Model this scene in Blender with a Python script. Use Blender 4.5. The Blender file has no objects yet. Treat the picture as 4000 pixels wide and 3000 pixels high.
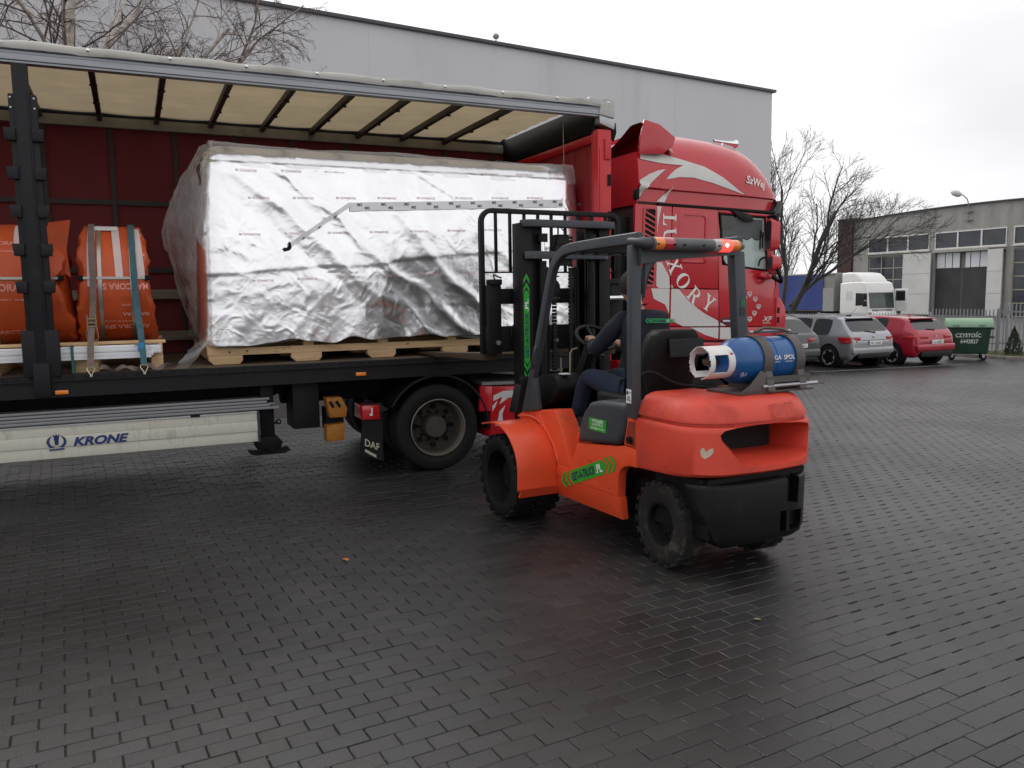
import bpy, bmesh, math, random
import numpy as np
from mathutils import Vector, Matrix, Euler
random.seed(7); np.random.seed(7)
S = bpy.context.scene
COL = S.collection
R = math.radians

# ---------------------------------------------------------------- camera
cam = bpy.data.cameras.new('camera')
cam.sensor_fit = 'HORIZONTAL'; cam.sensor_width = 36.0; cam.lens = 28.46
cam.clip_start = 0.05; cam.clip_end = 2000
camo = bpy.data.objects.new('camera', cam); COL.objects.link(camo)
_m = np.array([[8830-2000, -(1055-1500), -3162.], [515-2000, -(1175-1500), -3162.]])
_x = _m[0]/np.linalg.norm(_m[0]); _y = _m[1]-_x*_x.dot(_m[1]); _y /= np.linalg.norm(_y); _z = np.cross(_x, _y)
CR = np.array([_x, _y, _z]); CAMH = 1.81
camo.matrix_world = Matrix(((CR[0][0], CR[0][1], CR[0][2], 0), (CR[1][0], CR[1][1], CR[1][2], 0),
                            (CR[2][0], CR[2][1], CR[2][2], CAMH), (0, 0, 0, 1)))
S.camera = camo

# ---------------------------------------------------------------- overcast sky, weak wide sun, exposure
SUN_EL, SUN_AZ = R(40), R(-14)          # azimuth from +Y clockwise: the veiled sun stands beyond the hall
W = bpy.data.worlds.new('World'); S.world = W; W.use_nodes = True
nt = W.node_tree; nt.nodes.clear()
out = nt.nodes.new('ShaderNodeOutputWorld'); bg = nt.nodes.new('ShaderNodeBackground')
sky = nt.nodes.new('ShaderNodeTexSky'); sky.sky_type = 'NISHITA'; sky.sun_disc = False
sky.sun_elevation = SUN_EL; sky.sun_rotation = SUN_AZ; sky.air_density = 1.0; sky.dust_density = 4.0
hs = nt.nodes.new('ShaderNodeHueSaturation'); hs.inputs['Saturation'].default_value = 0.12; hs.inputs['Value'].default_value = 0.09
tc = nt.nodes.new('ShaderNodeTexCoord'); mp = nt.nodes.new('ShaderNodeMapping'); mp.inputs['Scale'].default_value = (1.0, 1.0, 3.5)
nz = nt.nodes.new('ShaderNodeTexNoise'); nz.inputs['Scale'].default_value = 1.6; nz.inputs['Detail'].default_value = 4.0; nz.inputs['Roughness'].default_value = .45
rp = nt.nodes.new('ShaderNodeValToRGB'); rp.color_ramp.elements[0].position = .3; rp.color_ramp.elements[1].position = .7
rp.color_ramp.elements[0].color = (.74, .735, .76, 1); rp.color_ramp.elements[1].color = (1.06, 1.05, 1.06, 1)
mx = nt.nodes.new('ShaderNodeMix'); mx.data_type = 'RGBA'; mx.inputs[0].default_value = .85
L = nt.links.new
L(tc.outputs['Generated'], mp.inputs[0]); L(mp.outputs[0], nz.inputs[0]); L(nz.outputs['Fac'], rp.inputs[0])
L(sky.outputs[0], hs.inputs['Color']); L(hs.outputs[0], mx.inputs[6]); L(rp.outputs[0], mx.inputs[7])
L(mx.outputs[2], bg.inputs[0]); bg.inputs[1].default_value = 1.0; L(bg.outputs[0], out.inputs[0])
sl = bpy.data.lights.new('sun', 'SUN'); sl.energy = 1.3; sl.angle = R(32); sl.color = (1, .97, .93)
so = bpy.data.objects.new('sun', sl); COL.objects.link(so)
so.rotation_euler = Vector((math.sin(SUN_AZ)*math.cos(SUN_EL), math.cos(SUN_AZ)*math.cos(SUN_EL), math.sin(SUN_EL))).to_track_quat('Z', 'Y').to_euler()
so.location = (0, 0, 30)
VS = S.view_settings
VS.view_transform = 'Standard'; VS.look = 'None'; VS.exposure = 0.36; VS.gamma = 1.0; VS.use_curve_mapping = False
S.render.resolution_x = 1024; S.render.resolution_y = 768
S.cycles.max_bounces = 7; S.cycles.transparent_max_bounces = 16; S.cycles.use_denoising = True

# ---------------------------------------------------------------- helpers
def gz(x):
    "height of the yard: level on the left, falling gently to the right"
    t = max(0.0, x-3.4)
    return -0.55*math.tanh(t/17.0)

class MB:
    "collects faces; obj() links them as one mesh object"
    def __init__(s): s.v = []; s.f = []
    def add(s, vs, fs):
        n = len(s.v); s.v += [tuple(map(float, p)) for p in vs]; s.f += [tuple(i+n for i in f) for f in fs]; return s
    def box(s, x0, x1, y0, y1, z0, z1):
        return s.add([(x0,y0,z0),(x1,y0,z0),(x1,y1,z0),(x0,y1,z0),(x0,y0,z1),(x1,y0,z1),(x1,y1,z1),(x0,y1,z1)],
                     [(0,3,2,1),(4,5,6,7),(0,1,5,4),(1,2,6,5),(2,3,7,6),(3,0,4,7)])
    def bar(s, p, q, w, h, up=(0,0,1)):
        p, q, up = Vector(p), Vector(q), Vector(up); d = (q-p).normalized()
        a = d.cross(up)
        if a.length < 1e-5: a = d.cross(Vector((1,0,0)))
        a.normalize(); b = a.cross(d).normalized(); a = a*(w/2); b = b*(h/2)
        return s.add([p-a-b,p+a-b,p+a+b,p-a+b,q-a-b,q+a-b,q+a+b,q-a+b],
                     [(0,3,2,1),(4,5,6,7),(0,1,5,4),(1,2,6,5),(2,3,7,6),(3,0,4,7)])
    def prism(s, poly, axis, a, b):
        k = {'x': lambda u,v,t:(t,u,v), 'y': lambda u,v,t:(u,t,v), 'z': lambda u,v,t:(u,v,t)}[axis]
        n = len(poly)
        return s.add([k(u,v,a) for u,v in poly]+[k(u,v,b) for u,v in poly],
                     [tuple(range(n)), tuple(range(2*n-1,n-1,-1))]+[(i,(i+1)%n,n+(i+1)%n,n+i) for i in range(n)])
    def loft(s, rings, cap=True, closed=True):
        n = len(rings[0]); vs = [p for r in rings for p in r]; fs = []
        for i in range(len(rings)-1):
            for j in range(n if closed else n-1):
                k = (j+1) % n; fs.append((i*n+j, i*n+k, (i+1)*n+k, (i+1)*n+j))
        if cap and closed: fs += [tuple(range(n-1,-1,-1)), tuple(range((len(rings)-1)*n, len(rings)*n))]
        return s.add(vs, fs)
    def tube(s, pts, r, n=8, cap=True, flat=1.0):
        pts = [Vector(p) for p in pts]; rs = r if isinstance(r, (list, tuple)) else [r]*len(pts); rings = []; a = None
        for i, p in enumerate(pts):
            d = (pts[min(i+1,len(pts)-1)]-pts[max(i-1,0)]).normalized()
            if a is None:
                a = d.cross(Vector((0,0,1)))
                if a.length < 1e-3: a = d.cross(Vector((1,0,0)))
            a = (a - d*a.dot(d)); a.normalize(); b = d.cross(a)
            rings.append([p+(a*math.cos(t)+b*math.sin(t)*flat)*rs[i] for t in (2*math.pi*k/n for k in range(n))])
        return s.loft(rings, cap)
    def cyl(s, p, q, r, r2=None, n=16, cap=True): return s.tube([p, q], [r, r if r2 is None else r2], n, cap)
    def lathe(s, prof, o, axis, n=32):
        "prof: (radius, t) along axis through o"
        o = Vector(o); ax = Vector(axis).normalized(); a = ax.cross(Vector((0,0,1)))
        if a.length < 1e-3: a = ax.cross(Vector((1,0,0)))
        a.normalize(); b = ax.cross(a)
        rings = [[o+ax*t+(a*math.cos(2*math.pi*k/n)+b*math.sin(2*math.pi*k/n))*max(r,1e-4) for k in range(n)] for r, t in prof]
        return s.loft(rings, cap=False)
    def ngon(s, pts): return s.add(pts, [tuple(range(len(pts)))])
    def grid(s, fn, nu, nv):
        vs = [fn(i/nu, j/nv) for j in range(nv+1) for i in range(nu+1)]; w = nu+1
        return s.add(vs, [(j*w+i, j*w+i+1, (j+1)*w+i+1, (j+1)*w+i) for j in range(nv) for i in range(nu)])
    def xf(s, m):
        s.v = [tuple(m @ Vector(p)) for p in s.v]; return s
    def mesh(s, name, bevel=0, seg=2, fix=True, ang=35):
        me = bpy.data.meshes.new(name); me.from_pydata(s.v, [], s.f)
        if fix or bevel:
            bm = bmesh.new(); bm.from_mesh(me)
            if fix: bmesh.ops.recalc_face_normals(bm, faces=bm.faces)
            if bevel:
                es = [e for e in bm.edges if len(e.link_faces) == 2 and e.calc_face_angle(0) > .55]
                if es: bmesh.ops.bevel(bm, geom=es, offset=bevel, segments=seg, profile=.6, affect='EDGES', clamp_overlap=True)
            bm.to_mesh(me); bm.free()
        me.shade_smooth(); me.set_sharp_from_angle(angle=R(ang))
        return me
    def obj(s, name, mat, parent=None, bevel=0, seg=2, fix=True, ang=35, label=None):
        me = s.mesh(name, bevel, seg, fix, ang); o = bpy.data.objects.new(name, me); COL.objects.link(o)
        me.materials.append(mat)
        if parent is not None: o.parent = parent
        if label: o['label'] = label
        return o

def thing(name, label, cat, loc=(0,0,0), rotz=0, group=None):
    o = bpy.data.objects.new(name, None); COL.objects.link(o); o.empty_display_size = .2
    o.location = loc; o.rotation_euler = (0,0,rotz); return tag(o, label, cat, group)
def tag(o, label, cat, group=None):
    o['label'] = label; o['category'] = cat
    if group: o['group'] = group
    return o
def struct(o): o['kind'] = 'structure'; return o
def inst(src, parent, loc=None, rot=None, scale=None):
    c = src.copy(); COL.objects.link(c); c.parent = parent
    if loc is not None: c.location = loc
    if rot is not None: c.rotation_euler = rot
    if scale is not None: c.scale = scale
    return c
def boolean(o, cutters):
    for c in cutters:
        m = o.modifiers.new('cut', 'BOOLEAN'); m.operation = 'DIFFERENCE'; m.solver = 'EXACT'; m.object = c
    bpy.context.view_layer.update(); dg = bpy.context.evaluated_depsgraph_get()
    me = bpy.data.meshes.new_from_object(o.evaluated_get(dg)); o.modifiers.clear(); o.data = me
    me.shade_smooth(); me.set_sharp_from_angle(angle=R(35))
    for c in cutters: bpy.data.objects.remove(c)
    return o

_TG = {}
def tg(s, size=1.0, bold=0.0, shear=0.0, xs=1.0, align='CENTER'):
    "2-D outline of a line of lettering: (points, faces), centred"
    key = (s, bold, shear, align)
    if key not in _TG:
        cu = bpy.data.curves.new('t', 'FONT'); cu.body = s; cu.size = 1; cu.offset = bold; cu.shear = shear; cu.resolution_u = 3
        cu.align_x = align; cu.align_y = 'CENTER'; cu.fill_mode = 'FRONT'
        o = bpy.data.objects.new('t', cu); COL.objects.link(o); bpy.context.view_layer.update()
        me = bpy.data.meshes.new_from_object(o.evaluated_get(bpy.context.evaluated_depsgraph_get()))
        _TG[key] = ([(v.co.x, v.co.y) for v in me.vertices], [tuple(p.vertices) for p in me.polygons])
        bpy.data.objects.remove(o); bpy.data.curves.remove(cu); bpy.data.meshes.remove(me)
    v, f = _TG[key]
    return [(x*size*xs, y*size) for x, y in v], f
def put(mb, geo, fn): return mb.add([fn(u, v) for u, v in geo[0]], geo[1])
def fill(mb, poly, fn, step=0.0):
    "fills a 2-D outline, optionally cut finely so that it can follow a curved surface"
    bm = bmesh.new(); bm.faces.new([bm.verts.new((u, v, 0)) for u, v in poly]).normal_update()
    bmesh.ops.triangulate(bm, faces=bm.faces)
    if step:
        for _ in range(5):
            es = [e for e in bm.edges if e.calc_length() > step]
            if not es: break
            bmesh.ops.subdivide_edges(bm, edges=es, cuts=1); bmesh.ops.triangulate(bm, faces=bm.faces)
    bm.verts.index_update()
    mb.add([fn(v.co.x, v.co.y) for v in bm.verts], [tuple(v.index for v in f.verts) for f in bm.faces]); bm.free(); return mb
def rrect(x0, x1, z0, z1, r, n=4):
    P = []
    for cx, cz, a0 in ((x1-r,z1-r,0),(x0+r,z1-r,90),(x0+r,z0+r,180),(x1-r,z0+r,270)):
        P += [(cx+r*math.cos(R(a0+90*k/n)), cz+r*math.sin(R(a0+90*k/n))) for k in range(n+1)]
    return P
def smooth(P, n=6, closed=False):
    "Catmull-Rom through the points"
    P = [Vector(p) for p in P]; m = len(P); out_ = []
    for i in range(m if closed else m-1):
        g = (lambda k: P[k % m]) if closed else (lambda k: P[min(max(k,0),m-1)])
        a, b, c, d = g(i-1), g(i), g(i+1), g(i+2)
        for k in range(n):
            t = k/n
            out_.append(.5*((2*b)+(c-a)*t+(2*a-5*b+4*c-d)*t*t+(3*b-a-3*c+d)*t**3))
    if not closed: out_.append(P[-1])
    return [tuple(p) for p in out_]
def vnoise(x, y, seed=0):
    "smooth value noise, numpy"
    xi, yi = np.floor(x).astype(int), np.floor(y).astype(int); fx, fy = x-xi, y-yi
    h = lambda a, b: (np.sin(a*127.1+b*311.7+seed*74.7)*43758.5453) % 1.0
    u, v = fx*fx*(3-2*fx), fy*fy*(3-2*fy)
    return (h(xi,yi)*(1-u)+h(xi+1,yi)*u)*(1-v)+(h(xi,yi+1)*(1-u)+h(xi+1,yi+1)*u)*v

# ---------------------------------------------------------------- materials
MATS = {}
def mat(name, col, rough=.5, metal=0., var=.12, vs=5., bump=0., bs=90., spec=.5, coat=0., dirt=None, rnd=0., emit=None, alpha=1., trans=0., stretch=None, wear=None):
    if name in MATS: return MATS[name]
    m = bpy.data.materials.new(name); m.use_nodes = True; t = m.node_tree; b = t.nodes['Principled BSDF']; l = t.links.new
    b.inputs['Roughness'].default_value = rough; b.inputs['Metallic'].default_value = metal
    b.inputs['Specular IOR Level'].default_value = spec; b.inputs['Coat Weight'].default_value = coat; b.inputs['Coat Roughness'].default_value = .08
    b.inputs['Alpha'].default_value = alpha; b.inputs['Transmission Weight'].default_value = trans
    tcn = t.nodes.new('ShaderNodeTexCoord'); src = tcn.outputs['Object']
    if stretch:
        mpn = t.nodes.new('ShaderNodeMapping'); mpn.inputs['Scale'].default_value = stretch; l(src, mpn.inputs[0]); src = mpn.outputs[0]
    n1 = t.nodes.new('ShaderNodeTexNoise'); n1.inputs['Scale'].default_value = vs; n1.inputs['Detail'].default_value = 5; l(src, n1.inputs[0])
    r1 = t.nodes.new('ShaderNodeValToRGB'); r1.color_ramp.elements[0].position = .3; r1.color_ramp.elements[1].position = .7
    c = lambda k: tuple(min(1., max(0., x*k)) for x in col)+(1,)
    r1.color_ramp.elements[0].color = c(1-var); r1.color_ramp.elements[1].color = c(1+var); l(n1.outputs['Fac'], r1.inputs[0]); cur = r1.outputs[0]
    if rnd:
        oi = t.nodes.new('ShaderNodeObjectInfo'); mr = t.nodes.new('ShaderNodeMapRange'); mr.inputs[3].default_value = 1-rnd; mr.inputs[4].default_value = 1+rnd
        l(oi.outputs['Random'], mr.inputs[0]); h = t.nodes.new('ShaderNodeVectorMath'); h.operation = 'SCALE'; l(cur, h.inputs[0]); l(mr.outputs[0], h.inputs['Scale']); cur = h.outputs[0]
    if dirt:
        dc, amt, dsc = dirt
        n2 = t.nodes.new('ShaderNodeTexNoise'); n2.inputs['Scale'].default_value = dsc; n2.inputs['Detail'].default_value = 9; n2.inputs['Roughness'].default_value = .65; l(src, n2.inputs[0])
        r2 = t.nodes.new('ShaderNodeValToRGB'); r2.color_ramp.elements[0].position = .68-.3*amt; r2.color_ramp.elements[1].position = .92-.3*amt
        l(n2.outputs['Fac'], r2.inputs[0]); x = t.nodes.new('ShaderNodeMix'); x.data_type = 'RGBA'; l(r2.outputs[0], x.inputs[0]); l(cur, x.inputs[6]); x.inputs[7].default_value = tuple(dc)+(1,); cur = x.outputs[2]
        rr = t.nodes.new('ShaderNodeMapRange'); rr.inputs[3].default_value = rough; rr.inputs[4].default_value = min(1, rough+.3); l(r2.outputs[0], rr.inputs[0]); l(rr.outputs[0], b.inputs['Roughness'])
    if wear:
        wc, wamt, wsc = wear                                   # fine scuffs and chips
        n4 = t.nodes.new('ShaderNodeTexNoise'); n4.inputs['Scale'].default_value = wsc; n4.inputs['Detail'].default_value = 12; n4.inputs['Roughness'].default_value = .72; n4.inputs['Distortion'].default_value = .6; l(src, n4.inputs[0])
        r4 = t.nodes.new('ShaderNodeValToRGB'); r4.color_ramp.elements[0].position = .70-.12*wamt; r4.color_ramp.elements[1].position = .73-.10*wamt; l(n4.outputs['Fac'], r4.inputs[0])
        x4 = t.nodes.new('ShaderNodeMix'); x4.data_type = 'RGBA'; l(r4.outputs[0], x4.inputs[0]); l(cur, x4.inputs[6]); x4.inputs[7].default_value = tuple(wc)+(1,); cur = x4.outputs[2]
    l(cur, b.inputs['Base Color'])
    if bump:
        n3 = t.nodes.new('ShaderNodeTexNoise'); n3.inputs['Scale'].default_value = bs; n3.inputs['Detail'].default_value = 4; l(src, n3.inputs[0])
        bp = t.nodes.new('ShaderNodeBump'); bp.inputs['Strength'].default_value = bump; bp.inputs['Distance'].default_value = .01; l(n3.outputs['Fac'], bp.inputs['Height']); l(bp.outputs[0], b.inputs['Normal'])
    if emit:
        b.inputs['Emission Color'].default_value = tuple(emit[0])+(1,); b.inputs['Emission Strength'].default_value = emit[1]
    MATS[name] = m; return m
def cloth2(name, col, tr):
    "thin cloth that lets some light through"
    m = mat(name, col, .7, var=.08, vs=3); t = m.node_tree; b = t.nodes['Principled BSDF']; o = [n for n in t.nodes if n.type == 'OUTPUT_MATERIAL'][0]
    ts = t.nodes.new('ShaderNodeBsdfTranslucent'); ms = t.nodes.new('ShaderNodeMixShader'); ms.inputs[0].default_value = tr
    t.links.new(b.inputs['Base Color'].links[0].from_socket, ts.inputs[0]); t.links.new(b.outputs[0], ms.inputs[1]); t.links.new(ts.outputs[0], ms.inputs[2]); t.links.new(ms.outputs[0], o.inputs[0]); return m

BLACK = mat('black steel', (.0035,.0035,.004), .6, spec=.22, dirt=((.012,.011,.010), .3, 6), bump=.15)
RUBBER = mat('rubber', (.006,.006,.0065), .7, spec=.3, dirt=((.022,.021,.020), .35, 9), bump=.35, bs=60)
RUBBERD = mat('muddy rubber', (.016,.015,.014), .8, spec=.3, dirt=((.085,.074,.062), .6, 7), bump=.5, bs=50)
PLASTIC = mat('black plastic', (.0055,.0055,.0065), .5, spec=.32, bump=.12, bs=200, dirt=((.02,.019,.018), .3, 5))
STEEL = mat('galvanised steel', (.42,.43,.45), .42, .9, dirt=((.2,.19,.18), .4, 7))
ALU = mat('dull aluminium', (.26,.265,.275), .5, .6, var=.1, stretch=(.3,4,4), dirt=((.13,.12,.1), .45, 5))
CHROME = mat('chrome', (.8,.8,.8), .12, 1.)
GLASS = mat('dark glass', (.012,.014,.016), .04, spec=.6)
RIM = mat('dusty rim', (.060,.052,.044), .65, .2, dirt=((.025,.02,.016), .55, 9), bump=.2)
RIML = mat('worn rim lip', (.15,.13,.105), .55, .4, dirt=((.07,.055,.04), .45, 12))
TRED = mat('truck red', (.50,.012,.022), .26, coat=.5, var=.05, dirt=((.28,.03,.03), .2, 4))
TSILV = mat('silver foil decal', (.62,.61,.58), .4, .05, var=.05)
WHITEP = mat('white paint', (.78,.78,.76), .4, var=.05)
LWHITE = mat('white lettering', (.78,.76,.72), .5, var=.05)
WOOD = mat('pallet wood', (.60,.41,.22), .7, var=.14, vs=4, stretch=(1,9,9), bump=.25, bs=40, rnd=.14, dirt=((.42,.27,.13), .25, 7))
AMBER = mat('amber lens', (.8,.22,.02), .2, coat=.6, var=.05)
REDL = mat('red lens', (.42,.01,.015), .15, coat=.8, var=.05)
def wheel_mesh_tyre(ro, ri, w, lugs=0, lugd=.012, n=48, sh=.018):
    "tyre about the Y axis, centred; optional lugs"
    mb = MB(); h = w/2
    mb.lathe([(ri,-h*.82),(ri+.25*(ro-ri),-h),(ri+.6*(ro-ri),-h*1.02),(ro-sh,-h*.93),(ro,-h*.78),(ro,h*.78),(ro-sh,h*.93),(ri+.6*(ro-ri),h*1.02),(ri+.25*(ro-ri),h),(ri,h*.82),(ri,-h*.82)], (0,0,0), (0,1,0), n)
    for k in range(lugs):
        for sd in (-1, 1):
            a = 2*math.pi*(k+.5*(sd > 0))/lugs; da = .30*2*math.pi/lugs; P = []
            for rr in (ro-.012, ro+lugd):
                for yy, sk in ((sd*h*.98, 0), (sd*h*.08, .9)):
                    P += [(rr*math.cos(a+sk*da+e*da), yy, rr*math.sin(a+sk*da+e*da)) for e in (-.85, .85)]
            mb.add(P, [(0,1,3,2),(4,6,7,5),(0,4,5,1),(2,3,7,6),(0,2,6,4),(1,5,7,3)])
    return mb
# ================================================================ GROUND
def paver_mat():
    m = mat('concrete paver', (.018,.0173,.017), .5, spec=.55, var=.22, vs=3.0, bump=.35, bs=140); t = m.node_tree; l = t.links.new; b = t.nodes['Principled BSDF']
    cur = b.inputs['Base Color'].links[0].from_socket
    at = t.nodes.new('ShaderNodeAttribute'); at.attribute_name = 'rnd'; oi = t.nodes.new('ShaderNodeObjectInfo')
    ad = t.nodes.new('ShaderNodeMath'); ad.operation = 'ADD'; l(at.outputs['Fac'], ad.inputs[0]); l(oi.outputs['Random'], ad.inputs[1])
    fr = t.nodes.new('ShaderNodeMath'); fr.operation = 'FRACT'; l(ad.outputs[0], fr.inputs[0])
    mr = t.nodes.new('ShaderNodeMapRange'); mr.inputs[3].default_value = .72; mr.inputs[4].default_value = 1.32; l(fr.outputs[0], mr.inputs[0])
    sc = t.nodes.new('ShaderNodeVectorMath'); sc.operation = 'SCALE'; l(cur, sc.inputs[0]); l(mr.outputs[0], sc.inputs['Scale'])
    # small hue differences from block to block
    mu = t.nodes.new('ShaderNodeMath'); mu.operation = 'MULTIPLY'; mu.inputs[1].default_value = 7.31; l(fr.outputs[0], mu.inputs[0]); f2 = t.nodes.new('ShaderNodeMath'); f2.operation = 'FRACT'; l(mu.outputs[0], f2.inputs[0])
    hx = t.nodes.new('ShaderNodeMix'); hx.data_type = 'RGBA'; l(f2.outputs[0], hx.inputs[0]); hx.inputs[6].default_value = (1.10,1.0,.96,1); hx.inputs[7].default_value = (.93,1.0,1.05,1)
    hm2 = t.nodes.new('ShaderNodeVectorMath'); hm2.operation = 'MULTIPLY'; l(sc.outputs[0], hm2.inputs[0]); l(hx.outputs[2], hm2.inputs[1]); sc = hm2
    # dusty and oily stains
    ge0 = t.nodes.new('ShaderNodeNewGeometry'); n5 = t.nodes.new('ShaderNodeTexNoise'); n5.inputs['Scale'].default_value = 1.1; n5.inputs['Detail'].default_value = 9; n5.inputs['Roughness'].default_value = .68; l(ge0.outputs['Position'], n5.inputs[0])
    r5 = t.nodes.new('ShaderNodeMapRange'); r5.inputs[1].default_value = .3; r5.inputs[2].default_value = .7; r5.inputs[3].default_value = .70; r5.inputs[4].default_value = 1.38; l(n5.outputs['Fac'], r5.inputs[0])
    s5 = t.nodes.new('ShaderNodeVectorMath'); s5.operation = 'SCALE'; l(sc.outputs[0], s5.inputs[0]); l(r5.outputs[0], s5.inputs['Scale']); sc = s5
    # damp patches: darker and smoother, laid over the yard in world coordinates
    ge = t.nodes.new('ShaderNodeNewGeometry'); n2 = t.nodes.new('ShaderNodeTexNoise'); n2.inputs['Scale'].default_value = .33; n2.inputs['Detail'].default_value = 6; n2.inputs['Roughness'].default_value = .6
    l(ge.outputs['Position'], n2.inputs[0]); rp2 = t.nodes.new('ShaderNodeValToRGB'); rp2.color_ramp.elements[0].position = .42; rp2.color_ramp.elements[1].position = .62; l(n2.outputs['Fac'], rp2.inputs[0])
    x = t.nodes.new('ShaderNodeMix'); x.data_type = 'RGBA'; x.blend_type = 'MULTIPLY'; l(rp2.outputs[0], x.inputs[0]); l(sc.outputs[0], x.inputs[6]); x.inputs[7].default_value = (.62,.6,.6,1); l(x.outputs[2], b.inputs['Base Color'])
    r3 = t.nodes.new('ShaderNodeMapRange'); r3.inputs[3].default_value = .44; r3.inputs[4].default_value = .28; l(rp2.outputs[0], r3.inputs[0]); l(r3.outputs[0], b.inputs['Roughness'])
    return m
PAVER = paver_mat()
SAND = mat('joint sand', (.034,.031,.027), .9, bump=.4, bs=150)
def xsheet(x0, x1, y0, y1, dz, step=1.0):
    xs = list(np.arange(x0, x1+step*.5, step)); mb = MB()
    return mb.add([(x, y, gz(x)+dz) for x in xs for y in (y0, y1)], [(2*i, 2*i+2, 2*i+3, 2*i+1) for i in range(len(xs)-1)])
FARG = mat('distant yard', (.075,.073,.071), .7, var=.25, vs=.8, bump=.3, bs=8)
g = MB(); xs_ = [-400,-60,-20,0,3.4]+[3.4+1.5*k for k in range(1,30)]+[60,120,500]
g.add([(x, y, gz(x)-.034) for x in xs_ for y in (-300,900)], [(2*i,2*i+2,2*i+3,2*i+1) for i in range(len(xs_)-1)])
struct(g.obj('ground', FARG, fix=False))
pave = struct(xsheet(-16, 25.4, -1.5, 24, -.007).obj('pavement', SAND, fix=False))

PA = R(4.0); ca, sa = math.cos(PA), math.sin(PA)
def paver_field():
    iu = np.arange(-90, 145); iv = np.arange(-60, 320)
    U, V = np.meshgrid(iu, iv); U = U.ravel(); V = V.ravel()
    u = (U+.5*(V % 2))*.2; v = V*.1
    x = u*ca-v*sa; y = u*sa+v*ca
    tgz = np.array([gz(a) for a in np.linspace(-40, 60, 2001)]); z = np.interp(x, np.linspace(-40, 60, 2001), tgz)
    P = np.stack([x, y, z-CAMH], 1) @ CR            # camera space
    d = -P[:,2]; px = 3162*P[:,0]/np.maximum(d,.1); py = 3162*P[:,1]/np.maximum(d,.1)
    ok = (d > 1.2) & (np.abs(px) < 2000+1500) & (py > -1500-900) & (d < 29) & (x < 25.2) & (x > -15) & (y > -1) & (y < 22)
    ok &= ~((y > 12.5) & (x < 10.5))
    vis = (np.abs(px) < 2010) & (py > -1510)
    return x[ok], y[ok], z[ok], d[ok], vis[ok]
def brick_geo(n, hu=.0976, hv=.0486, c=.003):
    "top face, four chamfers, four sides of one paver: unit vertices"
    T = [(-hu+c,-hv+c,0),(hu-c,-hv+c,0),(hu-c,hv-c,0),(-hu+c,hv-c,0),(-hu,-hv,-c),(hu,-hv,-c),(hu,hv,-c),(-hu,hv,-c),(-hu,-hv,-.03),(hu,-hv,-.03),(hu,hv,-.03),(-hu,hv,-.03)]
    F = [(0,1,2,3)]+[(a,4+a,4+(a+1)%4,(a+1)%4) for a in range(4)]+[(4+a,8+a,8+(a+1)%4,4+(a+1)%4) for a in range(4)]
    F = [tuple(reversed(f)) if i else f for i, f in enumerate(F)]
    return np.array(T), np.array(F)
px_, py_, pz_, pd_, pv_ = paver_field()
order = np.argsort(pd_+np.where(pv_, 0, 1000)); near, rest = order[:300], order[300:]
T, F = brick_geo(1)
pm = bpy.data.meshes.new('paver'); pm.from_pydata([tuple(p) for p in T], [], [tuple(map(int, f)) for f in F]); pm.materials.append(PAVER)
for i in near:
    o = bpy.data.objects.new('paver', pm); COL.objects.link(o); o.parent = pave
    o.location = (px_[i], py_[i], pz_[i]+random.uniform(-.0018,.0018)); o.rotation_euler = (random.gauss(0,.006), random.gauss(0,.004), PA+random.gauss(0,.004))
n = len(rest); a = PA+np.random.normal(0,.004,n); ax, ay = np.random.normal(0,.006,n), np.random.normal(0,.004,n)
V = np.repeat(T[None], n, 0); zz = V[:,:,2]+V[:,:,1]*ax[:,None]+V[:,:,0]*ay[:,None]+np.random.uniform(-.0018,.0018,n)[:,None]
xx = V[:,:,0]*np.cos(a)[:,None]-V[:,:,1]*np.sin(a)[:,None]; yy = V[:,:,0]*np.sin(a)[:,None]+V[:,:,1]*np.cos(a)[:,None]
V = np.stack([xx+px_[rest][:,None], yy+py_[rest][:,None], zz+pz_[rest][:,None]], 2).reshape(-1,3)
FF = (F[None]+(np.arange(n)*12)[:,None,None]).reshape(-1,4)
me = bpy.data.meshes.new('paver_field'); me.from_pydata(V, [], FF.tolist())
at_ = me.attributes.new('rnd', 'FLOAT', 'FACE'); at_.data.foreach_set('value', np.repeat(np.random.rand(n), 9).astype(np.float32))
me.materials.append(PAVER); pf = bpy.data.objects.new('paver_field', me); COL.objects.link(pf); pf.parent = pave; pf['kind'] = 'stuff'
# grit lying in the joints
gr = MB(); idx = [i for i in order if pd_[i] < 11]
for _ in range(1500):
    i = random.choice(idx); e = random.choice((-1,1)); k = random.uniform(.0012,.0032)*(1 if random.random() < .93 else 1.8)
    if random.random() < .6: du, dv = e*.1, random.uniform(-.05,.05)
    else: du, dv = random.uniform(-.1,.1), e*.05
    if random.random() < .25: du, dv = random.uniform(-.1,.1), random.uniform(-.05,.05)
    c = (px_[i]+du*ca-dv*sa, py_[i]+du*sa+dv*ca, pz_[i]+k*.5)
    gr.add([(c[0]+k,c[1],c[2]),(c[0],c[1]+k,c[2]),(c[0]-k,c[1],c[2]),(c[0],c[1]-k,c[2]),(c[0],c[1],c[2]+k),(c[0],c[1],c[2]-k)],
           [(0,1,4),(1,2,4),(2,3,4),(3,0,4),(1,0,5),(2,1,5),(3,2,5),(0,3,5)])
go = gr.obj('grit', mat('pale grit', (.3,.28,.25), .9, var=.4, vs=30), fix=False); go['kind'] = 'stuff'; go['label'] = 'pale grit scattered in the joints of the dark pavers'; go['category'] = 'grit'

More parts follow.
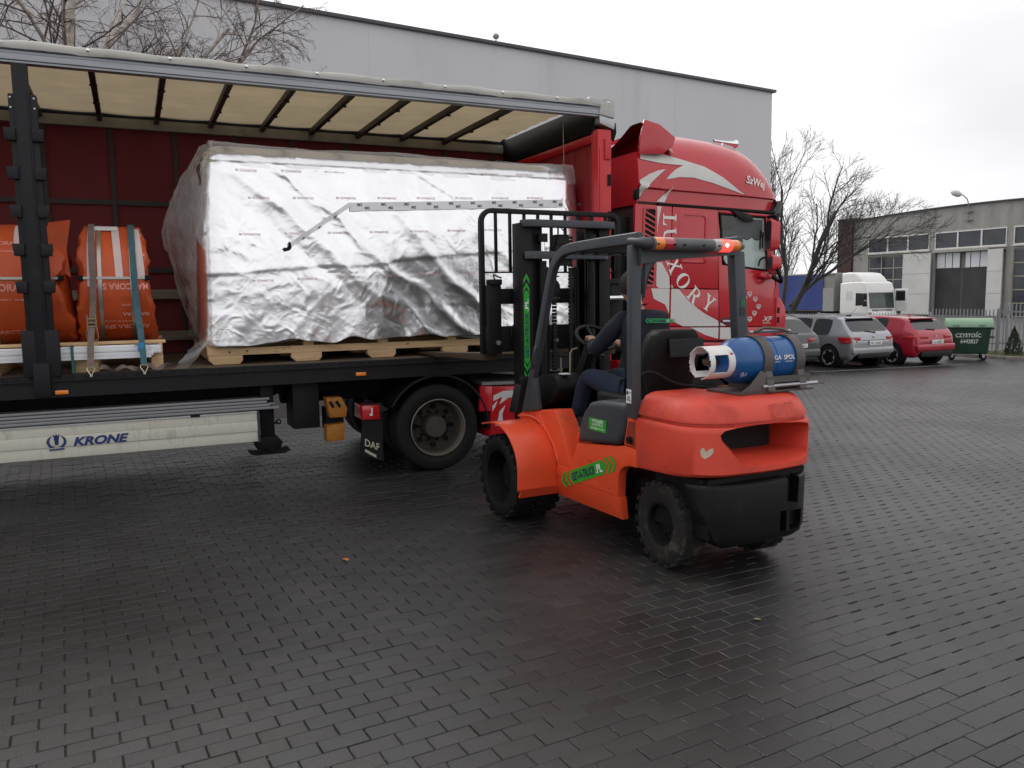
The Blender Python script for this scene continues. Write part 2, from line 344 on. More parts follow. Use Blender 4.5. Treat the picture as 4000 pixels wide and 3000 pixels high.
# fallen leaf on the paving
def leaf(x, y, s, rz, col, label):
    mb = MB(); O = [(0,-.5),(.16,-.3),(.34,-.25),(.25,-.02),(.42,.2),(.2,.22),(.08,.5),(-.12,.3),(-.38,.27),(-.26,.02),(-.38,-.2),(-.15,-.28)]
    mb.prism([(u*s, v*s) for u, v in O], 'z', 0, .0015); mb.v = [(a, b, c+.25*s*abs(a/s)**1.5) for a, b, c in mb.v]
    o = mb.obj('fallen_leaf', mat('leaf '+label[:6], col, .6, var=.3, vs=40)); o.location = (x, y, gz(x)+.004); o.rotation_euler = (.1,.05,rz); tag(o, label, 'leaf'); return o
leaf(1.24, 5.44, .055, .4, (.5,.16,.03), 'orange fallen leaf lying alone on the paving left of the forklift')
leaf(3.04, 3.35, .05, 1.4, (.2,.14,.07), 'brown fallen leaf on the paving in front of the forklift rear wheel')

# parking bay line, kerb and verge on the right
pl = struct(xsheet(13.5, 22.5, 16.15, 16.25, .006).obj('parking_line', mat('pale bay line', (.22,.21,.20), .8, var=.3, vs=6), fix=False))
KERB = mat('kerb concrete', (.20,.19,.18), .85, var=.2, vs=4, bump=.3)
kb = struct(bpy.data.objects.new('kerb', None)); COL.objects.link(kb); kb['label'] = 'low concrete kerb along the grass verge below the palisade fence'
for k in range(22):
    y = 11.2+k*.82; MB().box(25.45, 25.57, y, y+.81, gz(25.5)-.1, gz(25.5)+.10+random.uniform(-.006,.006)).obj('kerb_stone', KERB, kb, bevel=.012)
vg = MB().add([(x, y, gz(x)+.07) for x in (25.57, 27.6) for y in (4, 34)], [(0,2,3,1)])
struct(vg.obj('verge', mat('verge soil', (.075,.065,.04), .95, var=.4, vs=5, bump=.6, bs=30), fix=False))
gs = MB()
for _ in range(5200):
    x, y = random.uniform(25.62, 27.3), random.uniform(11, 21); h = random.uniform(.03,.11); w = .006; q = random.uniform(0, 6.28); lx, ly = random.gauss(0,.03), random.gauss(0,.03); z = gz(x)+.065
    gs.add([(x-w*math.cos(q), y-w*math.sin(q), z), (x+w*math.cos(q), y+w*math.sin(q), z), (x+lx, y+ly, z+h)], [(0,1,2)])
gso = gs.obj('grass', mat('winter grass', (.12,.12,.04), .8, var=.4, vs=9), fix=False); gso['kind'] = 'stuff'; gso['label'] = 'sparse winter grass on the verge below the fence'; gso['category'] = 'grass'

# ================================================================ BIG GREY HALL behind the trailer
HALLM = mat('grey render', (.60,.605,.625), .85, var=.035, vs=.5, bump=.12, bs=120, dirt=((.50,.50,.51), .35, .9), stretch=(1,1,.22))
hall = thing('hall', 'large plain pale grey rendered hall rising behind the lorry', 'building', (21.04, 22.96, -.6), R(6.5))
MB().box(-48, 0, 0, 22, 0, 9.43).obj('wall', HALLM, hall)
cop = MB().box(-48.1, .12, -.1, 22.1, 9.43, 9.52); cop.obj('coping', mat('dark coping', (.06,.065,.075), .5), hall, bevel=.01)
MB().box(-48, .03, -.03, .0, 0, .55).obj('plinth', mat('plinth', (.16,.16,.17), .8, var=.2), hall)
dp = MB(); dp.tube([(.08,.25,0),(.08,.25,9.3)], .06, 10); dp.obj('downpipe', mat('zinc pipe', (.3,.31,.32), .5, .5), hall)
rv = MB(); rv.cyl((-11.3,.12,9.5), (-11.3,.12,9.66), .02, n=8); rv.lathe([(0,0),(.07,.02),(.1,.08),(.07,.14),(0,.16)], (-11.3,.12,9.64), (0,0,1), 12); rv.obj('roof_vent', mat('vent grey', (.4,.4,.42), .5), hall)
for k in range(9): MB().box(-47+k*5.3, -46.994+k*5.3, -.0035, .01, .6, 9.4).obj('render_joint', mat('render joint', (.55,.555,.57), .85), hall)

# ================================================================ OLD WORKSHOP (far right), facade in a plane of constant X
CONC = mat('stained render', (.27,.265,.25), .9, var=.16, vs=.7, bump=.3, bs=12, dirt=((.16,.15,.14), .45, .8), stretch=(1,1.6,.5))
WFR = mat('window frame white', (.62,.61,.58), .6, var=.06)
WPANE = mat('workshop glass', (.03,.034,.045), .08, var=.3, vs=.8)
ws = thing('workshop', 'old grey workshop with strip windows, big doors and gently arched roof', 'building', (65.08, 40, -.5))
XG = 0.0
# wall panels around the openings (local y = world y - 40, local z = world z + .5)
def wtop(y): return 9.4-.0026*(y-7)**2
wb = MB()
op = [(9.9,17.35,5.35,5.8)]
def wallrect(y0, y1, z0, z1): wb.box(0, .45, y0, y1, z0, z1)
YS = [-14,-9.7,-3.2,3.02,3.58,10.15,10.75,17.45,19.2]
cols = [(-10.0,-3.6),(-3.0,3.0),(3.6,10.15),(10.72,17.4)]
edge = -14.0
for y0, y1 in cols:
    wallrect(edge, y0, 0, 7.3); edge = y1
    wallrect(y0, y1, 5.5, 5.8)
wallrect(edge, 19.2, 0, 7.3)
n_ = 26; yy_ = [-14+33.2*k/n_ for k in range(n_+1)]
wb.prism([(y, 7.3) for y in (-14, 19.2)]+[(y, wtop(y)) for y in reversed(yy_)], 'x', 0, .45)
wb.box(.46, 30, -14, 19.2, 0, 8.6)                # the body behind the facade
wb.obj('wall', CONC, ws)
re_ = MB(); re_.loft([[(x, y, wtop(y)+z) for x, z in ((-.18,.0),(.3,.0),(.3,.12),(-.18,.12))] for y in yy_]); re_.obj('roof_edge', mat('roof felt', (.05,.05,.055), .8), ws)
for ci, (y0, y1) in enumerate(cols):
    f = MB(); w = .09
    f.box(-.05, .1, y0, y1, 5.8, 5.9); f.box(-.05, .1, y0, y1, 7.2, 7.3)
    for k in range(4):
        y = y0+(y1-y0)*k/3; f.box(-.05, .1, max(y0, y-w*.7), min(y1, y+w*.7), 5.9, 7.2)
    wd = f.obj('window', WFR, ws)
    for k in range(3):
        MB().box(.04, .05, y0+(y1-y0)*k/3+.06, y0+(y1-y0)*(k+1)/3-.06, 5.9, 7.2).obj('pane', WPANE, wd)
    MB().box(-.16, .02, y0-.12, y1+.12, 5.69, 5.79).obj('sill', mat('grey sill', (.45,.44,.41), .8), ws)
DOORW = mat('pale door panel', (.52,.52,.51), .6, var=.07, vs=.7, dirt=((.36,.35,.33), .3, 1.5))
DARKIN = mat('door sheet dark', (.035,.036,.036), .8, var=.2, vs=.7)
OLDW = mat('old glazing bar', (.36,.34,.26), .7)
def glazed(y0, y1, z0, z1, nc, nr, name, bar, pane):
    f = MB()
    for k in range(nc+1): y = y0+(y1-y0)*k/nc; f.box(.1,.18,y-.035,y+.035,z0,z1)
    for k in range(nr+1): z = z0+(z1-z0)*k/nr; f.box(.11,.17,y0,y1,z-.035,z+.035)
    d = f.obj(name, bar, ws)
    for a in range(nc):
        for b in range(nr):
            if name == 'glazed_door': MB().box(.135,.145,y0+(y1-y0)*a/nc+.04,y0+(y1-y0)*(a+1)/nc-.04,z0+(z1-z0)*b/nr+.04,z0+(z1-z0)*(b+1)/nr-.04).obj('pane', pane, d)
    return d
glazed(13.15, 17.3, 0, 5.45, 3, 5, 'glazed_door', OLDW, WPANE)
glazed(-3.0, 3.0, 0, 5.45, 4, 5, 'glazed_door', OLDW, WPANE)
# folding leaves standing open beside the dark doorway
for y0, y1, nm in ((10.28, 13.16, 'door_leaf'), (3.65, 4.95, 'door_leaf')):
    d = MB().box(-.35, -.25, y0, y1, .05, 5.55).obj(nm, DOORW, ws)
    for z in (1.9, 3.72): MB().box(-.362, -.35, y0, y1, z, z+.03).obj('panel_seam', mat('seam grey', (.3,.3,.3), .8), d)
MB().box(-.3, -.1, 4.95, 10.28, 5.5, 5.72).obj('door_track', mat('track grey', (.3,.29,.27), .7), ws)
dd = MB().box(.2, .3, 5.0, 10.15, 0, 4.1).obj('dark_door', DARKIN, ws, label='dark closed double door under a glazed strip')
MB().box(.19, .2, 7.45, 7.65, 0, 4.1).obj('door_meeting_bar', mat('bar', (.06,.06,.06), .8), dd)
BRIGHT = mat('bright daylight pane', (.6,.62,.64), .25, var=.05)
for a, b in ((5.15,5.95),(6.03,6.8),(6.88,7.3),(7.85,8.5),(8.58,9.2),(9.28,10.05)):
    MB().box(.2, .23, a, b, 4.15, 5.45).obj('transom_pane', BRIGHT, dd)
CHB = mat('chimney brick', (.062,.028,.028), .9, var=.4, vs=6, bump=.5, bs=9, stretch=(1,1,3))
ch = thing('chimney', 'dark red brick stack standing against the end of the workshop', 'chimney', (65.6, 60.2, -.5)); 
MB().box(-.7,.9,-.9,.85,0,9.25).obj('stack', CHB, ch); MB().box(-.78,.98,-.98,.93,9.25,9.4).obj('cap', mat('chimney cap', (.07,.06,.06), .9), ch)
lm = thing('wall_lamp', 'bent street lamp on a bracket above the workshop roof edge', 'lamp', (64.9, 47.0, 7.4))
p = MB(); p.tube([(0,0,0),(0,0,1.6),(-.05,.1,2.0),(-.2,.35,2.3),(-.3,.55,2.42)], .045, 8); p.obj('pole', mat('lamp pole', (.2,.2,.2), .6), lm)
p = MB(); p.lathe([(0,0),(.16,.05),(.26,.3),(.25,.6),(.12,.85),(0,.9)], (-.25,.5,2.35), (-.35,.75,.35), 14); p.obj('lamp_head', mat('lamp head', (.5,.5,.5), .4), lm)
p = MB()
for z in (.2,.9): p.box(-.02,.2,-.35,.3,z,z+.06)
p.obj('bracket', mat('lamp pole', (.2,.2,.2), .6), lm)

# ================================================================ PALISADE FENCE
FEN = mat('galvanised pale', (.33,.34,.36), .55, .5, var=.12)
def pale_mesh(h):
    mb = MB(); w = .023
    for s in (1,):
        P = [(-w,0),(w,0),(w,h-.07),(0,h),(-w,h-.07)]
        mb.prism(P, 'x', -.006, .006)
    mb.box(-.018,.0,-.005,.005,.02,h-.05); return mb.mesh('pale')
def fence(name, label, y0, y1, x, h, zf, pitch=.14):
    f = thing(name, label, 'fence', (x, y0, 0)); f['group'] = 'palisade fence runs'
    me = pale_mesh(h); me.materials.append(FEN); k = 0; y = 0.
    while y < y1-y0:
        o = bpy.data.objects.new('pale', me); COL.objects.link(o); o.parent = f; o.location = (0, y, zf(y0+y)); y += pitch
    for dz in (.25, h-.28):
        MB().bar((.03,0,zf(y0)+dz), (.03,y1-y0,zf(y1)+dz), .03, .05).obj('rail', FEN, f)
    k = 0.
    while k <= y1-y0:
        MB().box(.03,.1,k-.04,k+.04,zf(y0+k)-.1,zf(y0+k)+h+.02).obj('post', FEN, f); k += 2.75
    MB().box(-.1,.16,0,y1-y0,zf((y0+y1)/2)-.35,zf((y0+y1)/2)+.02).obj('base_beam', KERB, f)
    return f
fence('palisade_fence', 'tallest grey palisade fence run at the far right edge behind the dustbin', 12.6, 18.35, 27.22, 1.62, lambda y: -.33)
fence('palisade_fence', 'middle grey palisade fence run between the green dustbin and the dark doorway', 18.45, 21.05, 27.24, 1.46, lambda y: -.36)
fence('palisade_fence', 'long low grey palisade fence run behind the parked cars', 21.15, 34.0, 27.26, 1.34, lambda y: -.40-.017*(y-21.1))

# ================================================================ TREES
def grow(out_, p, d, r, L, lev, P):
    n = max(3, int(L/P['seg'])); pts = [Vector(p)]; d = Vector(d).normalized(); rs = [r]; r1 = r*P['taper']
    for i in range(n):
        w = P['wander']*(1+.5*lev); d = (d+Vector((random.gauss(0,w), random.gauss(0,w), random.gauss(0,w)+P['up'][min(lev,len(P['up'])-1)]))+Vector(P.get('lean',(0,0,0)))*(.5 if lev else 1)).normalized()
        pts.append(pts[-1]+d*(L/n)); rs.append(r+(r1-r)*(i+1)/n)
    out_.append((pts, rs, lev))
    if lev >= P['levels']: return
    nb = P['kids'][min(lev, len(P['kids'])-1)]
    for k in range(nb):
        t = P['first']+(1-P['first'])*(k+random.random())/nb; i = min(n-1, int(t*n)); q = pts[i].lerp(pts[i+1], t*n-i)
        ax = (pts[i+1]-pts[i]).normalized(); s = ax.cross(Vector((random.gauss(0,1), random.gauss(0,1), random.gauss(0,1)))).normalized()
        an = R(random.uniform(*P['angle'])); dd_ = ax*math.cos(an)+s*math.sin(an)
        grow(out_, q, dd_, max(P['rmin'], rs[i]*random.uniform(.42,.62)), L*random.uniform(*P['ratio'])*(1.1-.45*t), lev+1, P)
def tree(name, label, base, trunks, P, bark, twig, cat='tree', cut=2, group=None, seed=1):
    random.seed(seed); t = thing(name, label, cat, base, 0, group); B = []
    for d, r, L, off in trunks: grow(B, off, d, r, L, 0, P)
    a, b = MB(), MB()
    for pts, rs, lev in B:
        if lev < cut: a.tube(pts, rs, 7 if lev == 0 else 5, cap=False)
        else: b.tube(pts, rs, 3, cap=False)
    a.obj('trunk', bark, t, fix=False, ang=80); b.obj('crown', twig, t, fix=False, ang=80); return t
BARKD = mat('dark bark', (.055,.05,.045), .9, var=.3, bump=.6, bs=20); TWIGD = mat('bare twigs', (.06,.055,.05), .9, var=.2)
PT = dict(seg=.5, wander=.05, up=(.0,.015,.02,.02,.0), taper=.45, levels=4, kids=(7,6,6,4), first=.22, angle=(18,40), rmin=.008, ratio=(.5,.72), lean=(.006,-.003,0))
tree('bare_tree', 'big bare leafless tree leaning right just behind the red cab', (30.5, 32.4, -.5), [((.36,-.26,.88), .18, 6.8, (0,0,0)), ((.14,-.08,.97), .12, 6.4, (.1,-.05,1.2)), ((.52,-.36,.80), .10, 6.0, (.4,-.27,1.5)), ((-.3,.25,.9), .11, 6.2, (0,0,1.2))], PT, BARKD, TWIGD, seed=5)
PB = dict(seg=1.2, wander=.05, up=(.03,.03,.03), taper=.4, levels=2, kids=(16,8), first=.2, angle=(20,40), rmin=.03, ratio=(.35,.5))
BG = [((70.9,69,-1), 12, 'tall thin bare tree showing left of the brick chimney', 3), ((63.4,66.5,-1), 9.5, 'slender bare tree far behind the blue lorry trailer', 4), ((67.5,72,-1), 10.5, 'middle bare tree of the row far behind the blue trailer', 6),
      ((86,76.5,-1), 12.3, 'bare treetop peeping over the workshop roof near the chimney', 8), ((92,77,-1), 12.2, 'smaller bare treetop over the workshop roof, right of the other', 9), ((58,62,-1), 8.5, 'leftmost bare tree of the row far behind the blue trailer', 11)]
GREYB = mat('distant bark', (.11,.10,.10), .9)
for loc, h, lab, sd in BG: tree('distant_tree', lab, loc, [((.02,0,1), .15, h, (0,0,0))], PB, GREYB, GREYB, group='bare trees in the distance', seed=sd, cut=1)
# birch behind the trailer
BIRCH = mat('birch bark', (.42,.38,.34), .8, var=.35, vs=6, dirt=((.08,.07,.06), .5, 5), stretch=(1,1,2.5)); BTW = mat('birch twigs', (.10,.07,.062), .8, var=.2)
PW = dict(seg=.35, wander=.05, up=(.0,-.01,-.07,-.16,-.2), taper=.4, levels=4, kids=(11,9,6,4), first=.22, angle=(25,55), rmin=.0038, ratio=(.33,.55), lean=(.0,-.003,0))
tree('birch_tree', 'bare white birch with hanging twigs above the trailer roof at left', (-1.6, 16.9, -.2), [((.02,-.05,1), .15, 8.6, (0,0,0)), ((.22,-.05,.95), .12, 8.0, (.1,0,1.2)), ((-.2,.0,1), .12, 7.5, (-.1,0,1.5)), ((.50,-.10,.85), .11, 6.4, (.15,-.1,1.6)), ((.62,-.16,.72), .075, 4.6, (.5,-.3,3.4)), ((-.5,.1,.8), .1, 6.5, (0,0,2))], PW, BIRCH, BTW, seed=12)
random.seed(21)
def shrub(loc, h, r, lab):
    t = thing('thuja_shrub', lab, 'shrub', loc); b = MB(); b.cyl((0,0,0), (0,0,h*.8), .03, .01, 6); b.obj('stem', BARKD, t)
    c = MB()
    for _ in range(1100):
        z = random.uniform(.04, h); k = (1-(z/h)**1.6)*r*random.uniform(.55,1.08)+.01; q = random.uniform(0, 6.283); x, y = k*math.cos(q), k*math.sin(q); s = random.uniform(.02,.05); u = random.uniform(0, 6.28)
        c.add([(x-s*math.cos(u)*.4, y-s*math.sin(u)*.4, z-s), (x+s*math.cos(u)*.4, y+s*math.sin(u)*.4, z-s), (x*1.06, y*1.06, z+s*1.3)], [(0,1,2)])
    c.obj('foliage', mat('thuja green', (.03,.045,.02), .8, var=.4, vs=12), t, fix=False); return t
shrub((26.45, 17.3, gz(26)+.05), .95, .26, 'small dark thuja shrub close behind the green dustbin')
shrub((26.95, 15.9, gz(27)+.05), 1.05, .25, 'small dark thuja shrub at the right edge by the fence')
random.seed(99)
# ================================================================ CURTAIN-SIDE SEMI-TRAILER, side towards the camera open
YT, YF, XR, XT = 7.82, 10.36, -8.7, 4.9
TR = thing('semi_trailer', 'open curtain-side lorry trailer with red far curtain and beige roof', 'trailer', (0,0,0))
DSTEEL = mat('trailer dark steel', (.009,.0095,.0115), .5, .2, spec=.35, dirt=((.03,.029,.028), .4, 5), bump=.2)
TARPW = mat('dirty white tarpaulin', (.48,.47,.43), .55, var=.1, vs=3, dirt=((.16,.15,.12), .5, 2.2), stretch=(.7,3,3), bump=.1, bs=20)
RAIL = mat('roof rail aluminium', (.33,.345,.37), .5, .55, var=.08, stretch=(.2,3,3), dirt=((.15,.14,.13), .35, 4))
TARPR = cloth2('beige roof tarpaulin', (.56,.46,.30), .28)
CURT = cloth2('red curtain', (.125,.005,.009), .03)
CSTR = mat('curtain strap', (.02,.02,.022), .6)
BOWM = mat('roof bow steel', (.035,.026,.028), .5, .3)
PLANK = mat('floor plywood', (.10,.075,.05), .75, var=.3, vs=3, stretch=(.5,6,1))
OLDWD = mat('weathered lath', (.23,.20,.15), .8, var=.2, stretch=(.5,6,6), bump=.3)
rnd = random.Random(3)
# roof
def edgeY(x): return .006*math.sin(x*5.1)+.004*math.sin(x*13.3)
xs_ = [XR+(XT-XR)*k/160 for k in range(161)]
prof = [(-.012,3.838),(-.018,3.86),(-.016,3.89),(-.004,3.908),(.04,3.915),(.10,3.91),(.10,3.84)]
MB().loft([[(x, YT+a+edgeY(x), z+.006*math.sin(x*9.97+1)) for a, z in prof] for x in xs_]).obj('roof_edge', TARPW, TR, ang=60)
pr = [(0,3.735),(.0,3.75),(-.012,3.757),(-.012,3.80),(0,3.812),(0,3.84),(.09,3.84),(.09,3.735)]
MB().loft([[(x, YT+a, z) for a, z in pr] for x in (XR, XT-.16)]).obj('roof_rail', RAIL, TR)
MB().loft([[(x, YT-.016, z) for z in (3.832,)]+[(x, YT-.006, 3.832), (x, YT-.006, 3.842), (x, YT-.016, 3.842)] for x in (XR, XT-.1)]).obj('roof_seal', mat('navy piping', (.015,.015,.04), .5), TR)
rv = MB(); rv.lathe([(0,0),(.014,0),(.014,.004),(.008,.009),(0,.01)], (0,0,0), (0,-1,0), 10)
r0 = rv.obj('rivet', CHROME, TR); r0.location = (-.208, YT-.025, 3.88)
for k in list(range(-13,0))+list(range(1,9)): inst(r0, TR, (-.208+.63*k, YT-.025, 3.88))
cc = MB().prism([(4.72,3.75),(4.915,3.72),(4.93,3.925),(4.60,3.93),(4.58,3.87),(4.74,3.845)], 'y', YT-.03, YT+.14); cc.obj('corner_cap', mat('cap plastic', (.5,.5,.48), .5, dirt=((.2,.19,.17), .4, 5)), TR, bevel=.012)
MB().prism([(4.73,3.66),(4.92,3.60),(4.93,3.72),(4.73,3.75)], 'y', YT-.015, YT+.12).obj('corner_bracket', STEEL, TR, bevel=.01)
wr = MB(); wr.tube([(4.92,YT+.02,3.68),(4.935,YT+.03,3.58),(4.915,YT+.05,3.5)], .035, 8); wr.obj('corner_gaiter', BLACK, TR)
def tz(x, y): return 3.895+.018*math.sin((y-YT)/(YF-YT)*math.pi)+.006*math.sin(y*23+.6*math.sin(x*1.7))+.004*math.sin(y*51+x*.8)-.012*abs(math.sin((x+.78)/.58*math.pi))
MB().grid(lambda u, v: (XR+(XT-.25-XR)*u, YT+.09+(YF-YT-.15)*v, tz(XR+(XT-.25-XR)*u, YT+.09+(YF-YT-.15)*v)), 200, 70).obj('roof_tarpaulin', TARPR, TR, fix=False, ang=60)
for k in range(-13, 9):
    x = -.785+.58*k
    if x < XR: continue
    b = MB().box(x-.026, x+.026, YT+.05, YF-.05, 3.80, 3.865)
    for y in (8.6, 9.35, 9.9): b.box(x-.034, x+.034, y, y+.05, 3.785, 3.80)
    b.obj('roof_bow', BOWM, TR, bevel=.006)
MB().box(XR, XT-.1, YF-.06, YF+.02, 3.735, 3.845).obj('far_roof_rail', mat('far rail', (.30,.285,.25), .6, .3, dirt=((.12,.11,.1), .3, 4)), TR, bevel=.005)
MB().box(XR, XT-.1, YF-.045, YF+.01, 3.846, 3.93).obj('far_roof_edge', BLACK, TR)
# far curtain with webbing
MB().grid(lambda u, v: (XR+(XT-XR)*u, YF+.012*math.sin((XR+(XT-XR)*u)*9.6)+.02*math.sin(v*3.1)+.008*math.sin(v*17+u*40), 1.12+2.62*v), 300, 24).obj('curtain', CURT, TR, fix=False, ang=70)
for k in range(-12, 8):
    x = -.111+.665*k
    MB().box(x-.022, x+.022, YF-.038, YF-.034, 1.15, 3.73).obj('curtain_strap', CSTR, TR)
for z in (2.915, 2.155): MB().box(XR, 4.7, YF-.044, YF-.040, z-.026, z+.026).obj('curtain_strap', CSTR, TR)
for z in (1.88, 1.40): MB().box(XR, 4.6, YF-.10, YF-.06, z-.055, z+.055).obj('wooden_lath', OLDWD, TR, bevel=.005)
# front wall
fw = MB(); X0 = 4.74
for k in range(17):
    y = YT+.14+k*.137; fw.box(X0-.004 if k % 2 else X0, X0+.09, y, y+.136, 1.16, 3.58)
fw.obj('front_wall', mat('front wall shaded red', (.26,.010,.016), .5, var=.1), TR, bevel=.002)  # same red paint, darkened so the colour carries the interior shade
MB().box(X0-.03, X0+.12, YT+.10, YF-.05, 3.58, 3.90).obj('front_header', BLACK, TR, bevel=.01)
MB().box(X0-.035, X0+.03, YT+.12, YF-.05, 3.47, 3.56).obj('front_rail', TRED, TR, bevel=.01)
cp = MB().box(4.715, 4.885, YT, YT+.14, 1.06, 3.60); cp.box(4.80, 4.87, YT-.02, YT, 2.25, 2.32); cp.box(4.795, 4.875, YT-.02, YT, 3.28, 3.50); cp.box(4.735, 4.752, YT-.012, YT, 1.2, 3.4)
cp.obj('corner_post', mat('post red', (.55,.02,.028), .4, var=.06, dirt=((.3,.04,.04), .3, 6)), TR, bevel=.012)
for z in (2.1, 2.6, 3.0): MB().box(4.84, 4.875, YT-.012, YT-.001, z, z+.12).obj('post_slot', BLACK, TR)
wi = MB(); wi.tube([(4.42,YT+.25,3.72),(4.43,YT+.25,3.2),(4.42,YT+.25,3.15),(4.44,YT+.25,3.135),(4.45,YT+.25,3.16)], .005, 6); wi.obj('roof_pull_rod', mat('rod rust', (.25,.17,.12), .6), TR)
# sliding pillar
def pillar(x):
    b = MB().box(x-.057, x+.057, YT-.02, YT+.06, 1.2, 3.73); b.box(x-.04, x+.04, YT-.03, YT-.02, 1.25, 3.5)
    b.box(x-.096, x+.105, YT, YT+.09, 1.5, 3.49); b.box(x-.135, x+.14, YT-.028, YT+.07, 1.19, 1.575); b.box(x-.065, x+.055, YT-.05, YT-.005, 1.02, 1.3)
    p = b.obj('pillar', DSTEEL, TR, bevel=.006)
    for z in (3.115, 2.807, 2.50, 2.19, 1.883):
        for s in (-1, 1): MB().prism([(x+s*.058,z),(x+s*.135,z),(x+s*.145,z+.1),(x+s*.058,z+.1)], 'y', YT-.035, YT+.05).obj('lath_pocket', DSTEEL, p, bevel=.006)
    for z in (3.46, 3.38):
        for s in (-.08, .088):
            MB().cyl((x+s,YT-.008,z), (x+s,YT+.01,z), .008, n=8).obj('bolt', STEEL, p)
pillar(-.715); pillar(-6.2)
# deck edge, floor, chassis
ra = MB().prism([(YT,1.19),(YT+.08,1.19),(YT+.08,1.0),(YT+.02,1.0),(YT+.02,1.135),(YT-.012,1.138),(YT-.012,1.15),(YT,1.155)], 'x', XR, XT-.02); ra.obj('side_rave', DSTEEL, TR)
hm = MB(); hm.cyl((0,-.0015,0), (0,.01,0), .013, n=12); h0 = hm.obj('lashing_hole', mat('hole shade black', (.002,.002,.002), .9), TR); h0.location = (-1.6, YT, 1.172)  # solid black discs painted for the dark inside the holes
for k in range(1, 62): inst(h0, TR, (-1.6+k*.1, YT, 1.172))
for k in range(18): MB().box(XR+.05, X0, YT+.085+k*.139, YT+.085+k*.139+.136, 1.155, 1.186).obj('floor_board', PLANK, TR)
MB().box(XR, XT-.02, YF-.09, YF, 1.0, 1.19).obj('side_rave', DSTEEL, TR)
for y in (8.55, 9.5): MB().prism([(XR+.2,.72),(1.0,.72),(1.7,.98),(XT-.3,1.0),(XT-.3,1.15),(XR+.2,1.15)], 'y', y, y+.14).obj('chassis_beam', BLACK, TR)
for k in range(24):
    x = XR+.3+k*.56; MB().box(x, x+.06, YT+.1, YF-.1, 1.03, 1.14).obj('cross_member', BLACK, TR)
# side guard with stacked aluminium laths on top
GUARD = mat('dirty white panel', (.56,.55,.47), .5, var=.06, dirt=((.30,.28,.22), .5, 5), stretch=(2.2,2,.8))
for i, (z0, z1, dy) in enumerate(((.478,.575,.010),(.576,.672,.0),(.673,.755,.006))):
    MB().box(-6.0, 1.0, YT+dy, YT+.03, z0, z1).obj('side_guard_panel', GUARD, TR, bevel=.004)
MB().box(-6.0, 1.0, YT-.006, YT+.04, .7555, .768).obj('side_guard_rail', mat('bright rail', (.62,.63,.65), .3, .8), TR)
MB().box(1.0, 1.02, YT, YT+.04, .47, .77).obj('side_guard_end', mat('navy end', (.03,.03,.07), .5), TR)
MB().box(.42, .5, YT-.009, YT+.0, .752, .776).obj('clip', BLACK, TR)
for i, (y, z, x1) in enumerate(((7.85,.79,1.20),(7.88,.815,1.12),(7.98,.79,1.16),(7.96,.815,1.18),(7.9,.842,1.10),(7.98,.842,1.17),(7.94,.868,1.13),(8.02,.868,1.08))):
    MB().box(-4.5-.2*i, x1, y-.045, y+.045, z-.011, z+.011).obj('aluminium_lath', ALU, TR, bevel=.003)
b = MB()
for x in (-4, -2, 0): b.box(x, x+.06, YT+.03, YT+.5, .70, .78)
b.obj('lath_carrier', BLACK, TR)
# landing legs
for y in (7.98, 9.9):
    lg = MB().box(1.05,1.17,y-.06,y+.06,.46,1.05); lg.prism([(.98,.44),(1.03,.50),(1.19,.50),(1.24,.44),(1.22,.385),(1.16,.365),(1.06,.365),(1.0,.385)], 'y', y-.07, y+.07)
    l_ = lg.obj('landing_leg', BLACK, TR, bevel=.008)
    MB().prism([(.93,.352),(.98,.338),(1.24,.338),(1.30,.36),(1.30,.368),(1.23,.35),(.98,.35),(.93,.362)], 'y', y-.12, y+.12).obj('foot', BLACK, l_)
ey = MB(); ey.lathe([(.014,-.01),(.026,-.01),(.026,.01),(.014,.01),(.014,-.01)], (1.21,7.93,.635), (0,1,0), 12); ey.bar((1.16,7.93,.625),(1.2,7.93,.63),.02,.02); ey.obj('crank_eye', BLACK, TR)
MB().bar((1.1,8.0,.7),(1.1,9.9,.7),.05,.05).obj('leg_cross_shaft', BLACK, TR)
MB().box(1.38,1.64,8.1,8.5,.52,1.0).obj('storage_box', PLASTIC, TR, bevel=.01)
ck = mat('chock orange', (.34,.125,.008), .55, dirt=((.10,.045,.01), .5, 9))
for nm, poly in (('wheel_chock', [(1.665,.835),(1.82,.835),(1.875,.72),(1.86,.635),(1.70,.635)]), ('wheel_chock', [(1.665,.56),(1.845,.575),(1.835,.405),(1.66,.395)])):
    c_ = MB().prism(poly, 'y', 7.9, 8.06).obj(nm, ck, TR, bevel=.012)
for x in (1.70, 1.765): MB().bar((x,7.895,.80),(x+.035,7.895,.74),.028,.008,(0,1,0)).obj('chock_hole', BLACK, TR)
MB().box(1.68,1.86,8.02,8.2,.5,.72).obj('chock_holder', BLACK, TR)
for x, z in ((2.0,1.062),(-.585,1.045)): MB().box(x-.05,x+.05,YT-.012,YT+.015,z-.017,z+.017).obj('marker_lamp', AMBER, TR, bevel=.005)
at2 = MB(); at2.cyl((1.35,8.65,.86),(1.9,8.65,.86),.14,n=18); at2.obj('air_tank', BLACK, TR)
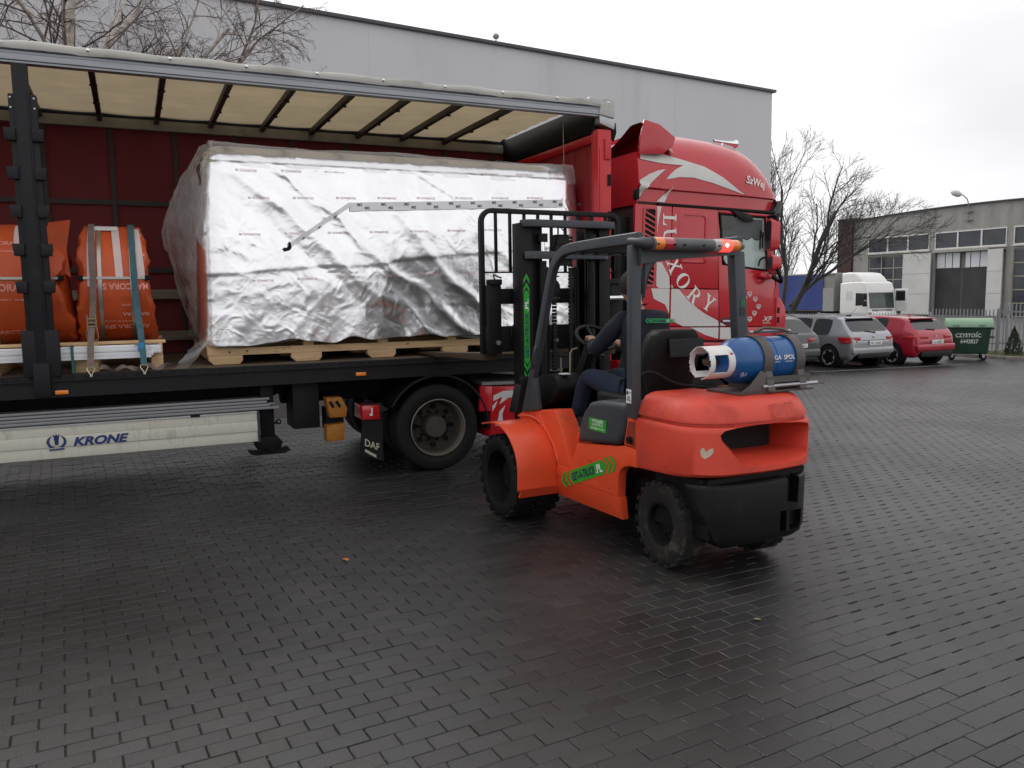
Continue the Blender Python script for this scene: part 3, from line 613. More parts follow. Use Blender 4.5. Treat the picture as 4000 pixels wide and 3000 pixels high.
# trailer axles (off to the left of the picture)
tyT = wheel_mesh_tyre(.5,.29,.36); ty0 = None
for k, x in enumerate((-4.9,-6.2,-7.5)):
    for y in (8.05, 10.15):
        w_ = MB(); w_.v, w_.f = tyT.v, tyT.f
        if ty0 is None: ty0 = w_.obj('trailer_wheel', RUBBER, TR); ty0.location = (x,y,.5); rm = MB(); rm.lathe([(.29,-.15),(.27,-.15),(.25,-.02),(.1,.0),(.1,-.1),(0,-.1),(0,.1),(.29,.12)], (0,0,0), (0,1,0), 24); rm.obj('rim', RIM, ty0)
        else:
            o = inst(ty0, TR, (x,y,.5)); inst(ty0.children[0], o)
    MB().cyl((x,8,.5),(x,10.2,.5),.06).obj('axle', BLACK, TR)
# lettering and crown emblem on the side guard
NAVY = mat('navy lettering', (.012,.03,.14), .5)
lt = MB(); put(lt, tg('KRONE', .100, .045, .28, 1.22), lambda u, v: (-.325+u, YT-.0035, .610+v+.006*u)); lt.obj('lettering', NAVY, TR, fix=False)
cr = MB()
for s in (-1, 1):
    P = smooth([(s*.012,.008),(s*.05,.0),(s*.075,.045),(s*.06,.085),(s*.025,.1)], 5); Q_ = smooth([(s*.038,.09),(s*.052,.065),(s*.05,.035),(s*.035,.016),(s*.012,.008)], 5)
    fill(cr, P+Q_[1:-1], lambda u, v: (-.652+u, YT-.0035, .575+v))
for P in ([(-.024,.115),(-.004,.095),(0,.02),(-.012,.02)], [(.024,.115),(.004,.095),(.0,.02),(.012,.02)], [(-.008,.1),(0,.118),(.008,.1),(.0,.02)], [(-.062,-.012),(.058,-.008),(.052,-.022),(-.056,-.026)]): fill(cr, P, lambda u, v: (-.652+u, YT-.004, .575+v))
cr.obj('emblem', NAVY, TR, fix=False)

# ================================================================ CARGO: long pallet and foil-wrapped crate
PY = 8.17; PX0, PX1 = .62, 4.55
PAL = thing('pallet', 'long pale softwood pallet under the silver foil crate', 'pallet', (0,0,1.19))
# three skids (bottom boards with cut corners), stringers, blocks, deck boards
for iy, y in enumerate((PY, 9.0, 9.85)):
    MB().box(PX0, PX1, y, y+.10, .085, .155).obj('stringer', WOOD, PAL, bevel=.004)
    for x in (.62, 1.525, 2.289, 3.05, 3.8, 4.45): MB().box(x, x+(.1 if x > .7 else .095), y+.004, y+.1, .155, .227).obj('block', WOOD, PAL, bevel=.004)
    for x0, x1 in ((.63,.94),(1.40,1.70),(2.17,2.47),(2.99,3.28),(3.70,3.99),(4.25,4.55)):
        MB().prism([(x0+.045,.0),(x1-.03,.0),(x1,.035),(x1,.084),(x0,.084),(x0,.04)], 'y', y+.002, y+.1).obj('foot_block', WOOD, PAL, bevel=.003)
MB().box(PX0, PX1, PY, PY+.09, .2275, .266).obj('deck_board', WOOD, PAL, bevel=.004)
for k in range(1, 9): MB().box(PX0, PX1, PY+.02+k*.185, PY+.02+k*.185+.16, .2275, .264).obj('deck_board', WOOD, PAL, bevel=.004)
for y in (PY+.02,): MB().box(PX0-.004, PX0+.1, PY+.01, 9.95, .156, .226).obj('end_board', WOOD, PAL, bevel=.004)
st = MB(); STM = mat('stamp ink', (.10,.06,.03), .8)
put(st, tg('PL-102-0060', .019), lambda u, v: (1.345+u, PY-.0025, .142+v)); put(st, tg('HT', .019), lambda u, v: (1.32+u, PY-.0025, .122+v)); put(st, tg('0414  11', .019, .004), lambda u, v: (1.27+u, PY-.0025, .103+v)); put(st, tg('IPPC', .016), lambda u, v: (1.265+u, PY-.0025, .135+v))
st.obj('stamp', STM, PAL, fix=False)
for x, z in ((.82,.115),(.98,.12),(2.6,.13),(1.08,.25)):
    kn = MB(); kn.cyl((x,PY-.0015,z),(x,PY+.002,z),.012,n=9); kn.obj('knot', mat('wood knot', (.2,.1,.04), .8), PAL)

CX0, CX1, CY0, CY1, CZ0, CZ1 = .70, 4.64, 8.20, 9.95, 1.46, 3.27
CRATE = thing('foil_crate', 'huge crate wrapped in crumpled silver foil on the long pallet', 'crate', (0,0,0))
def crumple(a, b, seed=0):
    "ridged folds: sharp creases between softly bulging facets"
    h = np.zeros_like(a); amp = 1.0; f = 1.0
    for o in range(5):
        t = .7+1.3*o+seed; ca_, sa_ = math.cos(t), math.sin(t); u = (a*ca_+b*sa_)*f; v = (-a*sa_+b*ca_)*f*.45
        wu, wv = vnoise(u*.7+9, v*1.1, seed+o+5), vnoise(u*.9+3, v*.9+5, seed+o+9); u, v = u+1.5*(wu-.5), v+1.1*(wv-.5); n_ = vnoise(u+13*o, v+7*o, seed+o); h += amp*(1-np.abs(2*n_-1))**1.6; amp *= .5; f *= 1.85
    return h
def foil_disp(X, Z):
    "outward bulge of the front sheet at (x, z)"
    x, z = np.asarray(X, float), np.asarray(Z, float)
    h = .015*crumple((x-.4)*.9, (z-1.2)*1.0, 1)+.004*crumple((x-.4)*3.1+3, (z-1.2)*3.1, 4)
    u = (x-.7)*.80-(CZ1-z)*.95+.22*(vnoise(x*1.6, z*1.9, 21)-.5)+.10*(vnoise(x*4.3, z*4.1, 22)-.5)                                                     # long diagonal folds falling from the top left corner
    h += .014*np.exp(-(u/.08)**2)+.010*np.exp(-((u-.33)/.06)**2)-.007*np.exp(-((u+.24)/.07)**2)
    u2 = (x-2.9)*.9+(z-2.2)*.8+.3*(vnoise(x*2.1, z*2.2, 23)-.5); h += .012*np.exp(-(u2/.07)**2)*(z < 2.7)+.008*np.exp(-((u2-.7)/.06)**2)
    zs = 2.13+.083*(x-1.26)-.03*np.exp(-((x-2.2)/.3)**2); h += .006/(1+np.exp(-(z-zs)/.010))*np.exp(-np.clip(z-zs,0,9)/.12)                                    # overlapped seam
    h += .03*np.clip((1.75-z)/.3, 0, 1)*vnoise(x*4, z*2, 8)
    h += .11*np.clip(1-((z-1.92)/1.42)**2, 0, 1)                 # belly shaped in so the upper sheet leans back and mirrors the sky
    return h
def ring_point(s, z):
    "plan outline of the crate, s in 0..1 runs left back - front - right back, rounded corners"
    r = .16; L1 = CY1-CY0-r; L2 = CX1-CX0-2*r; A = math.pi*r/2; Tt = 2*L1+2*A+L2; d = s*Tt
    if d < L1: return (CX0, CY1-d, -1, 0)
    d -= L1
    if d < A: t = d/r; return (CX0+r-r*math.cos(t), CY0+r-r*math.sin(t), -math.cos(t), -math.sin(t))
    d -= A
    if d < L2: return (CX0+r+d, CY0, 0, -1)
    d -= L2
    if d < A: t = d/r; return (CX1-r+r*math.sin(t), CY0+r-r*math.cos(t), math.sin(t), -math.cos(t))
    d -= A; return (CX1, CY0+r+d, 1, 0)
def foil_mesh():
    NU, NV = 560, 200; mb = MB(); Pn = np.zeros((NV+1, NU+1, 3))
    rp_ = [ring_point(i/NU, 0) for i in range(NU+1)]; rx = np.array(rp_)
    for j in range(NV+1):
        t = j/NV
        # profile: wall up, then a soft round shoulder, then inwards over the lid
        if t < .80: z = CZ0-.02+(CZ1-.13-CZ0)*t/.80; ins = 0
        elif t < .92: q = (t-.80)/.12*math.pi/2; z = CZ1-.15+.15*math.sin(q); ins = .15*(1-math.cos(q))
        else: z = CZ1+.03*(t-.92)/.08; ins = .15+.75*(t-.92)/.08
        zz = np.full(NU+1, z)
        d = foil_disp(rx[:,0]+(rx[:,1]-CY0)*.8, zz)
        d = d*(.65+.35*(t < .8))
        wav = .05*np.clip((.06-t)/.06, 0, 1)*(vnoise(rx[:,0]*5, rx[:,1]*5, 3)-.4)
        Pn[j,:,0] = rx[:,0]+rx[:,2]*(d-ins); Pn[j,:,1] = rx[:,1]+rx[:,3]*(d-ins); Pn[j,:,2] = zz+wav*1.6-.012*(d/.03)
    mb.add(Pn.reshape(-1,3).tolist(), [(j*(NU+1)+i, j*(NU+1)+i+1, (j+1)*(NU+1)+i+1, (j+1)*(NU+1)+i) for j in range(NV) for i in range(NU)])
    return mb
def foil_mat():
    m = mat('silver foil', (.90,.905,.92), .24, .96, var=.03, vs=4); t = m.node_tree; b = t.nodes['Principled BSDF']; l = t.links.new
    tcn = [n for n in t.nodes if n.type == 'TEX_COORD'][0]; prev = None
    for sc, stg, dist, ds in ((1.7, .30, .045, .9), (5.0, .34, .015, 1.4), (14., .22, .006, .8)):
        vo = t.nodes.new('ShaderNodeTexNoise'); vo.noise_type = 'RIDGED_MULTIFRACTAL'; vo.inputs['Scale'].default_value = sc; vo.inputs['Detail'].default_value = 3; vo.inputs['Roughness'].default_value = .5; vo.inputs['Distortion'].default_value = ds
        l(tcn.outputs['Object'], vo.inputs[0]); bp = t.nodes.new('ShaderNodeBump'); bp.inputs['Strength'].default_value = stg; bp.inputs['Distance'].default_value = dist; l(vo.outputs[0], bp.inputs['Height'])
        if prev: l(prev.outputs[0], bp.inputs['Normal'])
        prev = bp
    l(prev.outputs[0], b.inputs['Normal']); return m
FOIL = foil_mat()
foil_mesh().obj('foil', FOIL, CRATE, fix=False, ang=70)
MB().box(CX0+.12, CX1-.12, CY0+.12, CY1, CZ0, CZ1-.06).obj('inner_case', mat('case board', (.2,.17,.13), .8), CRATE)
KRAFT = mat('kraft paper skirt', (.50,.40,.30), .7, var=.15, vs=4, bump=.5, bs=14)
MB().box(CX0+.03, CX1-.02, CY0+.035, CY1, 1.457, 1.66).obj('base_skirt', KRAFT, CRATE, bevel=.02)
def fs(x, z, off=.004): return (x, CY0-float(foil_disp(x, z))*(1.0 if z < 3.05 else .65)-off, z)
# printed tape: long run and the loose diagonal end
TAPE = mat('clear printed tape', (.62,.62,.63), .3, .35, var=.06, alpha=1)
tp = MB(); tp.grid(lambda u, v: (lambda x, z: (fs(x, z, .010) if x < 4.45 else (x, CY0-.02+max(0, x-4.45)**2*1.6, z)))(2.02+2.64*u, 2.665+.0485*(2.64*u)+.085*v), 90, 4)
tape = tp.obj('tape', TAPE, CRATE, fix=False)
td = MB(); td.grid(lambda u, v: fs(1.42+.62*u-.02*v, 2.30+.42*u+.035*v, .014), 30, 2); td.obj('loose_tape', TAPE, CRATE, fix=False)
ink = MB()
for k in range(11):
    for dx, dz in ((0,.06),(.075,.026)):
        x0 = 2.12+.245*k+dx; z0 = 2.665+.0485*(x0-2.02)+dz
        put(ink, tg('MS', .042, .012), lambda u, v: fs(x0+u, z0+v+.0485*u, .013))
for k in range(3): put(ink, tg('MS', .03, .01), lambda u, v: fs(1.55+.16*k+u*.83-v*.5, 2.39+.108*k+v*.83+u*.5, .017))
ink.obj('tape_print', mat('tape ink', (.06,.06,.07), .6), CRATE, fix=False)['kind'] = 'stuff'
pr_ = MB()
for j, z in enumerate((3.02, 2.76, 2.42, 1.98)):
    for k in range(9):
        x0 = 1.05+.42*k+.1*(j % 2)
        if x0 > 4.35: continue
        put(pr_, tg('SICURPACK 98', .03, .002), lambda u, v: fs(x0-u, z+.04*(x0-1)*.9-v, .006))
        put(pr_, tg('_ _ __ ___ __', .02), lambda u, v: fs(x0-u, z+.04*(x0-1)*.9+.04-v, .006))
pr_.obj('foil_print', mat('faded pink ink', (.60,.40,.41), .5, .3), CRATE, fix=False)['kind'] = 'stuff'
hole = MB(); fill(hole, [(1.345,2.285),(1.36,2.30),(1.385,2.295),(1.40,2.32),(1.40,2.34),(1.415,2.36),(1.425,2.34),(1.43,2.30),(1.415,2.275),(1.385,2.268),(1.36,2.262)], lambda u, v: fs(u, v, .016)); hole.obj('torn_hole', mat('hole shade black', (.002,.002,.002), .9), CRATE, fix=False)  # flat black patch painted for the dark inside the tear
# clear film hanging over the left end and along the bottom
def film_mat():
    m = bpy.data.materials.new('clear film'); m.use_nodes = True; t = m.node_tree; l = t.links.new; b = t.nodes['Principled BSDF']; o = [n for n in t.nodes if n.type == 'OUTPUT_MATERIAL'][0]
    b.inputs['Base Color'].default_value = (.85,.86,.88,1); b.inputs['Roughness'].default_value = .2; b.inputs['Specular IOR Level'].default_value = .8
    tr_ = t.nodes.new('ShaderNodeBsdfTransparent'); ms = t.nodes.new('ShaderNodeMixShader'); lw = t.nodes.new('ShaderNodeLayerWeight'); lw.inputs[0].default_value = .35
    mr = t.nodes.new('ShaderNodeMapRange'); mr.inputs[3].default_value = .10; mr.inputs[4].default_value = .60; l(lw.outputs['Facing'], mr.inputs[0])
    l(mr.outputs[0], ms.inputs[0]); l(tr_.outputs[0], ms.inputs[1]); l(b.outputs[0], ms.inputs[2]); l(ms.outputs[0], o.inputs[0])
    n = t.nodes.new('ShaderNodeTexNoise'); n.inputs['Scale'].default_value = 7; n.inputs['Detail'].default_value = 5; bp = t.nodes.new('ShaderNodeBump'); bp.inputs['Strength'].default_value = .7; bp.inputs['Distance'].default_value = .04
    tcn = t.nodes.new('ShaderNodeTexCoord'); l(tcn.outputs['Object'], n.inputs[0]); l(n.outputs['Fac'], bp.inputs['Height']); l(bp.outputs[0], b.inputs['Normal']); return m
FILM = film_mat()
def wob(a, b, s=1.): return float(vnoise(np.array(a*3.1), np.array(b*3.1), 4)-.5)*.05*s+float(vnoise(np.array(a*9.), np.array(b*7.), 6)-.5)*.02*s
# end drape: from the top left edge, bulging out over the left end and tucked in low down
def end_film(u, v):
    z = 3.29-1.86*v; bulge = .02+.34*math.sin(min(1,(v/.42))*math.pi/2)*(1 if v < .42 else 1-((v-.42)/.58)**1.3*.72)
    y = 8.17+1.7*u; x = CX0+.02-bulge*(.35+.65*min(1, u*2.2))+.10*max(0, .25-u)*2
    return (x+wob(y*2, z*2, 1.2), y+wob(x+z, y, .6), z)
MB().grid(end_film, 34, 44).obj('end_film', FILM, CRATE, fix=False, ang=70)
def bot_film(u, v):
    x = .72+3.7*u; z = 1.72-.30*v-.05*math.sin(x*2.1)*v-.06*v*float(vnoise(np.array(x*1.4), np.array(2.), 5))
    return (x, 8.135-.03*v+.5*wob(x*1.6, z*3, 1.)-.012, z)
MB().grid(bot_film, 120, 14).obj('bottom_film', FILM, CRATE, fix=False, ang=70)
def top_film(u, v):
    x = .735+3.88*u; a = min(1, v*1.6)*math.pi/2; z = 3.30-.02*u-.19*max(0, v-.35)/.65-.05*(1-math.cos(a))
    return (x, 8.50-.335*math.sin(a)+.4*wob(x*1.3, v*2, 1.)-.015, z+.25*wob(x*1.1, 3.3, 1.)+.012*math.sin(x*3))
MB().grid(top_film, 130, 14).obj('top_film', FILM, CRATE, fix=False, ang=70)
def tail_film(u, v):
    p = Vector((.84,8.08,1.60)).lerp(Vector((.38,7.97,1.235)), u); w_ = .09+.13*u
    return (p.x+(v-.5)*w_*.8+wob(u*3, v*3, .6), p.y-.04*math.sin(v*6), p.z+(v-.5)*w_*1.3*(1 if u < .9 else .7)+.03*math.sin(u*7)+.012)
MB().grid(tail_film, 18, 10).obj('tail_film', FILM, CRATE, fix=False, ang=70)

# ================================================================ ORANGE WRAPPED COILS
ORW = mat('orange coil wrap', (.52,.075,.014), .5, var=.16, vs=3, bump=.6, bs=9, dirt=((.26,.04,.01), .3, 4))
BANDM = mat('steel band', (.4,.39,.36), .35, .8, dirt=((.25,.2,.15), .3, 8)); TAPEW = mat('pale tape', (.62,.5,.48), .6, var=.08); PAPER = mat('paper label', (.72,.72,.72), .7, var=.06)
OLET = mat('faded pink lettering', (.75,.30,.24), .6)
YC0, CR_, ZC = 8.14, .545, 1.965        # near point of the coil barrel, barrel radius, height of the coil's axis
def coil(name, label, xc, hw, seed):
    "coil lying with its axis along x: wrapped barrel seen edge-on, waisted round the middle"
    rr = random.Random(seed); t = thing(name, label, 'coil', (xc, 0, 0)); yc = YC0+CR_; n = 72; rings = []
    for s in (-1.0,-.97,-.9,-.8,-.4,0,.4,.8,.9,.97,1.0):
        ring = []
        for k in range(n):
            a = 2*math.pi*k/n; f = CR_*(.90 if abs(s) == 1 else 1 if abs(s) < .96 else .975)
            zz_ = ZC+CR_*math.sin(a); hz = float(np.interp(zz_, (1.40,1.62,1.96,2.02,2.10,2.20,2.34,2.50), (1.12,1.10,.90,.84,.92,1.02,.92,.82)))
            cr_ = rr.uniform(-.035,.035)+.05*math.sin(a*9+seed)*math.sin(a*4+1) if abs(s) > .75 else 0
            px = s*hw*(hz*(1+cr_) if abs(s) > .75 else 1); f2 = f+rr.uniform(-.006,.006)
            ring.append((px, yc-f2*math.cos(a), ZC+f2*math.sin(a)))
        rings.append(ring)
    MB().loft(rings).obj('wrapping', ORW, t, ang=22)
    def on(x, a, off): return (x, yc-(CR_+off)*math.cos(a), ZC+(CR_+off)*math.sin(a))
    def strip(x0, x1, a0, a1, off, sl=0): return MB().grid(lambda u, v: on(x0+(x1-x0)*u+sl*v, a0+(a1-a0)*v, off), 2, 40)
    for x, sl in ((-.13,.03),(.135,.02)): strip(x*hw/.3-.016, x*hw/.3+.016, -1.35, 1.9, .010, sl).obj('steel_band', BANDM, t, fix=False)
    hb = MB(); hb.box(-hw*.98, hw*.96, YC0-.014, YC0-.004, ZC+.04, ZC+.062); hb.obj('steel_band', BANDM, t)
    for s in (-1, 1): MB().box(s*hw*.98-.045*(s > 0), s*hw*.98+.045*(s < 0), YC0-.02, YC0+.06, ZC+.03, ZC+.075).obj('edge_protector', BLACK, t, bevel=.004)
    return t, on, strip
c1, on1, st1 = coil('wrapped_coil', 'orange wrapped coil with lashing straps in the middle of the deck', -.13, .30, 2)
for x, sl, a0 in ((-.17,-.02,-.05),(.02,.02,.08),(.19,.03,.08)): st1(x-.028, x+.034, 1.2, a0, .006, sl).obj('white_tape', TAPEW, c1, fix=False)
st1(-.17, .05, 1.30, 1.08, .012).obj('paper_label', PAPER, c1, fix=False)
lb = MB()
for x, a, sz, s in ((.05,-.04,.075,'MARCORA SPA'),(.10,-.78,.072,'MARCORA SPA'),(.12,-.36,.028,'www.marcora'),(.16,-.52,.05,'MARCORA'),(.02,-.66,.024,'tel 035 45 67 80   marcoraspa'),(.2,.5,.05,'MARC'),(.2,.95,.05,'ARC')):
    put(lb, tg(s, sz, .03), lambda u, v: on1(x-u*.9 if abs(x-u*.9) < .27 else .27*(1 if x-u > 0 else -1), a-v/CR_, .004))
lb.obj('lettering', OLET, c1, fix=False)
c2, on2, st2 = coil('wrapped_coil', 'orange wrapped coil at the left edge, behind the trailer pillar', -.92, .40, 5)
for x in (-.2, .05): st2(x-.03, x+.04, 1.25, .5, .006).obj('white_tape', TAPEW, c2, fix=False)
lb = MB()
for x, a, sz, s in ((-.06,.70,.062,'MARCORA SPA'),(-.06,-.06,.085,'MARCORA SPA'),(-.02,.55,.03,'www.marcoraspa'),(.0,-.24,.03,'www.marcoraspa'),(.02,-.86,.07,'MARCORA SPA')):
    put(lb, tg(s, sz, .03), lambda u, v: on2(max(-.38, min(.38, x+u*.9)), a+v/CR_, .004))
lb.obj('lettering', OLET, c2, fix=False)
fl = MB(); fl.add([(.30,8.2,2.50),(.47,8.24,2.53),(.42,8.3,2.28),(.36,8.25,2.1),(.44,8.28,2.02),(.28,8.18,2.2)], [(0,1,2),(0,2,5),(5,2,3),(3,2,4)]); fl.obj('wrap_flap', ORW, c2, fix=False)
cb = MB().box(-.47,.25,8.20,9.15,1.19,1.425)
crd = thing('timber_cradle', 'short timber bearers carrying the two orange coils', 'bearer', (0,0,1.187))
for x in (-1.15, -.50, -.40, .13): MB().box(x, x+.10, 8.05, 9.25, 0, .235).obj('timber', WOOD, crd, bevel=.006)
for y in (8.12, 9.05): MB().box(-1.2, .26, y, y+.12, .236, .262).obj('timber', WOOD, crd, bevel=.004)
BRD = mat('white profile', (.74,.75,.77), .35, var=.04, dirt=((.6,.6,.6), .2, 8))
bd = thing('profile_bundle', 'bundle of long white profiles lying in front of the orange coils', 'profiles', (0,0,0))
for i, (y0, y1, z0, z1, x1) in enumerate(((7.955,8.04,1.322,1.362,.15),(7.95,8.035,1.363,1.40,.10),(7.985,8.045,1.401,1.42,.13),(7.952,7.98,1.303,1.3215,.13))):
    MB().box(-3.2, x1, y0, y1, z0, z1).obj('profile', BRD, bd, bevel=.004)
MB().box(.06,.22,7.96,8.04,1.335,1.415).obj('bubble_wrap_end', mat('bubble wrap', (.72,.73,.74), .3, var=.15, vs=40, bump=1., bs=60), bd, bevel=.02, seg=3)
MB().box(.0,.2,7.97,8.05,1.4205,1.43).obj('card_strip', mat('card brown', (.32,.2,.12), .8), bd)
for x in (-.505, -1.6): MB().box(x, x+.022, 7.945, 8.05, 1.19, 1.43).obj('binding', mat('teal binding', (.02,.12,.12), .6), bd)
# lashing straps over the coil
def strap(name, label, x, sl, col, ratchet):
    t = thing(name, label, 'strap', (0,0,0)); m = mat('webbing '+label[:9], col, .8, var=.15, vs=20, bump=.4, bs=200); yc = YC0+CR_; b = MB(); pts = []
    for k in range(21): a = 1.75-k*.0875*1.0; pts.append((x, yc-(CR_+.022)*math.cos(a), ZC+(CR_+.022)*math.sin(a)))
    e = pts[-1]; pts = [p for p in pts if p[2] > ZC+.02]; pts += [(x+sl*.35, YC0-.04, ZC-.25), (x+sl*.8, 7.93, 1.47), (x+sl, 7.845, 1.24)]
    P = [Vector(p) for p in smooth(pts, 3)]; w = .026
    b.loft([[p+Vector((-w,0,0)), p+Vector((w,0,0)), p+Vector((w,.003,.001)), p+Vector((-w,.003,.001))] for p in P]); b.obj('webbing', m, t, fix=True)
    h = MB(); xb = x+sl; h.tube([(xb-.028,7.842,1.245),(xb-.03,7.838,1.225),(xb-.004,7.815,1.182),(xb-.004,7.81,1.165),(xb+.006,7.81,1.165),(xb+.006,7.815,1.182),(xb+.03,7.838,1.225),(xb+.028,7.842,1.245),(xb-.028,7.842,1.245)], .0045, 6); h.obj('hook', mat('hook metal', (.5,.46,.38), .35, .9), t)
    if ratchet:
        r_ = MB(); X, Y, Z = x+sl*.55, 8.03, 1.62; RM = mat('ratchet brass', (.28,.22,.14), .5, .7)
        for s in (-1, 1): r_.box(X+s*.034-.004, X+s*.034+.004, Y-.03, Y+.02, Z-.05, Z+.07)
        for z in (-.03,.0,.035): r_.cyl((X-.034,Y-.012,Z+z),(X+.034,Y-.012,Z+z),.009,n=10)
        r_.tube([(X-.036,Y-.02,Z-.04),(X-.045,Y-.03,Z-.12),(X-.04,Y-.03,Z-.15),(X+.04,Y-.03,Z-.15),(X+.045,Y-.03,Z-.12),(X+.036,Y-.02,Z-.04)], .006, 6); r_.obj('ratchet', RM, t)
    return t
strap('lashing_strap', 'grey-brown lashing strap with ratchet over the orange coil', -.30, -.055, (.17,.125,.11), True)
tl_ = strap('lashing_strap', 'teal lashing strap over the orange coil, right of the ratchet strap', .03, .035, (.045,.115,.14), False)
MB().box(.05-.028,.05+.028,7.895,7.90,1.36,1.44).obj('strap_label', mat('blue strap label', (.04,.22,.5), .6), tl_)
lo = MB(); W_ = []
for k in range(60):
    u = k/59; x = -.31+.60*u; a = u*16; W_.append((Vector((x, 7.93+.02*math.sin(u*9), 1.215+.016*math.sin(u*21))), a))
lo.loft([[p+Vector((0,math.cos(a)*.015,abs(math.sin(a))*.026)), p-Vector((0,math.cos(a)*.015,.012)), p-Vector((.002,math.cos(a)*.015,.010)), p+Vector((.002,math.cos(a)*.015,abs(math.sin(a))*.026+.003))] for p, a in W_])
o = lo.obj('loose_strap', mat('webbing grey-brow', (.17,.125,.11), .8)); tag(o, 'twisted loose end of brown webbing lying on the deck edge below the coil', 'strap')
# ================================================================ RED TRACTOR UNIT (stands on the falling ground: nose slightly down)
TX = 2.83
TU = thing('tractor_unit', 'red lorry tractor unit with silver swooshes coupled to the trailer', 'lorry', (TX,0,0)); TU.rotation_euler = (0, .0267, 0)
def tob(mb, name, m, parent=None, **k):
    if parent is None: mb.xf(Matrix.Translation((-TX,0,0)))
    elif parent.parent is TU: mb.xf(Matrix.Translation((-TX,0,0)))
    return mb.obj(name, m, parent or TU, **k)
YC, YM = 7.85, 9.09
GAP = mat('panel gap', (.03,.004,.005), .7)
# inner cab
tob(MB().prism([(5.20,1.05),(5.60,1.05),(5.62,1.30),(6.98,1.30),(7.0,.95),(7.30,.95),(7.34,1.5),(7.30,2.0),(7.22,2.85),(7.2,2.92),(5.20,2.92)], 'y', YC+.03, 2*YM-YC-.03), 'cab_shell', GAP)
def panel(name, poly, m=TRED, bev=.012, y=YC, parent=None, d=.04): return tob(MB().prism(poly, 'y', y, y+d), name, m, parent, bevel=bev)
side = [('side_fairing', [(5.15,1.25),(5.655,1.25),(5.655,2.885),(5.15,2.885)]),
        ('sleeper_panel', [(5.665,1.947),(6.365,1.947),(6.315,2.885),(5.665,2.885)]),
        ('lower_panel', [(5.665,1.496),(6.392,1.496),(6.368,1.938),(5.665,1.938)]),
        ('sill_panel', [(5.665,1.34),(5.93,1.34),(6.30,1.325),(6.395,1.325),(6.392,1.487),(5.665,1.487)])]
for nm, P in side:
    panel(nm, P); panel(nm, P, y=2*YM-YC-.04)
dP = [(6.375,1.947),(7.255,1.947),(7.16,2.845),(6.325,2.885)]
dr = panel('door', [(6.402,1.496),(7.285,1.496),(7.262,1.938),(7.245,2.10),(7.13,2.17),(6.41,2.235),(6.325,2.83),(6.322,2.885),(6.31,2.885),(6.375,1.947)])
panel('door_frame', [(6.322,2.885),(7.17,2.87),(7.17,2.825),(7.055,2.84),(6.335,2.845)], parent=None)
panel('door_frame', [(7.06,2.83),(7.17,2.83),(7.245,2.12),(7.128,2.175)])
panel('sill_panel', [(6.404,1.325),(7.29,1.30),(7.287,1.487),(6.402,1.487)])
WF = [(6.345,2.84),(7.055,2.835),(7.125,2.178),(6.45,2.235),(6.41,2.29)]
fr = MB(); n = len(WF); c_ = Vector((6.75,2.52)); I_ = [tuple(c_+(Vector(p)-c_)*.945) for p in WF]
fr.add([(u,YC-.004,v) for u,v in WF]+[(u,YC-.004,v) for u,v in I_]+[(u,YC+.03,v) for u,v in WF]+[(u,YC+.03,v) for u,v in I_], [(i,(i+1)%n,n+(i+1)%n,n+i) for i in range(n)]+[(n+i,n+(i+1)%n,3*n+(i+1)%n,3*n+i) for i in range(n)]+[(i,2*n+i,2*n+(i+1)%n,(i+1)%n) for i in range(n)])
tob(fr, 'window_seal', BLACK)
CABW = mat('daylit cab window', (.40,.50,.47), .05, var=.12, vs=2, spec=.5)  # pale colour stands in for daylight seen through the far window
tob(MB().prism(I_, 'y', YC+.012, YC+.02), 'window', CABW)
# curtain with bobbles, dark shade, wheel rim behind the glass line
cu = MB(); T_ = [(6.36,2.80),(7.02,2.80),(7.02,2.60)]+[(7.02-.66*k/30, 2.60-.035*abs(math.sin(k/30*math.pi*4))) for k in range(31)]+[(6.36,2.60)]
fill(cu, T_, lambda u, v: (u, YC+.009, v)); tob(cu, 'cab_curtain', mat('grey curtain', (.10,.105,.11), .8), fix=False)
bo = MB()
for k in range(34): x = 6.38+.64*k/33; bo.cyl((x,YC+.006,2.59-.035*abs(math.sin((7.02-x)/.66*math.pi*4))),(x,YC+.010,2.59-.035*abs(math.sin((7.02-x)/.66*math.pi*4))),.008,n=7)
tob(bo, 'curtain_bobbles', BLACK)['kind'] = 'stuff'
sh = MB(); fill(sh, [(6.355,2.82),(6.60,2.82),(6.60,2.74),(6.54,2.68),(6.45,2.655),(6.375,2.665)], lambda u, v: (u, YC+.006, v)); tob(sh, 'sun_shade', GLASS, fix=False)
sw = MB(); sw.tube(smooth([(6.98,YC+.01,2.24),(7.0,YC+.01,2.31),(7.06,YC+.01,2.345),(7.1,YC+.01,2.345)],5), .011, 6); tob(sw, 'steering_wheel', BLACK)
hg = MB(); hg.tube([(6.985,YC+.006,2.68),(6.98,YC+.006,2.47),(6.99,YC+.006,2.44),(7.0,YC+.006,2.47),(7.0,YC+.006,2.66)], .005, 5); hg.tube([(7.03,YC+.006,2.65),(7.025,YC+.006,2.46)], .008, 5); tob(hg, 'hanging_charm', BLACK)
tob(MB().prism(I_, 'y', 2*YM-YC-.02, 2*YM-YC-.012), 'window', CABW)
dr2 = panel('door', dP, y=2*YM-YC-.035)
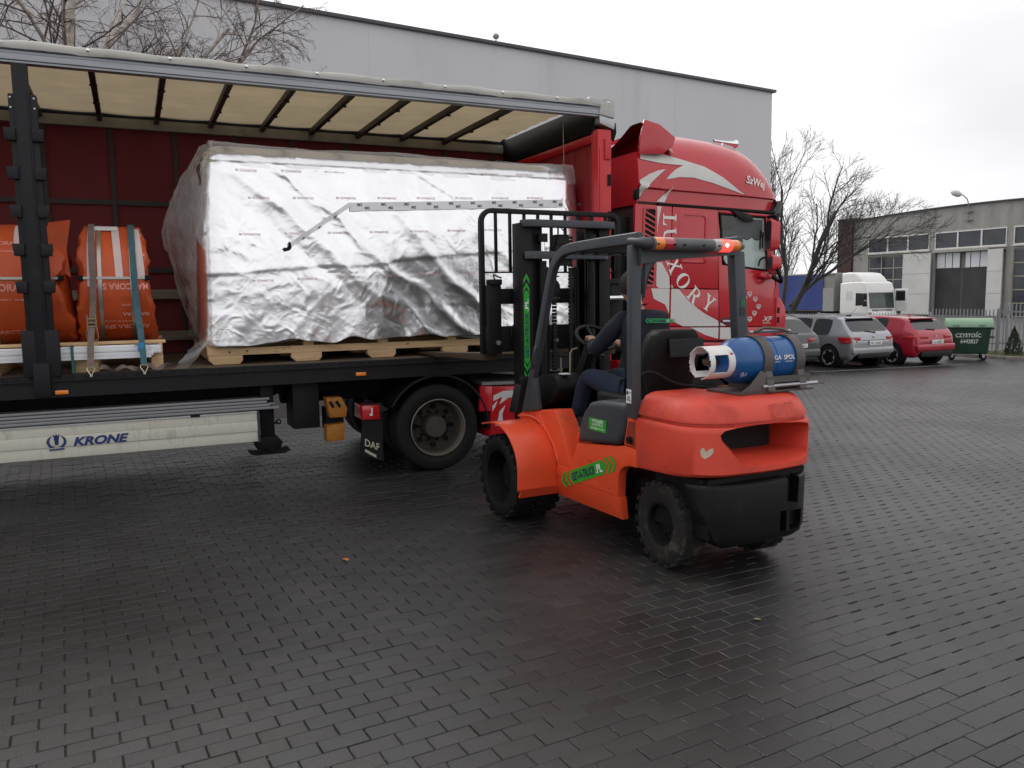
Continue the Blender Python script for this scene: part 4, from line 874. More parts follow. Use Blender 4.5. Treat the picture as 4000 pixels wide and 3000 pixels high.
# raised hatch frame and door handle
hp = [rrect(5.755,6.17,2.25,2.83,.05), rrect(5.79,6.135,2.285,2.795,.04)]; n = len(hp[0]); hb = MB()
hb.add([(u,YC-.010,v) for u,v in hp[0]]+[(u,YC-.010,v) for u,v in hp[1]]+[(u,YC+.001,v) for u,v in rrect(5.74,6.185,2.235,2.845,.06)]+[(u,YC+.001,v) for u,v in hp[1]], [(i,(i+1)%n,n+(i+1)%n,n+i) for i in range(n)]+[(i,2*n+i,2*n+(i+1)%n,(i+1)%n) for i in range(n)]+[(n+i,n+(i+1)%n,3*n+(i+1)%n,3*n+i) for i in range(n)])
tob(hb, 'locker_hatch', TRED)
tob(MB().prism(rrect(6.41,6.575,1.505,1.61,.03), 'y', YC-.003, YC+.005), 'handle_recess', mat('recess shade red', (.12,.006,.008), .5)); tob(MB().box(6.43,6.56,YC-.03,YC-.012,1.545,1.572), 'door_handle', mat('handle silver', (.5,.5,.5), .35, .6), bevel=.006)  # recess plate lies proud; its shade is painted as a darker red
# black grille behind the cab door
tob(MB().prism([(5.275,1.98),(5.42,1.98),(5.42,2.84),(5.275,2.82)], 'y', YC-.004, YC+.01), 'side_grille', BLACK)
for k in range(13):
    z = 2.0+k*.062; tob(MB().prism([(5.275,z+.052),(5.42,z-.012),(5.42,z+.008),(5.275,z+.072)], 'y', YC-.012, YC-.002), 'grille_slat', TRED)
gf = [rrect(5.255,5.44,1.955,2.86,.03), rrect(5.278,5.417,1.98,2.835,.02)]; n = len(gf[0]); g_ = MB()
g_.add([(u,YC-.014,v) for P in gf for u,v in P]+[(u,YC,v) for P in gf for u,v in P], [(i,(i+1)%n,n+(i+1)%n,n+i) for i in range(n)]+[(i,2*n+i,2*n+(i+1)%n,(i+1)%n) for i in range(n)]+[(n+i,n+(i+1)%n,3*n+(i+1)%n,3*n+i) for i in range(n)]); tob(g_, 'grille_frame', TRED)
tob(MB().box(5.45,7.20,YC-.010,YC+.03,2.885,2.915), 'rain_gutter', BLACK, bevel=.004)
# roof
STN = [(5.50,1.235,3.80),(5.75,1.235,3.815),(6.05,1.235,3.82),(6.35,1.235,3.81),(6.65,1.23,3.785),(6.85,1.22,3.745),(7.0,1.205,3.67),(7.12,1.19,3.56),(7.22,1.17,3.41),(7.29,1.14,3.24),(7.33,1.11,3.10),(7.345,1.08,2.95)]
def rsec(X):
    for a, b in zip(STN, STN[1:]):
        if X <= b[0]: t = max(0, (X-a[0])/(b[0]-a[0])); return a[1]+(b[1]-a[1])*t, a[2]+(b[2]-a[2])*t
    return STN[-1][1:]
ZB = 3.075
def rside(X, z):
    hw, zt = rsec(X)
    if z < ZB: return hw-.03
    t = min(.999, (z-ZB)/max(.01, zt-ZB)); s = t**(1/.85); return hw*math.sqrt(1-s*s)**.42
def rring(X, hw, zt):
    H = [(hw-.03,2.92),(hw-.03,min(ZB-.015,zt-.005))]+[(hw*math.cos(R(f))**.42 if f < 90 else 0, ZB+(zt-ZB)*math.sin(R(f))**.85) for f in (0,6,14,24,34,44,54,63,71,78,84)] if zt > ZB else [(hw-.03,2.92)]+[(hw*(1-.002*k), 2.92+(zt-2.92)*k/12) for k in range(1,13)]
    return [(X,YM-a,b) for a,b in H]+[(X,YM+a,b) for a,b in reversed(H)]
tob(MB().loft([rring(*s_) for s_ in STN]), 'cab_roof', TRED, ang=40)
# rear air deflector: wall, side fins, dipped top sheet
rf = MB(); rf.loft([[(X,YM-rside(5.5,z),z) for z in (2.885,3.06,3.08,3.2,3.35,3.475)]+[(X,YM+rside(5.5,z),z) for z in (3.475,3.35,3.2,3.08,3.06,2.885)] for X in (5.19,5.498)]); tob(rf, 'rear_fairing', TRED)
def etop(d): a = abs(d); return 3.60+.185*max(0, min(1, (a-.62)/.42))**1.2
def topsheet(u, v, off=0):
    d = (v*2-1)*1.235; X = 5.19+.5*u; zr = rsec(5.7)[1]-.01; t = min(1, abs(d)/1.235); zrr = ZB+(zr-ZB)*(1-t**4.0)**.3 if t < .999 else 3.45
    w = u*u*(3-2*u); return (X, YM+d, etop(d)*(1-w)+(max(zrr,3.47)+.012)*w-off)
tsh = MB().grid(lambda u, v: topsheet(u, v), 12, 48); tob(tsh, 'roof_deflector', TRED, fix=False, ang=50)
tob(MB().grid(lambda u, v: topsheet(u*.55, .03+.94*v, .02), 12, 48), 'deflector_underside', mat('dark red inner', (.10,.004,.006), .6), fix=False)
for s in (-1, 1):
    y = YM+s*1.232; tob(MB().prism([(5.18,3.44),(5.50,3.46),(5.64,3.56),(5.67,3.66),(5.44,3.79),(5.24,3.82),(5.19,3.62)], 'y', y-.015, y+.015), 'deflector_fin', TRED, bevel=.008)
tob(MB().box(5.14,5.19,YC-.02,YC+.05,2.93,3.05), 'side_marker', BLACK, bevel=.01)
# sun visor, horns, mirrors, front corner
vs_ = MB(); vs_.prism([(7.19,2.93),(7.30,3.06),(7.34,3.03),(7.30,2.82),(7.22,2.80)], 'y', YC+.02, 2*YM-YC-.02); tob(vs_, 'sun_visor', GLASS, bevel=.015)
for y in (8.35, 9.8):
    h = MB(); h.tube([(6.62,y,3.80),(6.80,y,3.795),(6.93,y,3.79),(6.97,y,3.79)], [.018,.02,.035,.055], 12); h.cyl((6.75,y,3.70),(6.75,y,3.80),.015,n=8); tob(h, 'air_horn', CHROME)
def mirror(z0, z1, x0, x1):
    b = MB(); b.loft([[(X,7.70+dy,z) for dy,z in rrect(.0,.10*k,z0+(1-k)*.06,z1-(1-k)*.06,.045)] for X,k in ((x0,1),(x0+.02,1),(x0+.09,.95),(x1,.7))]); o = tob(b, 'mirror', TRED, bevel=.0, ang=50)
    tob(MB().prism([(a,b_) for a,b_ in rrect(7.708,7.792,z0+.02,z1-.02,.035)], 'x', x0-.004, x0-.001), 'mirror_glass', GLASS)
mirror(2.42,2.80,7.02,7.16); mirror(2.175,2.37,7.06,7.20)
ma = MB(); ma.tube(smooth([(7.14,7.86,2.14),(7.19,7.76,2.07),(7.21,7.7,2.05),(7.17,7.7,2.14),(7.14,7.72,2.22)],5), .022, 8); tob(ma, 'mirror_arm', BLACK); ma = MB(); ma.tube(smooth([(7.1,7.86,2.84),(7.14,7.76,2.84),(7.12,7.72,2.78)],4), .02, 8); tob(ma, 'mirror_arm', BLACK)
tob(MB().prism([(6.95,2.10),(7.13,2.07),(7.15,2.14),(6.97,2.16)], 'y', YC-.06, YC), 'mirror_foot', TRED, bevel=.02)
ky = MB(); ky.loft([[(x,YC+.1-.13*k,2.86+dz) for x,dz in ((6.56-.06*k,.03),(6.80-.02*k,.0),(6.86,-.06-.02*k),(6.72,-.08-.02*k),(6.6,-.03-.02*k))] for k in (0,1)]); tob(ky, 'kerb_mirror', PLASTIC, bevel=.012)
fc = MB(); fc.loft([[(7.30+a*(1 if z < 2 else .6),y,z) for a,y in ((-.06,YC-.004),(.03,YC+.01),(.09,YC+.08),(.11,YC+.2),(.11,2*YM-YC-.2),(.09,2*YM-YC-.08),(.03,2*YM-YC-.01),(-.06,2*YM-YC+.004))] for z in (1.16,1.3,1.7,1.95,2.0,2.1)]); tob(fc, 'cab_front', TRED)
cb = MB(); cb.prism([(7.27,1.20),(7.40,1.22),(7.44,1.6),(7.41,1.75),(7.33,1.85),(7.27,1.86)], 'y', YC-.02, YC+.12); tob(cb, 'corner_deflector', TRED, bevel=.02)
for z in (1.3,1.42,1.54,1.66): tob(MB().box(7.285,7.32,YC-.024,YC-.012,z,z+.07), 'corner_slot', BLACK)
tob(MB().box(7.18,7.26,YC+.08,2*YM-YC-.08,2.06,2.86), 'windscreen', GLASS, bevel=.02)
tob(MB().prism([(7.05,.42),(7.50,.42),(7.56,.7),(7.5,1.15),(7.2,1.18),(7.05,1.0)], 'y', YC+.0, 2*YM-YC), 'front_bumper', TRED, bevel=.03)
for y in (YC+.1, 2*YM-YC-.42): tob(MB().box(7.47,7.54,y,y+.32,.72,.92), 'headlamp', GLASS, bevel=.02)
# wheel arch and steps
AX = 6.27; arch = [(AX+.60*math.cos(R(a)), .56+.68*math.sin(R(a))) for a in range(10, 185, 7)]
tob(MB().prism(arch+[(5.62,.58),(5.62,1.315),(6.95,1.29),(6.95,.66)], 'y', YC-.005, YC+.05), 'wheel_arch', TRED, bevel=.015)
tob(MB().prism(arch+[(5.62,.58),(5.62,1.33),(6.95,1.31),(6.95,.66)], 'y', 2*YM-YC-.05, 2*YM-YC+.005), 'wheel_arch', TRED, bevel=.015)
al = MB(); al.loft([[(AX+.62*math.cos(R(a)),y,.56+.70*math.sin(R(a))) for a in range(5,180,7)] for y in (YC+.05, YC+.5)], cap=False, closed=False); tob(al, 'arch_liner', BLACK, fix=False)
for z in (.5,.8): tob(MB().box(6.96,7.3,YC+.02,YC+.35,z,z+.04), 'step', BLACK, bevel=.01)
tob(MB().box(6.95,7.3,YC+.06,YC+.3,.42,1.3), 'step_box', TRED, bevel=.02)
# chassis, fifth wheel, tanks, catwalk
for y in (8.65, 9.4): tob(MB().box(1.75,7.2,y,y+.09,.70,.98), 'chassis_beam', BLACK)
f5 = MB(); f5.lathe([(0,0),(.48,0),(.48,.06),(0,.09)], (2.75,YM,1.0), (0,0,1), 28); f5.prism([(1.95,.95),(2.4,1.08),(2.4,.99)], 'y', YM-.3, YM+.3); tob(f5, 'fifth_wheel', BLACK)
tob(MB().box(3.38,4.98,YC+.0,YC+.6,.31,.86), 'side_skirt', TRED, bevel=.02)
tob(MB().box(3.26,3.40,YC+.0,YC+.05,.60,.868), 'side_skirt', TRED, bevel=.01)
tob(MB().box(3.38,4.98,2*YM-YC-.6,2*YM-YC,.31,.86), 'side_skirt', TRED, bevel=.02)
tob(MB().box(3.3,5.1,YC+.05,2*YM-YC-.05,.875,.91), 'catwalk', ALU)
tob(MB().box(5.0,5.6,YC+.04,YC+.5,.35,1.1), 'side_skirt', TRED, bevel=.02)
lf = MB(); lf.tube(smooth([(3.42,8.0,1.02),(3.6,7.95,1.0),(3.75,7.97,.99)],4), .018, 8); lf.lathe([(.03,-.04),(.045,0),(.03,.03)], (3.48,8.0,1.03), (1,0,0), 10); tob(lf, 'air_coupling', mat('coupling grey', (.4,.4,.42), .5))
co = MB()
for k in range(3):
    P = [(5.0-.06*i+.02*math.sin(i*1.3), 8.6+.15*k+.05*math.cos(i*1.9), 1.9-.5*math.sin(i/14*math.pi)+.03*math.sin(i*1.9)) for i in range(0,15)]; co.tube(P, .012, 6)
tob(co, 'air_line', BLACK)
tob(MB().box(4.99,5.16,YC+.12,YC+.8,1.2,2.75), 'cab_back_panel', BLACK, bevel=.02)
# rear end: mudguard, flap, lamps
mg = MB(); W0 = 2.80
P = [(W0+.565*math.cos(R(a)), .45+.56*math.sin(R(a))) for a in range(-4, 160, 6)]; P = [p for p in P]; P2 = [(W0+.545*math.cos(R(a)), .45+.535*math.sin(R(a))) for a in range(158, -6, -6)]
mg.prism(P+[(2.17,.73),(2.165,.62),(2.2,.62)]+P2, 'y', YC-.005, YC+.62); tob(mg, 'mudguard', PLASTIC, bevel=.006)
mg2 = MB(); mg2.prism(P+P2, 'y', 2*YM-YC-.62, 2*YM-YC); tob(mg2, 'mudguard', PLASTIC)
fl_ = tob(MB().prism([(2.00,.74),(2.19,.74),(2.205,.15),(1.97,.22)], 'y', YC+.0, YC+.02).xf(Matrix.Identity(4)), 'mudflap', RUBBER)
tl = tob(MB().box(1.985,2.165,YC-.02,YC+.30,.578,.722), 'tail_lamp', REDL, bevel=.012)
tob(MB().prism([(2.06,.62),(2.09,.615),(2.09,.70),(2.075,.70),(2.075,.64),(2.06,.64)], 'y', YC-.024, YC-.018), 'lamp_mark', TSILV)
db = MB(); put(db, tg('DAF', .10, .02, 0, 1.05), lambda u, v: (2.087+u*.78, YC-.0035, .318+v-.42*u*.78)); tob(db, 'lettering', mat('yellow-grey lettering', (.42,.41,.33), .6), fix=False); tob(fill(MB(), [(2.015,.285),(2.13,.215),(2.13,.185),(2.015,.255)], lambda u, v: (u, YC-.0035, v)), 'flap_stripe', mat('yellow-grey lettering', (.42,.41,.33), .6), fix=False)
np_ = tob(MB().box(3.54,3.90,YC+.25,YC+.262,1.055,1.145), 'number_plate', WHITEP)
tob(MB().box(3.54,3.57,YC+.247,YC+.25,1.055,1.145), 'plate_band', mat('plate blue', (.01,.04,.3), .5))
pn = MB(); put(pn, tg('EPI 90KL', .085, .006), lambda u, v: (3.735+u*.8, YC+.2475, 1.10+v)); tob(pn, 'plate_lettering', BLACK, fix=False)
tob(MB().box(3.36,3.52,YC+.25,YC+.30,1.06,1.14), 'reflector', REDL, bevel=.008)
tob(MB().box(3.32,4.4,YC+.27,YC+.9,.985,1.16), 'rear_beam', mat('beam white', (.55,.55,.54), .5), bevel=.01)
# wheels
tT = wheel_mesh_tyre(.452,.286,.30, n=56).mesh('tyre'); tT.materials.append(RUBBER)
def truck_wheel(x, y, s, front=False, z=.452):
    w = bpy.data.objects.new('wheel', None); COL.objects.link(w); w.parent = TU; w.location = (x-TX, y, z); w.scale = (1, s, 1)
    o = bpy.data.objects.new('tyre', tT); COL.objects.link(o); o.parent = w
    m = MB()
    if front: m.lathe([(.288,-.13),(.296,-.145),(.28,-.14),(.25,-.06),(.20,-.10),(.12,-.13),(.12,-.17),(0,-.175),(0,.05),(.28,.1)], (0,0,0), (0,1,0), 40)
    else: m.lathe([(.286,-.138),(.270,-.05),(.245,.03),(.17,.045),(.135,.04),(.125,-.05),(.11,-.085),(.05,-.09),(0,-.09)], (0,0,0), (0,1,0), 40); lp_ = MB(); lp_.lathe([(.290,-.125),(.302,-.15),(.292,-.156),(.284,-.146),(.274,-.07)], (0,0,0), (0,1,0), 40); lp_.obj('rim_lip', RIML, w)
    r_ = m.obj('rim', RIM, w)
    if not front:
        hl = MB(); hl.tube([(0,.018,0),(0,.048,0)], .028, 12); hl.v = [(x+.205, y-.004, z) for x, y, z in hl.v]; h0_ = hl.obj('hand_hole', mat('hole shade black', (.002,.002,.002), .9), w)  # black stubs painted for the dark inside the rim openings
        for k in range(1, 8): inst(h0_, w, None, (0, 2*math.pi*k/8, 0))
    nb = MB(); rr, yy = (.165, -.135) if front else (.155, .04)
    for k in range(10): a = 2*math.pi*k/10; nb.cyl((rr*math.cos(a),yy,rr*math.sin(a)),(rr*math.cos(a),yy-.03,rr*math.sin(a)),.015,n=6)
    nb.obj('wheel_nuts', BLACK if not front else STEEL, w); return w
for x, y, s, f in ((2.80,8.02,1,False),(2.80,8.36,1,False),(2.80,10.16,-1,False),(2.80,9.82,-1,False),(AX,8.05,1,True),(AX,10.13,-1,True)): truck_wheel(x, y, s, f)
tob(MB().cyl((2.8,8.0,.45),(2.8,10.2,.45),.08), 'axle', BLACK); tob(MB().cyl((AX,8.1,.45),(AX,10.1,.45),.06), 'axle', BLACK)
# livery: swooshes, arched lettering, diamonds
SW1 = [(5.234,3.545),(5.483,3.49),(5.803,3.433),(6.126,3.374),(6.392,3.265),(6.579,3.158),(6.763,3.054),(6.696,3.089),(6.539,3.123),(6.216,3.193),(5.943,3.232),(5.745,3.223),(5.564,3.183),(5.614,3.24),(5.702,3.309),(5.812,3.365),(5.648,3.363),(5.487,3.366),(5.226,3.391)]
SW2 = [(5.558,3.301),(5.456,3.277),(5.331,3.226),(5.201,3.149),(5.195,2.932),(5.286,3.057),(5.384,3.157)]
SW3 = [(5.649,3.111),(5.568,3.024),(5.455,2.93),(5.565,2.925),(5.607,3.005)]
rs = lambda u, v: (u, YM-rside(max(5.5,u), v)-.006-(.028 if ZB-.04 < v < ZB+.02 else 0), v)
d_ = MB()
for P in (SW1, SW2, SW3): tob(fill(MB(), P, rs, .05), 'roof_swoosh', TSILV, fix=False, ang=60)
d_ = MB(); ff = lambda u, v: (u, YC-.0035, v)
for P in ([(5.442,2.871),(5.504,2.875),(5.462,2.668),(5.457,2.531)], [(5.459,1.965),(5.457,2.236),(5.528,2.238),(5.637,2.076),(5.655,1.942),(5.505,1.94)],
          [(5.675,1.936),(5.775,1.936),(5.962,1.767),(6.171,1.648),(6.375,1.562),(6.388,1.498),(5.851,1.498),(5.729,1.548),(5.675,1.581)], [(5.389,1.936),(5.65,1.936),(5.65,1.646),(5.59,1.753),(5.432,1.816)],
          [(5.675,1.99),(5.70,1.95),(5.675,1.95)], [(6.41,1.546),(6.50,1.502),(6.41,1.502)], [(5.97,1.482),(6.385,1.482),(6.385,1.345),(6.19,1.392)], [(6.41,1.482),(6.575,1.482),(6.578,1.335),(6.41,1.342)]): tob(fill(MB(), P, ff), 'door_swoosh', TSILV, fix=False)
# serif capitals drawn in a unit box
def circ(cx, cy, rx, ry, n=28): return [(cx+rx*math.cos(2*math.pi*k/n), cy+ry*math.sin(2*math.pi*k/n)) for k in range(n)]
SER = {'L': [[(-.30,-.5),(.38,-.5),(.42,-.22),(.36,-.22),(.28,-.40),(.02,-.42),(.02,.42),(.12,.44),(.12,.5),(-.30,.5),(-.30,.44),(-.16,.42),(-.16,-.42),(-.30,-.44)]],
  'U': [[(-.46,.5),(-.08,.5),(-.08,.44),(-.18,.42),(-.18,-.2),(-.12,-.36),(.03,-.42),(.2,-.36),(.26,-.2),(.26,.42),(.14,.44),(.14,.5),(.46,.5),(.46,.44),(.36,.42),(.36,-.2),(.26,-.44),(0,-.52),(-.26,-.44),(-.36,-.2),(-.36,.42),(-.46,.44)]],
  'X': [[(-.46,.5),(-.06,.5),(-.06,.44),(-.15,.42),(.04,.12),(.22,.42),(.12,.44),(.12,.5),(.46,.5),(.46,.44),(.34,.42),(.10,.02),(.38,-.42),(.48,-.44),(.48,-.5),(.06,-.5),(.06,-.44),(.16,-.42),(-.03,-.1),(-.24,-.42),(-.14,-.44),(-.14,-.5),(-.48,-.5),(-.48,-.44),(-.36,-.42),(-.09,.0),(-.36,.42),(-.46,.44)]],
  'Y': [[(-.46,.5),(-.06,.5),(-.06,.44),(-.15,.42),(.03,.06),(.2,.42),(.1,.44),(.1,.5),(.44,.5),(.44,.44),(.34,.42),(.10,-.06),(.10,-.42),(.2,-.44),(.2,-.5),(-.2,-.5),(-.2,-.44),(-.08,-.42),(-.08,-.06),(-.34,.42),(-.46,.44)]],
  'R': [[(-.42,-.5),(-.04,-.5),(-.04,-.44),(-.14,-.42),(-.14,-.04),(-.04,-.04),(.2,-.5),(.48,-.5),(.48,-.44),(.38,-.42),(.16,-.02),(.32,.1),(.36,.24),(.28,.42),(.08,.5),(-.14,.5),(-.14,.44),(.02,.42),(.14,.36),(.16,.24),(.12,.1),(-.02,.04),(-.14,.04),(-.14,.5),(-.42,.5),(-.42,.44),(-.30,.42),(-.30,-.42),(-.42,-.44)]]}
le = MB(); LET = [('L',5.621,2.739,-90),('U',5.632,2.545,-84),('X',5.705,2.21,-66),('O',5.838,2.032,-55),('R',6.003,1.866,-44),('Y',6.221,1.775,-30)]
for ch_, x, z, a in LET:
    k = .185; c, s_ = math.cos(R(a))*k, math.sin(R(a))*k; fn = lambda u, v: (x+u*c-v*s_, YC-.005, z+u*s_+v*c)
    if ch_ == 'O':
        o1, o2 = circ(0,0,.46,.52), circ(.02,.0,.25,.47); n = len(o1); le.add([fn(*p) for p in o1+o2], [(i,(i+1)%n,n+(i+1)%n,n+i) for i in range(n)])
    else:
        for P in SER[ch_]: fill(le, P, fn)
tob(le, 'lettering', LWHITE, fix=False)
ge = MB()
for x, z in ((6.848,1.889),(6.939,1.828),(6.995,1.737),(6.933,1.653),(6.863,1.582),(6.771,1.837),(6.70,1.78),(6.68,1.70),(6.74,1.62)):
    for T3 in ([(-.042,.012),(-.026,.032),(-.012,.012)], [(-.02,.033),(.02,.033),(0,.016)], [(.042,.012),(.026,.032),(.012,.012)], [(-.04,.006),(-.014,.006),(-.003,-.038)], [(-.009,.006),(.009,.006),(0,-.034)], [(.04,.006),(.014,.006),(.003,-.038)]): fill(ge, T3, lambda u, v: (x+u, YC-.004, z+v))
tob(ge, 'diamond_emblem', TSILV, fix=False)
xf_ = MB(); put(xf_, tg('XF', .085, .02, .3, 1.35), lambda u, v: (7.137+u, YC-.004, 1.585+v)); put(xf_, tg('EURO 6', .028, .01, .3, 1.2), lambda u, v: (7.132+u, YC-.004, 1.537+v)); tob(xf_, 'badge', TSILV, fix=False)
sz = MB(); put(sz, tg('SzWej', .135, .022, .35, .95), lambda u, v: (6.90+u*.97, YM-rside(6.90+u, 3.25+v)-.008, 3.25+v-.14*u)); tob(sz, 'lettering', LWHITE, fix=False)
d_ = MB()
for P in ([(3.413,.768),(3.525,.812),(3.634,.813),(3.723,.789),(3.712,.744),(3.591,.739),(3.483,.669),(3.515,.752),(3.41,.708)], [(3.461,.714),(3.40,.658),(3.403,.598),(3.44,.656)], [(3.554,.661),(3.484,.594),(3.463,.485),(3.528,.471),(3.517,.562)], [(3.42,.45),(3.62,.44),(3.8,.36),(3.6,.40)]): tob(fill(MB(), P, lambda u, v: (u, YC-.0035, v)), 'skirt_swoosh', TSILV, fix=False)
# ================================================================ FORKLIFT (local: x to its right, y forward, front axle at y = 0)
FL = thing('forklift', 'orange counterbalance forklift with dark overhead guard seen from behind', 'forklift', (3.47,6.01,0), R(2))
ORG = mat('forklift orange', (.77,.082,.026), .38, var=.06, vs=3, coat=.15, dirt=((.40,.045,.02), .34, 4), bump=.08, bs=60, wear=((.16,.035,.02), .55, 9))
CWM = mat('counterweight red-orange', (.66,.062,.034), .5, var=.12, vs=2.2, dirt=((.36,.04,.03), .45, 3), bump=.16, bs=70, wear=((.24,.05,.04), .5, 8))
FGREY = mat('forklift grey', (.044,.051,.060), .5, var=.12, vs=4, dirt=((.12,.12,.12), .25, 7), bump=.08, bs=120)
MASTB = mat('mast black', (.0045,.0045,.0052), .55, spec=.3, var=.2, dirt=((.02,.019,.018), .35, 8), bump=.2)
SEATM = mat('black vinyl', (.006,.006,.0065), .55, spec=.35, bump=.25, bs=60, dirt=((.02,.02,.02), .3, 9))
GREEN = mat('green decal', (.02,.34,.03), .45, var=.05); DNAVY = mat('decal navy ink', (.01,.015,.08), .5)
def ob(mb, name, m, parent=None, **k): return mb.obj(name, m, parent or FL, **k)
# side plates
SP = [(-.375,.385),(-1.292,.405),(-1.30,.56),(-1.325,.60),(-1.37,.63),(-1.43,.645),(-1.52,.65),(-1.52,.775),(-1.36,.775),(-1.29,.762),(-.775,.703),(-.752,.695),(-.72,.62),(-.665,.55),(-.64,.49),(-.35,.474)]
for s in (-1, 1):
    ob(MB().prism(SP, 'x', s*.53, s*.46), 'side_plate', ORG, bevel=.008)
    lo = MB(); lo.loft([[(s*.53,y,z0-.002),(s*.46,y,z0-.002),(s*.44,y,z1),(s*.49,y,z1)] for y, z0, z1 in ((-.40,.386,.225),(-1.30,.406,.235))]); ob(lo, 'side_sill', ORG, bevel=.004)
    # step
    stp = ob(MB().box(min(s*.525,s*.36), max(s*.525,s*.36), -.64, -.36, .478, .492), 'step', ORG, bevel=.004)
    for k in range(6): ob(MB().bar((s*.505,-.40-.042*k,.497),(s*.39,-.385-.042*k,.497), .014, .008), 'step_tread', mat('worn tread', (.35,.09,.05), .5, dirt=((.1,.06,.05), .5, 20)), stp)
    ob(MB().prism([(-.36,.48),(-.76,.49),(-.77,.735),(-.54,.74),(-.48,.6)], 'x', s*.40, s*.37), 'inner_riser', ORG, bevel=.006)
    # cowl between fender and floor
    cw_ = [(.23,.792),(.12,.83),(-.20,.885),(-.42,.912),(-.55,.74),(-.665,.495),(-.375,.48),(-.385,.24),(-.44,.36),(-.445,.52),(-.388,.64),(-.262,.74),(-.11,.79),(.16,.765)]
    ob(MB().prism(cw_, 'x', s*.53, s*.36), 'front_cowl', ORG, bevel=.012)
    for k in range(3): rb = MB(); rb.tube([(s*.533,-.12-.03*k,.865),(s*.533,-.30-.025*k,.68),(s*.533,-.40-.012*k,.50)], .006, 6); ob(rb, 'cowl_rib', ORG)
    # wide fender over the twin front wheels
    PA_ = smooth([(.20,.755),(.02,.787),(-.113,.786),(-.262,.736),(-.388,.636),(-.445,.515),(-.448,.36)], 5)+[(-.448,.31)]
    fe = MB(); n = len(PA_); PB_ = [(y+(.012 if z < .7 else 0), z-.014) for y, z in PA_]
    fe.prism([tuple(p) for p in PA_]+[tuple(p) for p in reversed(PB_)], 'x', s*.875, s*.50); ob(fe, 'front_fender', ORG, bevel=.004)
    ob(MB().prism([(-.448,.312),(-.40,.235),(-.385,.245),(-.433,.318)], 'x', s*.84, s*.50), 'fender_tail', ORG)
    lip = MB(); lip.tube([(s*.535,)+tuple(p) for p in smooth([(.18,.79),(-.02,.815),(-.15,.80),(-.30,.74),(-.42,.63),(-.48,.52)],4)], .010, 6); ob(lip, 'fender_seam', ORG)
chip = MB(); fill(chip, [(-.30,.60),(-.33,.61),(-.37,.60),(-.40,.575),(-.36,.585),(-.33,.57),(-.305,.575)], lambda u, v: (-.700+.25*(-.30-u), u*.0-.4475-.003*0, v)); 
ob(MB().box(-.40,.40,-.66,.22,.52,.69), 'floor_plate', MASTB); ob(MB().box(-.36,.36,-1.9,.25,.20,.52), 'chassis', MASTB)
ob(MB().box(-.46,.46,-.08,.10,.20,.46), 'front_axle', MASTB)
# engine hood / seat deck
ob(MB().prism([(-.775,.712),(-1.30,.772),(-1.37,.86),(-1.405,1.0),(-1.41,1.075),(-1.10,1.062),(-.955,1.035),(-.87,.955),(-.80,.82)], 'x', -.545, .50), 'engine_hood', FGREY, bevel=.045, seg=4)
for s in (-1, 1):
    nk = ob(MB().prism([(-1.365,.785),(-1.52,.78),(-1.52,.985),(-1.41,.985),(-1.395,.90)], 'x', s*.528, s*.40), 'filler_panel', ORG, bevel=.006)
    ob(MB().prism([(-1.385,.80),(-1.50,.79),(-1.50,.955),(-1.425,.955),(-1.41,.90)], 'x', s*.531, s*.5285), 'filler_recess', mat('recess shade orange', (.25,.03,.012), .6), nk)  # thin plate on the panel; recess shade painted as darker orange
    cp_ = MB(); cp_.cyl((s*.555,-1.452,.83),(s*.53,-1.452,.83),.024,n=14); ob(cp_, 'filler_cap', MASTB, nk)
# counterweight
def cwring(z, ins, y0=-1.522, r=.30):
    hw, yr = .535-ins, -2.165+ins; r = r-ins*.4; P = [(-hw,y0),(-hw,(y0+yr)/2)]
    for k in range(0, 13): a = R(180+90*k/12); P.append((-hw+r*1.02+r*1.02*math.cos(a), yr+r+r*math.sin(a)))
    for k in range(1, 6): t = k/6; P.append((-hw+r*1.02+(2*hw-2.04*r)*t, yr-.018*math.sin(t*math.pi)))
    for k in range(0, 13): a = R(270+90*k/12); P.append((hw-r*1.02+r*1.02*math.cos(a), yr+r+r*math.sin(a)))
    P += [(hw,(y0+yr)/2),(hw,y0)]
    return [(x, y, z+.035*max(0,(-1.6-y)/.56)*(z < .70)) for x, y in P]
cw = ob(MB().loft([cwring(z, i) for z, i in ((.645,.03),(.655,.012),(.70,.0),(.95,.0),(.975,.002),(.988,.010),(.992,.034),(1.008,.036),(1.012,.014),(1.03,.014),(1.10,.045),(1.135,.075),(1.152,.115),(1.158,.16))]), 'counterweight', CWM, ang=32)
CTR = bpy.data.objects
c1_ = MB(); O1 = [(-.345,.975),(.40,.965),(.415,.79),(.33,.735),(-.16,.745),(-.255,.80)]; O2 = [(-.255,.955),(.355,.95),(.365,.815),(.31,.775),(-.13,.785),(-.20,.83)]
P1, P2 = smooth(O1, 5, True), smooth(O2, 5, True)
c1_.loft([[(x*1.04,-2.30,z+(z-.87)*.18) for x,z in P1],[(x,-2.165,z) for x,z in P1],[(x,-2.05,z) for x,z in P2],[(x*.98,-1.78,z) for x,z in P2]]); k1 = ob(c1_, 'cut', CWM)
boolean(cw, [k1])
rd = ob(MB().box(-.22,.34,-1.83,-1.81,.76,.99), 'radiator_mesh', mat('radiator black', (.006,.006,.006), .8), cw)
em = MB()
for ch_, x in (('D',.075),('T',.185)): put(em, tg(ch_, .135, .0), lambda u, v: (x+u, -2.172+.47*v+.25*max(0,x+u-.1)**2, 1.068+v*.86))
ob(em, 'cast_lettering', mat('cast relief', (.46,.045,.03), .6), cw, fix=False)
cs = MB(); cwy = lambda x: -2.165+.30-math.sqrt(max(0,.30**2-max(0,abs(x)-.229)**2))-.004
